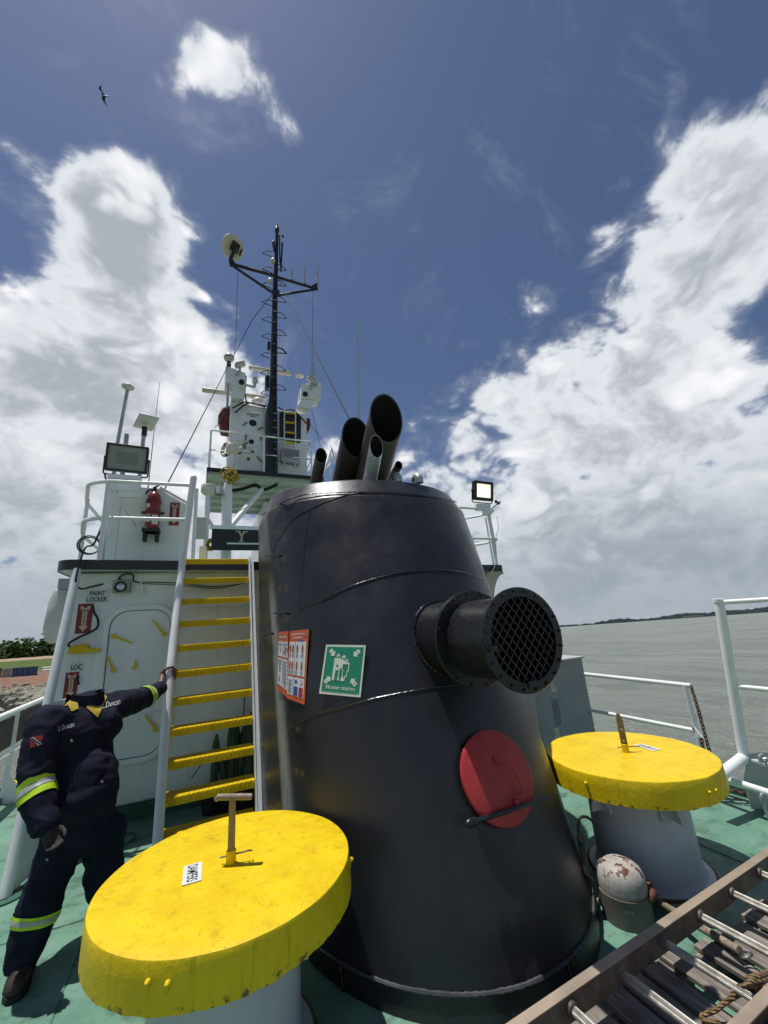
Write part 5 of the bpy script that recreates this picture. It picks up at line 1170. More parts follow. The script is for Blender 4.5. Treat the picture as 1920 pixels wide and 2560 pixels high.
# rope lashing
rp = thing('rope', 'brown rope lashed around the ladder rail at the lower right', 'rope', (2.1, 1.2, .2))
A_ = at(1840, 2445, Z=.26); m = MB(); c = Vector((A_.x, 1.22, lz - .035))
for k in range(4): m.torus(c + Vector((-.01 + .012 * k, .02 - .006 * k, 0)), (1, .25 - .15 * k, .1 * k), .030 + .003 * k, .0065, 24, 8)
m.tube(smooth_path([c + Vector((0, .04, .0)), at(1822, 2500, Z=.2), at(1790, 2525, Z=.17), at(1755, 2540, Z=.15), at(1765, 2552, Z=.15), at(1800, 2556, Z=.15)]), .008, 8)
m.tube(smooth_path([c + Vector((0, .0, .03)), at(1868, 2450, Z=.30), at(1890, 2440, Z=.31), at(1940, 2425, Z=.30)]), .0085, 8); m.tube(smooth_path([c + Vector((0, .0, .02)), at(1870, 2458, Z=.30), at(1895, 2450, Z=.30), at(1940, 2440, Z=.29)]), .0085, 8)
m.tube(smooth_path([c + Vector((-.02, .02, .03)), at(1838, 2470, Z=.25), at(1832, 2500, Z=.22)]), .008, 8); obj('lashing', m, MAT['rope'], rp)
# boat hook pole with ring
bh = thing('boat_hook_pole', 'round wooden pole with iron ring lying under the ladder', 'pole', at(1700, 2310, Z=.06)); a, b = at(1640, 2250, Z=.05), at(1850, 2378, Z=.16)
m = MB(); m.tube([a, a.lerp(b, .3)], .016, 12); obj('butt', m, MAT['oldrod'], bh)
m = MB(); m.tube([a.lerp(b, .44), a.lerp(b, .52)], .023, 12); obj('ferrule', m, MAT['blackplastic'], bh)
m = MB(); m.tube([a.lerp(b, .3), b], [.019, .017], 12); obj('shaft', m, wood_mat('worn_pole', (.16, .11, .07), (.42, .36, .28), (20, 20, 20)), bh)
m = MB(); m.torus(b + (b - a).normalized() * .03, (.4, .7, .6), .026, .005, 20, 8); obj('ring', m, MAT['steel'], bh)

cn = thing('rusty_canister', 'small rust-stained domed canister between funnel and right vent', 'canister', (2.28, 2.02, 0)); cc = Vector((2.285, 2.03, 0))
m = MB(); m.lathe([(.130, 0), (.130, .130), (.126, .135), (.127, .175), (.124, .205), (.110, .238), (.080, .260), (.045, .269), (0, .271)], cc, (0, 0, 1), 48); obj('body', m, MAT['canister'], cn)
m = MB(); m.torus(cc + UZ * .133, (0, 0, 1), .128, .003, 40, 6); obj('seam', m, MAT['oldrod'], cn)
vdir = Vector((-.72, -.69, 0)); m = MB(); text_on(m, '418A', cc + vdir * .130 + UZ * .09, Vector((-.69, .72, 0)), Vector((0, 0, -1)), .016, .05, .002, .01); obj('lettering', m, MAT['grey'], cn)
m = MB(); m.tube([cc + Vector((.05, -.12, .12)), cc + Vector((.09, -.135, .155))], .02, 10); m.box(cc + Vector((.11, -.075, .14)), (.05, .03, .05)); obj('side_fitting', m, MAT['rust'], cn)
m = MB(); a = at(1625, 2250, Z=.03); b = at(1668, 2272, Z=.03); m.tube([cc + Vector((.1, 0, .04)), a, b, b + Vector((.2, -.1, 0))], .018, 12); obj('drain_pipe', m, MAT['oldrod'], cn); m = MB(); m.tube([Vector((1.95, 2.3, .03)), Vector((2.2, 2.12, .05))], .018, 12); obj('drain_pipe', m, MAT['oldrod'], cn)
cb = thing('cable_plug', 'black cable with in-line plug hanging beside the right vent pedestal', 'cable', at(1460, 2160, Z=.02)); D_ = 3.0
P_ = [at(1486, 2058, D=3.15), at(1468, 2043, D=3.1), at(1450, 2045, D=3.05), at(1445, 2070, D=3.05), at(1450, 2090, D=3.05)]
m = MB(); m.tube(smooth_path(P_), .008, 8); obj('cable', m, MAT['rubber'], cb)
m = MB(); a, b, c = at(1449, 2080, D=3.05), at(1452, 2100, D=3.05), at(1462, 2160, D=3.02); m.tube([a, b, at(1453, 2104, D=3.05), c], [.010, .026, .022, .014], 14); obj('plug', m, MAT['blackplastic'], cb)
m = MB(); m.tube(smooth_path([c, at(1466, 2185, D=3.0), at(1480, 2200, D=3.0)]), .012, 8); obj('tail', m, MAT['rubber'], cb)

# ================================================================ CACTI BEHIND THE LADDER
def cactus(px, py0, py1, r_, label, pot_r, arms=(), Yc=4.95):
    b = at(px, py0, Y=Yc); t0 = at(px, py1, Y=Yc); b.z = max(.16, b.z); t = thing('potted_cactus', label, 'plant', (b.x, b.y, 0), 'potted cacti behind the ladder')
    m = MB(); m.lathe([(pot_r * .75, 0), (pot_r, .2), (pot_r * 1.06, .2), (pot_r * 1.06, .225), (pot_r * .92, .225), (pot_r * .9, .19), (0, .19)], (b.x, b.y, 0), (0, 0, 1), 24); obj('pot', m, MAT['pot'], t)
    def stem(p, q, rr):
        m = MB(); n = 24; P_ = [p.lerp(q, k / 8) for k in range(9)]; rs = [rr * .9] + [rr] * 6 + [rr * .8, rr * .25]; u, w, _ = frame(q - p)
        for i, c_ in enumerate(P_):
            for j in range(n): a = 2 * math.pi * j / n; k_ = rs[i] * (1 + .16 * math.cos(a * 8)); m.v.append(c_ + (u * math.cos(a) + w * math.sin(a)) * k_)
        for i in range(8):
            for j in range(n): m.f.append((i * n + j, i * n + (j + 1) % n, (i + 1) * n + (j + 1) % n, (i + 1) * n + j))
        m.f.append(tuple(8 * n + j for j in range(n))); obj('stem', m, MAT['cactus'], t)
    stem(Vector((b.x, b.y, .18)), Vector((b.x + .01, b.y, t0.z)), r_)
    for dx, z0, z1 in arms: stem(Vector((b.x + dx * .5, b.y, .2)), Vector((b.x + dx, b.y, z1)), r_ * .8)
    return t
cactus(536, 1920, 1836, .033, 'slim green potted cactus left of the others behind the ladder', .13)
cactus(580, 1930, 1800, .055, 'tall dark potted cactus in the middle behind the ladder treads', .17, ((.13, .2, .75), (-.10, .2, .5)))
cactus(622, 1990, 1780, .03, 'thin potted cactus close to the ladder right stringer', .12, ((.06, .2, .85),), 4.8)
cable('hanging_cable', [at(612, 1725, Y=5.0), at(609, 1800, Y=5.0), at(604, 1880, Y=5.0), at(600, 1960, Y=5.0)], .006, 'thin black line hanging behind the ladder near its right stringer')
m = MB(); P_ = [at(478, 1947, Y=5.0), at(500, 1915, Y=5.0), at(530, 1888, Y=5.0)]; m.tube(P_, .006, 6); tag(obj('garden_cane', m, MAT['cactus'], base=P_[0]), 'thin green cane leaning by the slim cactus', 'cane')
cable('deck_cable', [at(308, 2112, Z=.012), at(330, 2100, Z=.012), at(338, 2085, Z=.012), at(320, 2082, Z=.012), at(308, 2092, Z=.012)], .007, 'thin cable loop lying on the green deck behind the left vent', mt=MAT['boot_green'])

# ================================================================ WHEELHOUSE ROOF, SIGNAL TOWER AND MAST
TY = 10.5; FT = .55
def T5(x, y, Y=TY): return at(480 + .22905 * x, 860 + .22905 * y, Y=Y)
def T4(x, y, Y=TY): return at(480 + .22905 * x, 520 + .22905 * y, Y=Y)
PZ = 5.80
wh = thing('wheelhouse', 'wheelhouse roof platform with pale green underside carrying the tower', 'wheelhouse', (1.5, 13, 0))
xl, xr = .0, 3.05
m = MB(); m.bb((xl, TY, PZ - .02), (xr, 14.2, PZ)); obj('roof_plate', m, MAT['deck_green'], wh)
m = MB(); m.bb((xl - .01, TY - .015, PZ - .10), (xr + .01, TY, PZ + .015)); m.bb((xl - .015, TY, PZ - .10), (xl, 14.2, PZ + .015)); m.bb((xr, TY, PZ - .10), (xr + .015, 14.2, PZ + .015)); split('black_roof_edge', m, MAT['black'], wh)
m = MB(); m.bb((xl, TY, PZ - .06), (xr, 14.2, PZ - .0205)); obj('soffit', m, MAT['underside'], wh)
for k in range(6):
    y = TY + .15 + k * .7; m = MB(); m.bb((xl + .01, y, PZ - .16), (xr - .01, y + .03, PZ - .061)); obj('soffit_beam', m, MAT['underside'], wh)
for x in (.6, 1.25, 1.9): m = MB(); m.bb((x, TY + .05, PZ - .13), (x + .02, 14.1, PZ - .0605)); obj('soffit_beam', m, MAT['underside'], wh)
m = MB(); m.bb((1.7, 12.6, 2.4), (4.2, 16, PZ - .16)); obj('wheelhouse_wall', m, MAT['white_wall'], wh)
m = MB(); m.beam(at(566, 1328, Y=9.6), at(655, 1222, Y=10.9), .10, .10); obj('roof_brace', m, MAT['white'], wh)
m = MB(); m.bb((-.4, 9.4, 2.4), (3.8, 9.5, 2.95)); obj('lower_bulwark', m, MAT['green_wall'], wh)
# cable run under the roof
m = MB()
for o in (0, .03, -.03): m.tube(smooth_path([T5(440, 1600, 10.6) + UZ * o, T5(560, 1580, 10.7) + UZ * o, T5(690, 1540, 10.8) + UZ * o, T5(790, 1590, 10.9) + UZ * o, T5(930, 1530, 11) + UZ * o]), .02, 6)
obj('cable_run', m, MAT['rubber'], wh)

# railing round the platform
tr = thing('guard_rail', 'white railing around the wheelhouse roof platform', 'railing', (1.3, TY, PZ)); y0 = TY + .02
a, b, c_, d_ = T5(210, 935), T5(1300, 1065), T5(205, 1150), T5(1305, 1255)
m = MB(); m.tube(bend([Vector((xl + .03, 13.8, a.z)), Vector((a.x, y0, a.z)), Vector((b.x, y0, b.z)), Vector((b.x + .25, 13.8, b.z))], .03), .024, 10); obj('top_rail', m, MAT['white'], tr)
m = MB(); m.tube([Vector((xl + .03, 13.8, c_.z)), Vector((c_.x, y0, c_.z)), Vector((d_.x, y0, d_.z)), Vector((d_.x + .25, 13.8, d_.z))], .020, 10); obj('mid_rail', m, MAT['white'], tr)
for x in (a.x, T5(790, 1000).x, b.x): m = MB(); m.tube([(x, y0, PZ), (x, y0, a.z)], .024, 10); obj('post', m, MAT['white'], tr)
for y in (11.9, 13.7): 
    for x in (xl + .03, b.x + .12): m = MB(); m.tube([(x, y, PZ), (x, y, a.z)], .022, 10); obj('post', m, MAT['white'], tr)
m = MB(); q = T5(1525, 1120, 12); m.tube(bend([T5(1420, 1440, 11.2), T5(1520, 1125, 12.4), T5(1590, 1380, 12.6)], .08), .03, 10); m.tube([T5(1510, 1150, 12.4), T5(1510, 1440, 12.4)], .024, 8); m.tube([T5(1435, 1400, 11.3), T5(1510, 1300, 12.2)], .02, 8); obj('end_stay', m, MAT['white'], tr)

# tower
tw = thing('signal_tower', 'white tower with a door and round window on the wheelhouse roof', 'tower', (1.54, 11.2, PZ)); TF = TY + FT
tl, trr = at(576, 1010, Y=TF).x, at(766, 1030, Y=TF).x; tz = at(600, 1008, Y=TF).z
m = MB(); m.prism([(-tl, PZ), (-trr, PZ), (-trr, tz - .05), (-tl, tz + .03)], (0, TF + 1.5, 0), FX, UZ, -1.5); obj('wall', m, MAT['white_wall'], tw, bevel=.03)
def TQ(x, y, off=.0): return T5(x, y, TF - off)
def tpoly(mb, pts, y, t): mb.prism([(-TQ(*p).x, TQ(*p).z) for p in pts], (0, y, 0), FX, UZ, -t); return mb
m = MB(); tpoly(m, [(520, 800), (535, 760), (575, 738), (735, 755), (775, 780), (797, 830), (797, 1395), (520, 1380)], TF - .001, .045); td = obj('door', m, MAT['white_wall'], tw, bevel=.01)
for (x, y, r_) in ((663, 865, .14), (648, 1068, .10)):
    p = TQ(x, y, .046); m = MB(); m.lathe([(r_ * .78, -.002), (r_ * .78, .02), (r_, .02), (r_ * 1.04, -.002)], p, (0, -1, 0), 32); po_ = obj('porthole', m, MAT['white'], td); m = MB(); m.lathe([(0, .006), (r_ * .8, .006)], p, (0, -1, 0), 32); obj('pane', m, MAT['glassdark'], po_)
for a_, b_ in (((600, 855), (555, 885)), ((770, 905), (715, 935)), ((605, 1075), (550, 1105)), ((710, 1230), (765, 1285)), ((590, 990), (585, 1050)), ((752, 1010), (750, 1050))):
    m = MB(); m.tube([TQ(*a_, .07), TQ(*b_, .09)], [.024, .018], 8); obj('dog_handle', m, paint('brass_dog', (.25, .17, .05), .5, .2), td)
for y in (835, 1052): m = MB(); m.beam(TQ(490, y - 5, .06), TQ(575, y + 5, .06), .05, .02); obj('hinge', m, MAT['white'], td)
m = MB(); tpoly(m, [(600, 752), (735, 768), (733, 806), (598, 792)], TF - .047, .006); ra_ = thing('restricted_area_sign', 'small white RESTRICTED AREA sign on the tower door', 'sign', TQ(667, 780, .05)); obj('plate', m, MAT['signwhite'], ra_)
uv = (TQ(735, 768) - TQ(600, 752)).normalized(); m = MB(); text_on(m, 'RESTRICTED', TQ(667, 771, .054), uv, UZ, .055, .36, .001, .01); text_on(m, 'AREA', TQ(667, 788, .054), uv, UZ, .05, .16, .001, .01); obj('lettering', m, MAT['signblack'], ra_)
m = MB(); tpoly(m, [(955, 760), (975, 742), (1150, 770), (1187, 815), (1185, 1075), (1160, 1082), (955, 1040)], TF - .001, .03); obj('black_panel', m, MAT['black_satin'], tw)
m = MB(); tpoly(m, [(975, 1155), (1160, 1180), (1170, 1310), (1160, 1335), (965, 1300), (960, 1270)], TF - .001, .16); hb = obj('hatch_box', m, MAT['grey'], tw, bevel=.01); m = MB(); tpoly(m, [(990, 1172), (1150, 1192), (1150, 1280), (990, 1250)], TF - .162, .01); obj('louvre', m, MAT['poster_grey'], hb)
tlad = thing('tower_ladder', 'white ladder with yellow rungs on the tower front', 'ladder', TQ(1065, 1350, .2)); yl = .14
for x in (1008, 1130): m = MB(); m.tube([TQ(x, 680 if x < 1050 else 720, yl), TQ(x, 1330, yl)], .018, 8); obj('stringer', m, MAT['white'], tlad)
for y in (752, 858, 966, 1078): m = MB(); m.beam(TQ(1010, y - 4, yl), TQ(1128, y + 8, yl), .05, .04); obj('rung', m, MAT['yellow'], tlad)
# wing boxes
m = MB(); tpoly(m, [(362, 287), (578, 365), (578, 545), (360, 462)], TF - .25, -.55); tpoly(m, [(435, 490), (578, 545), (560, 640), (425, 620)], TF - .2, -.4); split('wing_box', m, MAT['white_wall'], tw, bevel=.02)
m = MB(); tpoly(m, [(1185, 478), (1388, 478), (1385, 640), (1170, 640)], TF - .25, -.55); tpoly(m, [(1170, 640), (1310, 640), (1285, 740), (1130, 720)], TF - .2, -.4); split('wing_box', m, MAT['white_wall'], tw, bevel=.02)
for x in (1175, 1385): pass
m = MB(); c = TQ(720, 648, -.6); m.sphere(c, .20, 24, 14); tag(obj('radome', m, MAT['offwhite'], base=c), 'white dome on the tower roof left of the mast', 'radome')
def bar(a_, b_, label, dep):
    A, B = T5(*a_, Y=dep), T5(*b_, Y=dep); c = (A + B) / 2; t = thing('radar_scanner', label, 'radar', c, 'radar scanner bars on the tower'); m = MB(); m.beam(A, B, .12, .11, (0, 1, 0)); obj('scanner_bar', m, MAT['cream'], t, bevel=.02)
    m = MB(); m.cyl(c, c - UZ * .22, .08, .11, 20); m.cyl(c - UZ * .21, c - UZ * .7, .05, n=12); obj('gearbox', m, MAT['offwhite'], t)
bar((110, 500), (812, 592), 'long cream radar bar left of the mast, the lower of two', TF + .6); bar((620, 257), (1080, 328), 'shorter cream radar bar behind the mast, the upper of two', TF + 1.0)
m = MB(); A, B = T5(385, 700, TF - .2), T5(400, 270, TF - .2); m.tube([A, B], .035, 10); tag(obj('camera_post', m, MAT['grey'], base=A), 'thin post behind the left wing box of the tower', 'post')
cd = thing('dome_camera', 'round dome camera on top of the left wing box', 'camera', TQ(405, 230, .2)); m = MB(); p = TQ(405, 152, .2); m.sphere(p, .145, 20, 14); obj('dome', m, MAT['offwhite'], cd); m = MB(); m.lathe([(.04, -.30), (.05, -.13), (.12, -.08), (.15, -.01)], p, (0, 0, 1), 20); m.box(p - UZ * .25, (.12, .12, .06)); obj('mount', m, MAT['blackplastic'], cd); m = MB(); m.beam(p + Vector((.04, -.15, -.05)), p + Vector((.10, -.14, -.16)), .06, .015); obj('sun_glint_plate', m, MAT['signwhite'], cd)  # the small white plate stands in for a sun glint
def bullet(a_, b_, foot, label, r_=.06, off=.3):
    A, B, F_ = TQ(*a_, off), TQ(*b_, off), TQ(*foot, off); t = thing('bullet_camera', label, 'camera', F_, 'cameras on the tower'); m = MB(); m.beam(A, B, r_ * 2, r_ * 2); obj('housing', m, MAT['offwhite'], t, bevel=.02); m = MB(); m.beam(A + UZ * (r_ + .02), B + UZ * (r_ + .02), r_ * 2.4, .015); obj('sun_shield', m, MAT['offwhite'], t); m = MB(); m.tube(bend([(A + B) / 2, (A + B) / 2 - UZ * .2, F_], .05), .035, 8); obj('arm', m, MAT['grey'], t)
    m = MB(); d = (B - A).normalized(); m.cyl(B, B + d * .015, r_ * .7, n=16); obj('lens', m, MAT['glassdark'], t)
bullet((470, 245), (575, 222), (480, 340), 'long bullet camera pointing right on the left wing box'); bullet((660, 400), (712, 412), (585, 445), 'small camera on an arm right of the left wing box', .06)
bullet((1262, 365), (1358, 440), (1285, 490), 'long camera pointing down on the right wing box', .07)
for (x, y, lb) in ((540, 420, 'round speaker on the left wing box front'), (1235, 550, 'round speaker on the right wing box front')):
    p = TQ(x, y, .255); m = MB(); m.lathe([(0, .03), (.035, .03), (.07, .06), (.08, .0)], p, (0, -1, 0), 20); tag(obj('horn_speaker', m, MAT['blackplastic'], base=p), lb, 'speaker', 'speakers on the tower')
g = thing('mushroom_antenna', 'small white mushroom antenna beside the right wing box', 'antenna', TQ(1170, 480)); m = MB(); m.tube([TQ(1170, 620, .1), TQ(1172, 345, .1)], .015, 6); obj('rod', m, MAT['grey'], g); m = MB(); m.lathe([(.02, -.08), (.13, -.02), (.13, .03), (.06, .08), (0, .09)], TQ(1172, 345, .1), (0, 0, 1), 20); obj('head', m, MAT['offwhite'], g)
for x, y, lb in ((1308, 205, 'left of two grey rod antennas on the right wing box'), (1336, 215, 'right of two grey rod antennas on the right wing box')):
    m = MB(); m.tube([TQ(x, 500, .0), TQ(x, y, .0)], .028, 8); m.tube([TQ(x, y, 0), TQ(x, y - 190, 0)], .008, 6); tag(obj('rod_antenna', m, MAT['grey'], base=TQ(x, 500)), lb, 'antenna', 'rod antennas on the tower')
def hexbag(pts, label, dep, th):
    P = [T5(x, y, dep) for x, y in pts]; c = sum(P, Vector()) / len(P); m = MB(); m.prism([(-p.x, p.z) for p in P], (0, dep + th, 0), FX, UZ, -th); tag(obj('day_shape', m, MAT['maroon'], base=c, bevel=.05), label, 'day shape', 'dark red shapes beside the tower')
hexbag([(287, 770), (330, 690), (412, 655), (415, 942), (318, 925)], 'dark red hexagonal shape hanging left of the tower', TF + .2, .5); hexbag([(1252, 800), (1292, 800), (1298, 880), (1285, 930), (1252, 965)], 'dark red shape hanging right of the tower', TF + .2, .5)
# lifebuoys
def buoy(x, y, r_, label, dep, tilt):
    c = T5(x, y, dep); t = thing('lifebuoy', label, 'lifebuoy', c, 'lifebuoys on the tower platform railing'); ax = Vector((tilt, -1, .1)); m = MB(); m.torus(c, ax, r_, r_ * .27, 40, 14); obj('ring', m, MAT['offwhite'], t); u, w, _ = frame(ax)
    for k in range(4):
        a = math.pi / 2 * k + .1; m = MB(); m.torus(c, ax, r_, r_ * .285, 6, 14, a, a + .35); obj('red_band', m, MAT['signred'], t)
buoy(590, 1190, .175, 'white lifebuoy with red bands before the tower door', TY - .12, .1); buoy(375, 1150, .175, 'white lifebuoy seen edge-on at the left of the platform railing', TY + .3, -1.6)
# satcom drums on posts
def drum(x, y, label, dep, post_to):
    c = T5(x, y, dep); t = thing('satcom_drum', label, 'antenna', c - UZ * .2, 'cream drum antennas'); s_ = .155; m = MB(); m.lathe([(0, -.12), (s_ * .62, -.12), (s_ * .95, -.07), (s_, -.03), (s_, .08), (s_ * .9, .11), (s_ * .5, .125), (0, .128)], c, (0, 0, 1), 32); obj('drum', m, MAT['cream'], t)
    m = MB(); m.bb((c.x - .07, c.y - s_ - .003, c.z - .045), (c.x + .07, c.y - s_ + .03, c.z + .03)); obj('label_panel', m, MAT['poster_white'], t); m = MB(); b = T5(*post_to, Y=dep); m.tube([c - UZ * .1, b], .045, 12); obj('post', m, MAT['white'], t); return t
dA, dB = 9.6, 9.4
drum(443, 1150, 'upper cream drum antenna on the white post before the railing', dA, (405, 1420)); drum(178, 1592, 'lower cream drum antenna left of the white post', dB, (175, 1850))
m = MB(); p = T5(300, 1600, dB); m.lathe([(.0, .09), (.07, .085), (.085, .03), (.115, -.09), (.11, -.10)], p, (0, 0, 1), 24); m.tube([p + UZ * .08, p + UZ * .22], .012, 6); tag(obj('loud_hailer', m, MAT['grey'], base=p), 'small grey bell-shaped horn beside the lower drum antenna', 'horn')
sp = thing('signal_post', 'thick white post with braces left of the funnel', 'post', T5(385, 2150, 9.5)); m = MB(); b = T5(370, 2330, 9.5); b.z = 2.4; m.tube([b, T5(385, 1640, 9.5), T5(400, 1450, 9.5)], [.12, .11, .06], 20); obj('post', m, MAT['white'], sp)
m = MB(); m.tube([T5(400, 1250, 9.5), T5(398, 1640, 9.5)], .045, 14); obj('upper_post', m, MAT['white'], sp)
m = MB(); m.beam(T5(160, 1890, 9.4), T5(400, 2250, 9.5), .06, .06) ; m.tube([T5(175, 1650, 9.4), Vector((T5(175, 1650, 9.4).x, 9.4, 2.5))], .05, 12); obj('side_strut', m, MAT['white'], sp)
m = MB(); c = T5(425, 1440, 9.35)
for k in range(9): m.torus(c + Vector((random.uniform(-.08, .08), random.uniform(-.05, .05), random.uniform(-.06, .06))), (random.uniform(-.5, .5), -1, random.uniform(-.5, .9)), random.uniform(.08, .15), .014, 20, 6)
tag(obj('rope_coil', m, MAT['rope_yellow'], base=c), 'bundle of yellow rope hung on the white post under the drum antenna', 'rope')
m = MB(); c = at(530, 1362, Y=9.2)
for k in range(5): m.torus(c + Vector((random.uniform(-.04, .04), 0, random.uniform(-.06, .06))), (random.uniform(-.5, .5), -1, random.uniform(-.3, .3)), .09, .02, 16, 6)
tag(obj('rope_coil', m, MAT['rope_yellow'], base=c), 'small brown rope bundle beside the black name board', 'rope')
# name board with its last letter in view
NB = 8.9; nb = thing('name_board', 'black name board ending in the letter Y beside the funnel', 'sign', at(600, 1350, Y=NB)); a, b = at(530, 1322, Y=NB), at(700, 1376, Y=NB); m = MB(); m.bb((a.x, NB, b.z), (b.x, NB + .04, a.z)); obj('board', m, paint('name_board_black', (.018, .015, .016), .5, .2), nb)
m = MB(); m.bb((a.x - .05, NB - .012, a.z), (b.x, NB + .05, a.z + .08)); obj('top_strip', m, MAT['white'], nb); m = MB(); z = at(600, 1361, Y=NB).z; m.bb((a.x + .3, NB - .004, z), (b.x, NB - .0005, z + .035)); obj('white_line', m, MAT['signwhite'], nb)
m = MB(); c = at(604, 1341, Y=NB - .002); text_on(m, 'Y', c, (1, 0, 0), UZ, .23, .17, .001, .03); wv = .05
for dx in (-.075, .075): m.bb((c.x + dx - .05, NB - .0032, c.z + .095), (c.x + dx + .05, NB - .003, c.z + .118))
m.bb((c.x - .05, NB - .0032, c.z - .118), (c.x + .05, NB - .003, c.z - .095)); m.keep = False; obj('lettering', m, plain('gold_letter', (.5, .45, .30), .4), nb)

# ================================================================ MAST
ms_ = thing('mast', 'tall black mast with crossarms rising from the tower', 'mast', (1.6, TF - .25, PZ)); MY = TF - .2
def TM4(x, y, o=0.0): return T4(x, y, MY - o)
def TM5(x, y, o=0.0): return T5(x, y, MY - o)
p0, p1, p2, p3, p4 = TM5(868, 1410), TM5(868, 760), TM5(885, 600), TM4(905, 1000), TM4(928, 235)
m = MB(); m.tube([Vector((p0.x, MY, PZ)), Vector((p1.x, MY, p1.z)), p2, p3, p4], [.175, .17, .115, .085, .055], 20); obj('column', m, MAT['black_satin'], ms_)
m = MB(); m.beam(TM5(905, 1400, .18), TM5(915, 700, .18), .07, .03); m.beam(TM5(905, 640, .13), TM4(915, 950, .10), .06, .03); split('cable_tray', m, MAT['black'], ms_)
m = MB()
for k in range(9): q = TM5(910, 1380 - k * 78, .2); m.box(q, (.09, .02, .012))
for k in range(10): q = TM5(905, 600 - k * 120, .14); m.box(q, (.08, .02, .012))
split('cable_clip', m, MAT['white'], ms_)
m = MB()
for o_, r_ in ((-.02, .008), (.0, .010), (.02, .007), (.04, .008)): m.tube([TM5(905, 1390, .21) + Vector((o_, 0, 0)), TM5(912, 640, .18) + Vector((o_, 0, 0)), TM4(912, 960, .13) + Vector((o_, 0, 0)), TM4(930, 300, .08) + Vector((o_ * .6, 0, 0))], r_, 6)
obj('cable_bundle', m, MAT['rubber'], ms_)
def arm(pts, r_, nm): m = MB(); m.tube([TM4(*p) for p in pts], r_, 10); return obj(nm, m, MAT['black_satin'], ms_)
arm([(900, 740), (455, 618)], .052, 'crossarm'); arm([(885, 930), (430, 622)], .042, 'crossarm_strut'); arm([(930, 755), (1370, 885)], .048, 'crossarm'); arm([(930, 955), (1370, 885)], .040, 'crossarm_strut')
m = MB(); m.prism([(-TM4(*p).x, TM4(*p).z) for p in ((410, 632), (412, 560), (440, 562), (495, 640))], (0, MY + .03, 0), FX, UZ, -.06); m.prism([(-TM4(*p).x, TM4(*p).z) for p in ((1300, 855), (1365, 820), (1375, 895), (1330, 890))], (0, MY + .03, 0), FX, UZ, -.06); m.prism([(-TM4(*p).x, TM4(*p).z) for p in ((850, 940), (945, 940), (945, 985), (880, 1000))], (0, MY - .12, 0), FX, UZ, -.06); split('end_plate', m, MAT['black_satin'], ms_)
steps = [(1, y) for y in (820, 1000, 1175, 1365, 1560)] + [(-1, y) for y in (515, 690, 860, 1050, 1235, 1420)] + [(1, 650)]
def step(q, s_, h=.15, w=.52):
    m = MB(); m.tube(bend([q + Vector((0, 0, h)), q + Vector((s_ * w * .45, -.02, h * .9)), q + Vector((s_ * w, -.02, -h * .35)), q + Vector((0, 0, -h * .6))], .05), .013, 8); obj('step_loop', m, MAT['black_satin'], ms_)
for s_, y in steps: q = TM4((905 + s_ * 28), y); step(q, s_, .13, .30 if s_ > 0 else .34)
for s_, y in ((1, 75), (1, 270), (1, 480), (-1, 135), (-1, 330), (-1, 548)): q = TM5((888 + s_ * 40), y); step(q, s_, .11, .28)
m = MB(); q = TM4(928, 215); m.lathe([(.05, -.2), (.075, -.17), (.075, -.04), (.055, 0), (.05, .08), (0, .1)], q, (0, 0, 1), 16); m.box(q + Vector((.2, 0, -.3)), (.06, .05, .06)); m.tube([q + Vector((0, 0, -.3)), q + Vector((.2, 0, -.3))], .012, 6); obj('masthead_light', m, MAT['blackplastic'], ms_)
m = MB(); m.prism([(-TM4(*p).x, TM4(*p).z) for p in ((868, 395), (895, 390), (900, 480), (890, 482))], (0, MY, 0), FX, UZ, -.15); obj('navigation_lamp_box', m, MAT['blackplastic'], ms_, bevel=.02)
m = MB(); m.box(TM5(820, 420, .1), (.12, .18, .42)); obj('navigation_lamp_box', m, MAT['blackplastic'], ms_, bevel=.02)
m = MB(); m.box(TM5(838, 20, .1), (.09, .14, .25)); obj('navigation_lamp_box', m, MAT['blackplastic'], ms_, bevel=.02)
m = MB(); m.tube([TM4(985, 380), TM4(968, 690)], .032, 8); obj('aerial_tube', m, MAT['blackplastic'], ms_)
m = MB(); m.tube([TM4(955, 300), TM4(958, 600)], .02, 8); obj('aerial_tube', m, MAT['blackplastic'], ms_)
for x, y in ((880, 580), (850, 800)): m = MB(); p = TM4(x, y, .1); m.lathe([(0, .07), (.06, .07), (.10, .02), (.10, -.03), (.06, -.06), (0, -.06)], p, (-1, -.4, 0), 20); obj('mast_lamp', m, MAT['offwhite'], ms_)
m = MB(); m.tube([TM4(965, 400), TM4(965, 250), TM4(966, 38)], [.018, .014, .008], 6); tag(obj('whip_antenna', m, MAT['offwhite'], base=TM4(965, 400)), 'thin white whip antenna at the very top of the mast', 'antenna')
for x, y0_, y1_, y2_, lb in ((1090, 785, 690, 595, 'shortest aerial on the right crossarm, nearest the mast'), (1228, 825, 690, 560, 'middle aerial on the right crossarm'), (1368, 885, 705, 410, 'tallest aerial at the tip of the right crossarm')):
    m = MB(); m.tube([TM4(x, y0_), TM4(x, y1_)], .034, 10); m.tube([TM4(x, y1_), TM4(x, y2_)], [.014, .006], 6); 
    for k in (-1, 1): m.tube([TM4(x, y1_ + 30), TM4(x + k * 14, y1_), TM4(x + k * 14, y1_ - 12)], .015, 6)
    tag(obj('aerial', m, MAT['grey'], base=TM4(x, y0_)), lb, 'antenna', 'aerials on the right crossarm')
ds = thing('satellite_dish', 'round cream satellite dish at the end of the left crossarm', 'satellite dish', TM4(425, 560)); c = TM4(463, 432); ax = Vector((.35, -.62, -.55)).normalized()
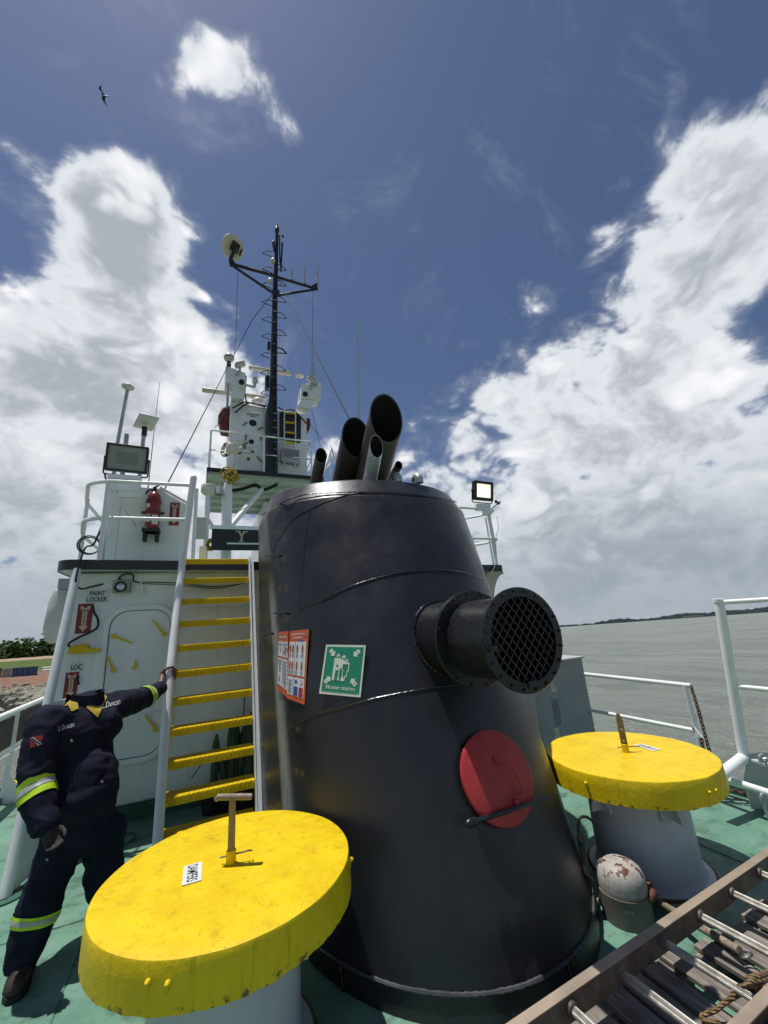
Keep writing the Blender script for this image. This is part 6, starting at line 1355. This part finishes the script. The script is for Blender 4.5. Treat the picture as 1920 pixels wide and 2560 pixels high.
m = MB(); R_ = .37; m.lathe([(0, -.02), (R_ * .5, -.03), (R_ * .85, -.05), (R_, -.09), (R_ * 1.0, -.13), (R_ * .9, -.15), (0, -.14)], c, ax, 48); obj('dish', m, MAT['cream'], ds)
m = MB(); u, w, _ = frame(ax); rot = Matrix((u, w, ax)).transposed(); m.box(c + ax * .08 - u * .02, (.26, .3, .10), rot); m.box(c + ax * .03 + u * .22, (.06, .24, .04), rot); split('back_box', m, MAT['blackplastic'], ds, bevel=.02)
m = MB(); m.tube(bend([c + ax * .1, TM4(420, 560), TM4(425, 600)], .1), .06, 10); obj('mount_arm', m, MAT['black_satin'], ds)
# wires
def wire(pts, r_, label): P = [Vector(p) for p in pts]; m = MB(); m.tube(P, r_, 5); tag(obj('guy_wire', m, MAT['wire'], base=P[0]), label, 'wire')
wire([TM4(955, 800), at(872, 1045, Y=5.2), at(905, 1130, Y=4.15)], .010, 'guy wire from the mast down to the funnel top on the right')
wire([TM4(870, 950), T4(660, 1215, 10.6), T5(370, 285, 10.2), at(410, 1226, Y=6.4), at(402, 1262, Y=5.9)], .010, 'long guy wire from the mast down to the upper port deck on the left')
wire([TM4(500, 690), T4(480, 1400, 10.8), T5(460, 110, 10.6)], .007, 'thin halyard hanging from the left crossarm to the dome camera')
wire([TM4(1320, 885), T4(1312, 1659, 11), T5(1310, 480, 11), T5(1310, 620, 11)], .006, 'thin halyard hanging from the right crossarm')
wire([T5(1300, 700, 11), T5(1400, 1120, 11)], .006, 'thin stay wire from the right wing box down to the railing'); wire([T5(1250, 820, 11), T5(1480, 1120, 11.5)], .006, 'second thin stay wire fanning out from the tower right side')
wire([T5(400, 680, TF - .3), T5(300, 860, TF - .3), T5(245, 920, TF - .3)], .008, 'short line from the left red shape to the platform railing')
m = MB()
for pts in ([(440, 700), (560, 640), (620, 640), (780, 670), (840, 670)], [(470, 750), (600, 650), (700, 655), (800, 690)], [(590, 350), (585, 450), (578, 560), (600, 640)], [(940, 690), (1000, 720), (1100, 720), (1180, 790), (1250, 870)], [(380, 670), (350, 760), (290, 870)]): m.tube(smooth_path([TQ(*p, .12) for p in pts]), .022, 6)
tag(obj('tower_cables', m, MAT['rubber'], base=TQ(560, 640)), 'black cables draped across the tower top', 'cable')
m = MB(); A = at(896, 1060, Y=6.0); m.tube([Vector((A.x, 6.0, UD)), A, at(892, 790, Y=6.0)], [.03, .018, .010], 8); tag(obj('whip_antenna', m, MAT['grey'], base=(A.x, 6.0, UD)), 'tall thin whip antenna rising behind the dark exhaust pipe', 'antenna')

# frigate bird
D_ = 70; d = ray(259, 239).normalized(); c = O + d * D_; bd = thing('bird', 'small dark seabird gliding high in the sky at the upper left', 'bird', c); k_ = D_ / FPX * 1.12
def BP(x, y, o=0.0): return c + (CR * (x - 400) * .0452 - CU * (y - 1330) * .0452) * k_ + d * o
m = MB(); m.tube([BP(560, 1360), BP(470, 1350), BP(430, 1345), BP(410, 1400), BP(400, 1470), BP(470, 1590), BP(525, 1680)], [.02, .05, .11, .14, .12, .05, .01], 8); obj('body', m, MAT['signblack'], bd)
m = MB()
for P_, o_ in (([(430, 1330), (360, 1200), (330, 1130), (330, 1000), (250, 1080), (255, 1130), (330, 1210), (345, 1290), (390, 1370)], .1), ([(410, 1400), (400, 1480), (350, 1440), (330, 1300), (380, 1370)], -.3)):
    q = [BP(x, y, o_ * i / 4) for i, (x, y) in enumerate(P_)]; n_ = len(q); s0 = len(m.v); m.v += q + [p + d * .03 for p in q]; m.f += [tuple(range(s0, s0 + n_)), tuple(range(s0 + n_, s0 + 2 * n_))[::-1]] + [(s0 + i, s0 + (i + 1) % n_, s0 + n_ + (i + 1) % n_, s0 + n_ + i) for i in range(n_)]
split('wing', m, MAT['signblack'], bd)

# ================================================================ PERSON
def J(px, py, D): return at(px, py, D=D)
def capsule(mb, p, q, r0, r1, n=18, flat=None):
    p, q = Vector(p), Vector(q); ax = q - p; L_ = ax.length; u, w, t = frame(ax) if L_ > 1e-6 else frame((0, 0, 1)); rings = []
    for k in range(5): a = math.pi / 2 * (1 - k / 4); rings.append((p - t * r0 * math.sin(a), max(r0 * math.cos(a), .0004)))
    for k in range(1, 4): rings.append((p.lerp(q, k / 4), r0 + (r1 - r0) * k / 4))
    for k in range(5): a = math.pi / 2 * k / 4; rings.append((q + t * r1 * math.sin(a), max(r1 * math.cos(a), .0004)))
    o = len(mb.v)
    for c, r_ in rings:
        for j in range(n): b = 2 * math.pi * j / n; mb.v.append(c + (u * math.cos(b) + w * math.sin(b)) * r_)
    m = len(rings)
    for i in range(m - 1):
        for j in range(n): mb.f.append((o + i * n + j, o + i * n + (j + 1) % n, o + (i + 1) * n + (j + 1) % n, o + (i + 1) * n + j))
    mb.f.append(tuple(o + j for j in range(n))[::-1]); mb.f.append(tuple(o + (m - 1) * n + j for j in range(n)))
def fuse(mb, voxel, smooth_it, fold=None):
    me = bpy.data.meshes.new('tmp'); me.from_pydata([tuple(v) for v in mb.v], [], mb.f); me.update(); o = bpy.data.objects.new('tmp', me); COL.objects.link(o)
    r_ = o.modifiers.new('r', 'REMESH'); r_.mode = 'VOXEL'; r_.voxel_size = voxel
    s_ = o.modifiers.new('s', 'SMOOTH'); s_.iterations = smooth_it; s_.factor = .5
    dg = bpy.context.evaluated_depsgraph_get(); e = o.evaluated_get(dg); m2 = e.to_mesh(); out = MB(); out.keep = True
    out.v = [v.co.copy() for v in m2.vertices]; nn = [v.normal.copy() for v in m2.vertices]; out.f = [tuple(p.vertices) for p in m2.polygons]; e.to_mesh_clear(); bpy.data.objects.remove(o)
    if fold: out.v = [v + n * fold(v) for v, n in zip(out.v, nn)]
    return out
neck, chest, belly, pelv = J(212, 1762, 3.64), J(205, 1850, 3.62), J(213, 1970, 3.55), J(208, 2062, 3.50)
shR, shL = J(118, 1806, 3.50), J(292, 1762, 3.74); elR, wrR = J(86, 1965, 3.38), J(112, 2058, 3.26)
RAILP = lambda z: Vector((Xl - .028 * (1 - abs(z / LZ - .5) * 2), fy - .03 + (LY - fy) * z / LZ, z))
GR = RAILP(1.345); elL, wrL = J(350, 1750, 4.04), J(398, 1722, 4.30)
hipR, knR, anR = J(165, 2085, 3.50), J(98, 2265, 3.40), J(62, 2385, 3.38); hipL, knL = J(262, 2080, 3.52), J(258, 2215, 3.52); anL = Vector((-.37, 3.50, .10))
pe = thing('person', 'person in navy coveralls with yellow reflective bands gripping the ladder rail', 'person', (anR.x + .15, anR.y + .15, 0))
b = MB()
capsule(b, chest.lerp(shR, .35), chest.lerp(shL, .35), .158, .158); capsule(b, chest, belly, .168, .180); capsule(b, belly, pelv, .180, .155); capsule(b, neck - UZ * .07, neck + UZ * .0, .12, .085)
capsule(b, shR, chest.lerp(neck, .5), .095, .12); capsule(b, shL, chest.lerp(neck, .5), .095, .12); capsule(b, belly.lerp(chest, .3) + Vector((.02, -.06, 0)), belly + Vector((.02, -.07, -.02)), .16, .165)
capsule(b, shR, elR, .100, .082); capsule(b, elR, wrR, .082, .062); capsule(b, shL, elL, .098, .078); capsule(b, elL, wrL, .076, .052)
capsule(b, hipR, knR, .115, .097); capsule(b, knR, anR, .100, .082); capsule(b, hipL, knL, .115, .095); capsule(b, knL, anL, .098, .080); capsule(b, pelv + Vector((0, 0, .0)), pelv + Vector((0, 0, -.05)), .14, .11)
def folds(v):
    q = Vector((v.x * 5, v.y * 5, v.z * 7)); f1 = 1 - abs(noise.noise(q + Vector((3, 1, 2)) + noise.noise_vector(q * .7) * .6)) * 2.2; f2 = noise.noise(v * 16); f3 = 1 - abs(noise.noise(Vector((v.x * 13, v.y * 13, v.z * 20)) + noise.noise_vector(v * 6) * .5)) * 2
    return .013 * f1 + .004 * f2 + .005 * f3 - .004
body = fuse(b, .0125, 5, folds)
bo = obj('coverall', body, MAT['navy'], pe, sharp=180)
bvh = BVHTree.FromPolygons([tuple(v) for v in body.v], body.f)
def on_body(px, py, lift=.004):
    d = ray(px, py).normalized(); h = bvh.ray_cast(O, d)
    if h[0] is None: h = bvh.find_nearest(O + d * 3.5)
    return h[0] + h[1] * (lift if h[1].dot(d) < 0 else -lift)
def patch(name, polys, mt, lift, parent, sub=3):
    import bmesh
    m = MB(); m.keep = True
    for P_ in polys:
        bm = bmesh.new(); bm.faces.new([bm.verts.new((x, y, 0)) for x, y in P_]); bmesh.ops.triangulate(bm, faces=bm.faces[:])
        for _ in range(sub): bmesh.ops.subdivide_edges(bm, edges=bm.edges[:], cuts=1, use_grid_fill=True)
        bm.verts.index_update(); m.add([on_body(v.co.x, v.co.y, lift) for v in bm.verts], [tuple(v.index for v in f.verts) for f in bm.faces]); bm.free()
    return obj(name, m, mt, parent)
ZP = lambda x, y: (x * .28933, 1640 + y * .28933)
def ZL(l): return [ZP(*p) for p in l]
# sleeve and trouser bands wrap the limbs
def band(p, q, f0, f1, mt, nm, lift=.006, n=40, rmax=.096):
    m = MB(); ks = 7; ax = (q - p).normalized(); u, w, _ = frame(ax)
    for k in range(ks):
        c = p.lerp(q, f0 + (f1 - f0) * k / (ks - 1))
        for j in range(n):
            a = 2 * math.pi * j / n; d = u * math.cos(a) + w * math.sin(a); h = bvh.ray_cast(c + d * .16, -d, .16); r_ = ((h[0] - c).length + lift) if h[0] is not None else .09
            m.v.append(c + d * min(r_, rmax))
    for k in range(ks - 1):
        for j in range(n): m.f.append((k * n + j, k * n + (j + 1) % n, (k + 1) * n + (j + 1) % n, (k + 1) * n + j))
    return obj(nm, m, mt, bo)
band(elR - (wrR - elR) * .12, wrR, .02, .44, MAT['hivis'], 'hivis_band'); band(elR - (wrR - elR) * .12, wrR, .16, .28, MAT['reflect'], 'reflective_tape', .009)
band(elL, wrL, .18, .42, MAT['hivis'], 'hivis_band'); band(elL, wrL, .26, .34, MAT['reflect'], 'reflective_tape', .009)
band(knR, anR, .10, .36, MAT['hivis'], 'hivis_band', rmax=.125); band(knR, anR, .18, .28, MAT['reflect'], 'reflective_tape', .009, rmax=.128); band(knL, anL, .30, .52, MAT['hivis'], 'hivis_band', rmax=.125)
patch('collar_flap', [ZL([(560, 370), (665, 400), (672, 462), (610, 487), (578, 425)]), ZL([(866, 290), (922, 360), (852, 388), (838, 535), (800, 500), (742, 452), (762, 395), (840, 350)])], MAT['collar'], .008, bo)
patch('flag_patch', [ZL([(268, 720), (300, 700), (372, 683), (362, 765), (266, 795)])], MAT['signred'], .007, bo, 2); patch('flag_stripe', [ZL([(272, 712), (292, 702), (362, 760), (330, 772)])], MAT['thread'], .009, bo, 2); patch('flag_stripe', [ZL([(277, 712), (288, 706), (352, 762), (338, 767)])], MAT['signblack'], .011, bo, 2)
patch('snap_button', [ZL([(620 + 13 * math.cos(a), 727 + 14 * math.sin(a)) for a in [k * .628 for k in range(10)]])], MAT['reflect'], .008, bo, 1); patch('snap_button', [ZL([(412 + 12 * math.cos(a), 1757 + 9 * math.sin(a)) for a in [k * .628 for k in range(10)]])], MAT['reflect'], .008, bo, 1); patch('belt_snap', [ZL([(868, 1070), (888, 1075), (885, 1098), (864, 1095)])], MAT['reflect'], .008, bo, 1)
patch('pocket_flap', [ZL([(480, 690), (700, 605), (712, 625), (492, 712)])], MAT['navy'], .012, bo, 3); patch('front_placket', [ZL([(852, 520), (900, 540), (910, 700), (890, 700)])], MAT['navy'], .012, bo, 3)
def stitch(txt, c, ux, uy, h, w, nm='embroidery'):
    vs, fs = text_mesh(txt, 1.0, .0, .25); x0, x1 = min(p.x for p in vs), max(p.x for p in vs); y0, y1 = min(p.y for p in vs), max(p.y for p in vs); m = MB(); m.keep = True
    m.add([on_body(*ZP(c[0] + ux[0] * (p.x - (x0 + x1) / 2) / (x1 - x0) * w - uy[0] * (p.y - (y0 + y1) / 2) / (y1 - y0) * h, c[1] + ux[1] * (p.x - (x0 + x1) / 2) / (x1 - x0) * w - uy[1] * (p.y - (y0 + y1) / 2) / (y1 - y0) * h), .006) for p in vs], fs); obj(nm, m, MAT['thread'], bo)
stitch('L.Duncan', (568, 610), (.96, -.28), (.1, 1), 46, 148); stitch('L.Duncan', (958, 415), (.96, -.26), (.1, 1), 46, 160)
# stand-up collar, yellow inside
m = MB(); c = neck + UZ * .045; n = 30; ring = []
for k in range(n + 1):
    a = R(-70) + R(320) * k / n - R(55); d = Vector((math.cos(a), math.sin(a), 0)); ring.append((d, a))
for k, (d, a) in enumerate(ring):
    for r_, z in ((.098, -.05), (.094, .025), (.104, .03), (.112, -.05)): m.v.append(c + d * r_ + UZ * (z + .012 * math.sin(a * 2 + .5)))
for k in range(n):
    for j in range(3): m.f.append((4 * k + j, 4 * k + j + 1, 4 * k + 5 + j, 4 * k + 4 + j))
obj('stand_collar', m, MAT['navy'], bo)
m = MB(); m.sphere(neck + UZ * .0, (.085, .085, .05), 20, 10); obj('collar_lining', m, MAT['navy'], bo)
# cuffs
for p, q, r_ in ((elR, wrR, .066), (elL, wrL, .054)):
    m = MB(); ax = (q - p).normalized(); m.lathe([(r_ * .86, -.045), (r_ * 1.02, -.04), (r_ * 1.04, .03), (r_ * .98, .036), (r_ * .85, .03), (r_ * .8, -.03)], q, ax, 28)
    for i, v in enumerate(m.v): m.v[i] = v + (v - q) * .05 * noise.noise(v * 30)
    obj('cuff', m, MAT['navy'], bo)
# hands
def chainseg(mb, P_, R_):
    for i in range(len(P_) - 1): capsule(mb, P_[i], P_[i + 1], R_[i], R_[i + 1], 10)
h = MB(); ax = (RAILP(1.5) - RAILP(1.2)).normalized(); side = Vector((-1, 0, 0)); far = ax.cross(side); far = far if far.y > 0 else -far
pc = GR + side * .056 - far * .012
wr = wrL + (pc - wrL) * .15
capsule(h, wrL - (pc - wrL) * .1, pc - far * .005, .027, .030, 12); capsule(h, pc - ax * .036 - far * .01, pc + ax * .036 - far * .01, .024, .024, 12); capsule(h, pc - ax * .034 + far * .014, pc + ax * .038 + far * .014, .018, .018, 12)
for i, (o, r_, s_) in enumerate(((.036, .0108, 0), (.013, .0112, 8), (-.011, .0108, 4), (-.034, .0095, -12))):
    P_ = []
    for k in range(7):
        a = R(175 - k * (235 + s_) / 6); rr = .0485; P_.append(GR + ax * (o + .004 * k) + (side * -math.cos(a)) * rr + far * math.sin(a) * rr)
    chainseg(h, P_, [r_ * 1.12, r_ * 1.05, r_ * 1.08, r_, r_, r_ * .94, r_ * .82])
P_ = [pc + ax * .02 - far * .016, pc + ax * .048 - far * .034 - side * .012, GR + ax * .066 - far * .050 + side * .012, GR + ax * .070 - far * .048 - side * .020]
chainseg(h, P_, [.016, .014, .012, .0095])
obj('gripping_hand', fuse(h, .0042, 3), MAT['skin'], pe, sharp=180)
h = MB(); dv = (wrR - elR).normalized(); dv = (dv + Vector((.25, -.1, -.2))).normalized(); toC = (O - wrR).normalized(); sd_ = dv.cross(toC).normalized(); fw_ = sd_.cross(dv).normalized()
w0 = wrR + dv * .02; capsule(h, w0, w0 + dv * .045, .030, .034, 12); k0 = w0 + dv * .085
for s_ in (-.024, -.008, .008, .024): capsule(h, w0 + dv * .045 + sd_ * s_ * .8, k0 + sd_ * s_, .020, .015, 10)
for i, (s_, l, r_) in enumerate(((-.031, .072, .0098), (-.011, .082, .0104), (.010, .077, .0100), (.030, .060, .0088))):
    a = k0 + sd_ * s_; P_ = [a, a + (dv * .92 + fw_ * .3) * l * .45, a + (dv * .92 + fw_ * .3) * l * .45 + (dv * .7 + fw_ * .75) * l * .3, a + (dv * .92 + fw_ * .3) * l * .45 + (dv * .7 + fw_ * .75) * l * .3 + (dv * .25 + fw_ * .95) * l * .25]
    chainseg(h, P_, [r_ * 1.15, r_, r_ * .95, r_ * .85])
P_ = [w0 + dv * .03 + sd_ * -.028, w0 + dv * .06 - sd_ * .050 + fw_ * .012, w0 + dv * .09 - sd_ * .056 + fw_ * .028, w0 + dv * .112 - sd_ * .05 + fw_ * .038]
chainseg(h, P_, [.016, .0135, .0115, .009])
obj('hanging_hand', fuse(h, .0045, 3), MAT['glove'], pe, sharp=180)
# boots
def boot(an, d, nm):
    d = Vector((d[0], d[1], 0)).normalized(); s_ = Vector((-d.y, d.x, 0)); g = Vector((an.x, an.y, 0)); h = MB()
    capsule(h, g + UZ * .16, g + UZ * .06 - d * .01, .058, .055); capsule(h, g - d * .055 + UZ * .055, g + d * .06 + UZ * .048, .046, .046); capsule(h, g + d * .07 + UZ * .046 - s_ * .012, g + d * .115 + UZ * .046, .048, .046); capsule(h, g + d * .02 + UZ * .09, g + d * .08 + UZ * .06, .05, .042)
    f = fuse(h, .0075, 4, lambda v: .003 * noise.noise(v * 40))
    for v in f.v: v.z = max(v.z, .022)
    bt = obj(nm, f, MAT['boot'], pe, sharp=180)
    P_ = [(-.115, 0)] + [(-.11 + .0, -.03), (-.09, -.046), (-.02, -.046), (.06, -.054), (.12, -.052), (.155, -.03), (.165, 0), (.155, .03), (.12, .05), (.06, .052), (-.02, .046), (-.09, .046), (-.11, .03)][0:]
    m = MB(); m.prism(P_, g + UZ * .001, d, s_, .026); obj('sole', m, MAT['sole'], bt, bevel=.004)
boot(anR + Vector((.0, -.0, 0)), (.10, -1), 'boot'); boot(anL, (.25, -1), 'boot')
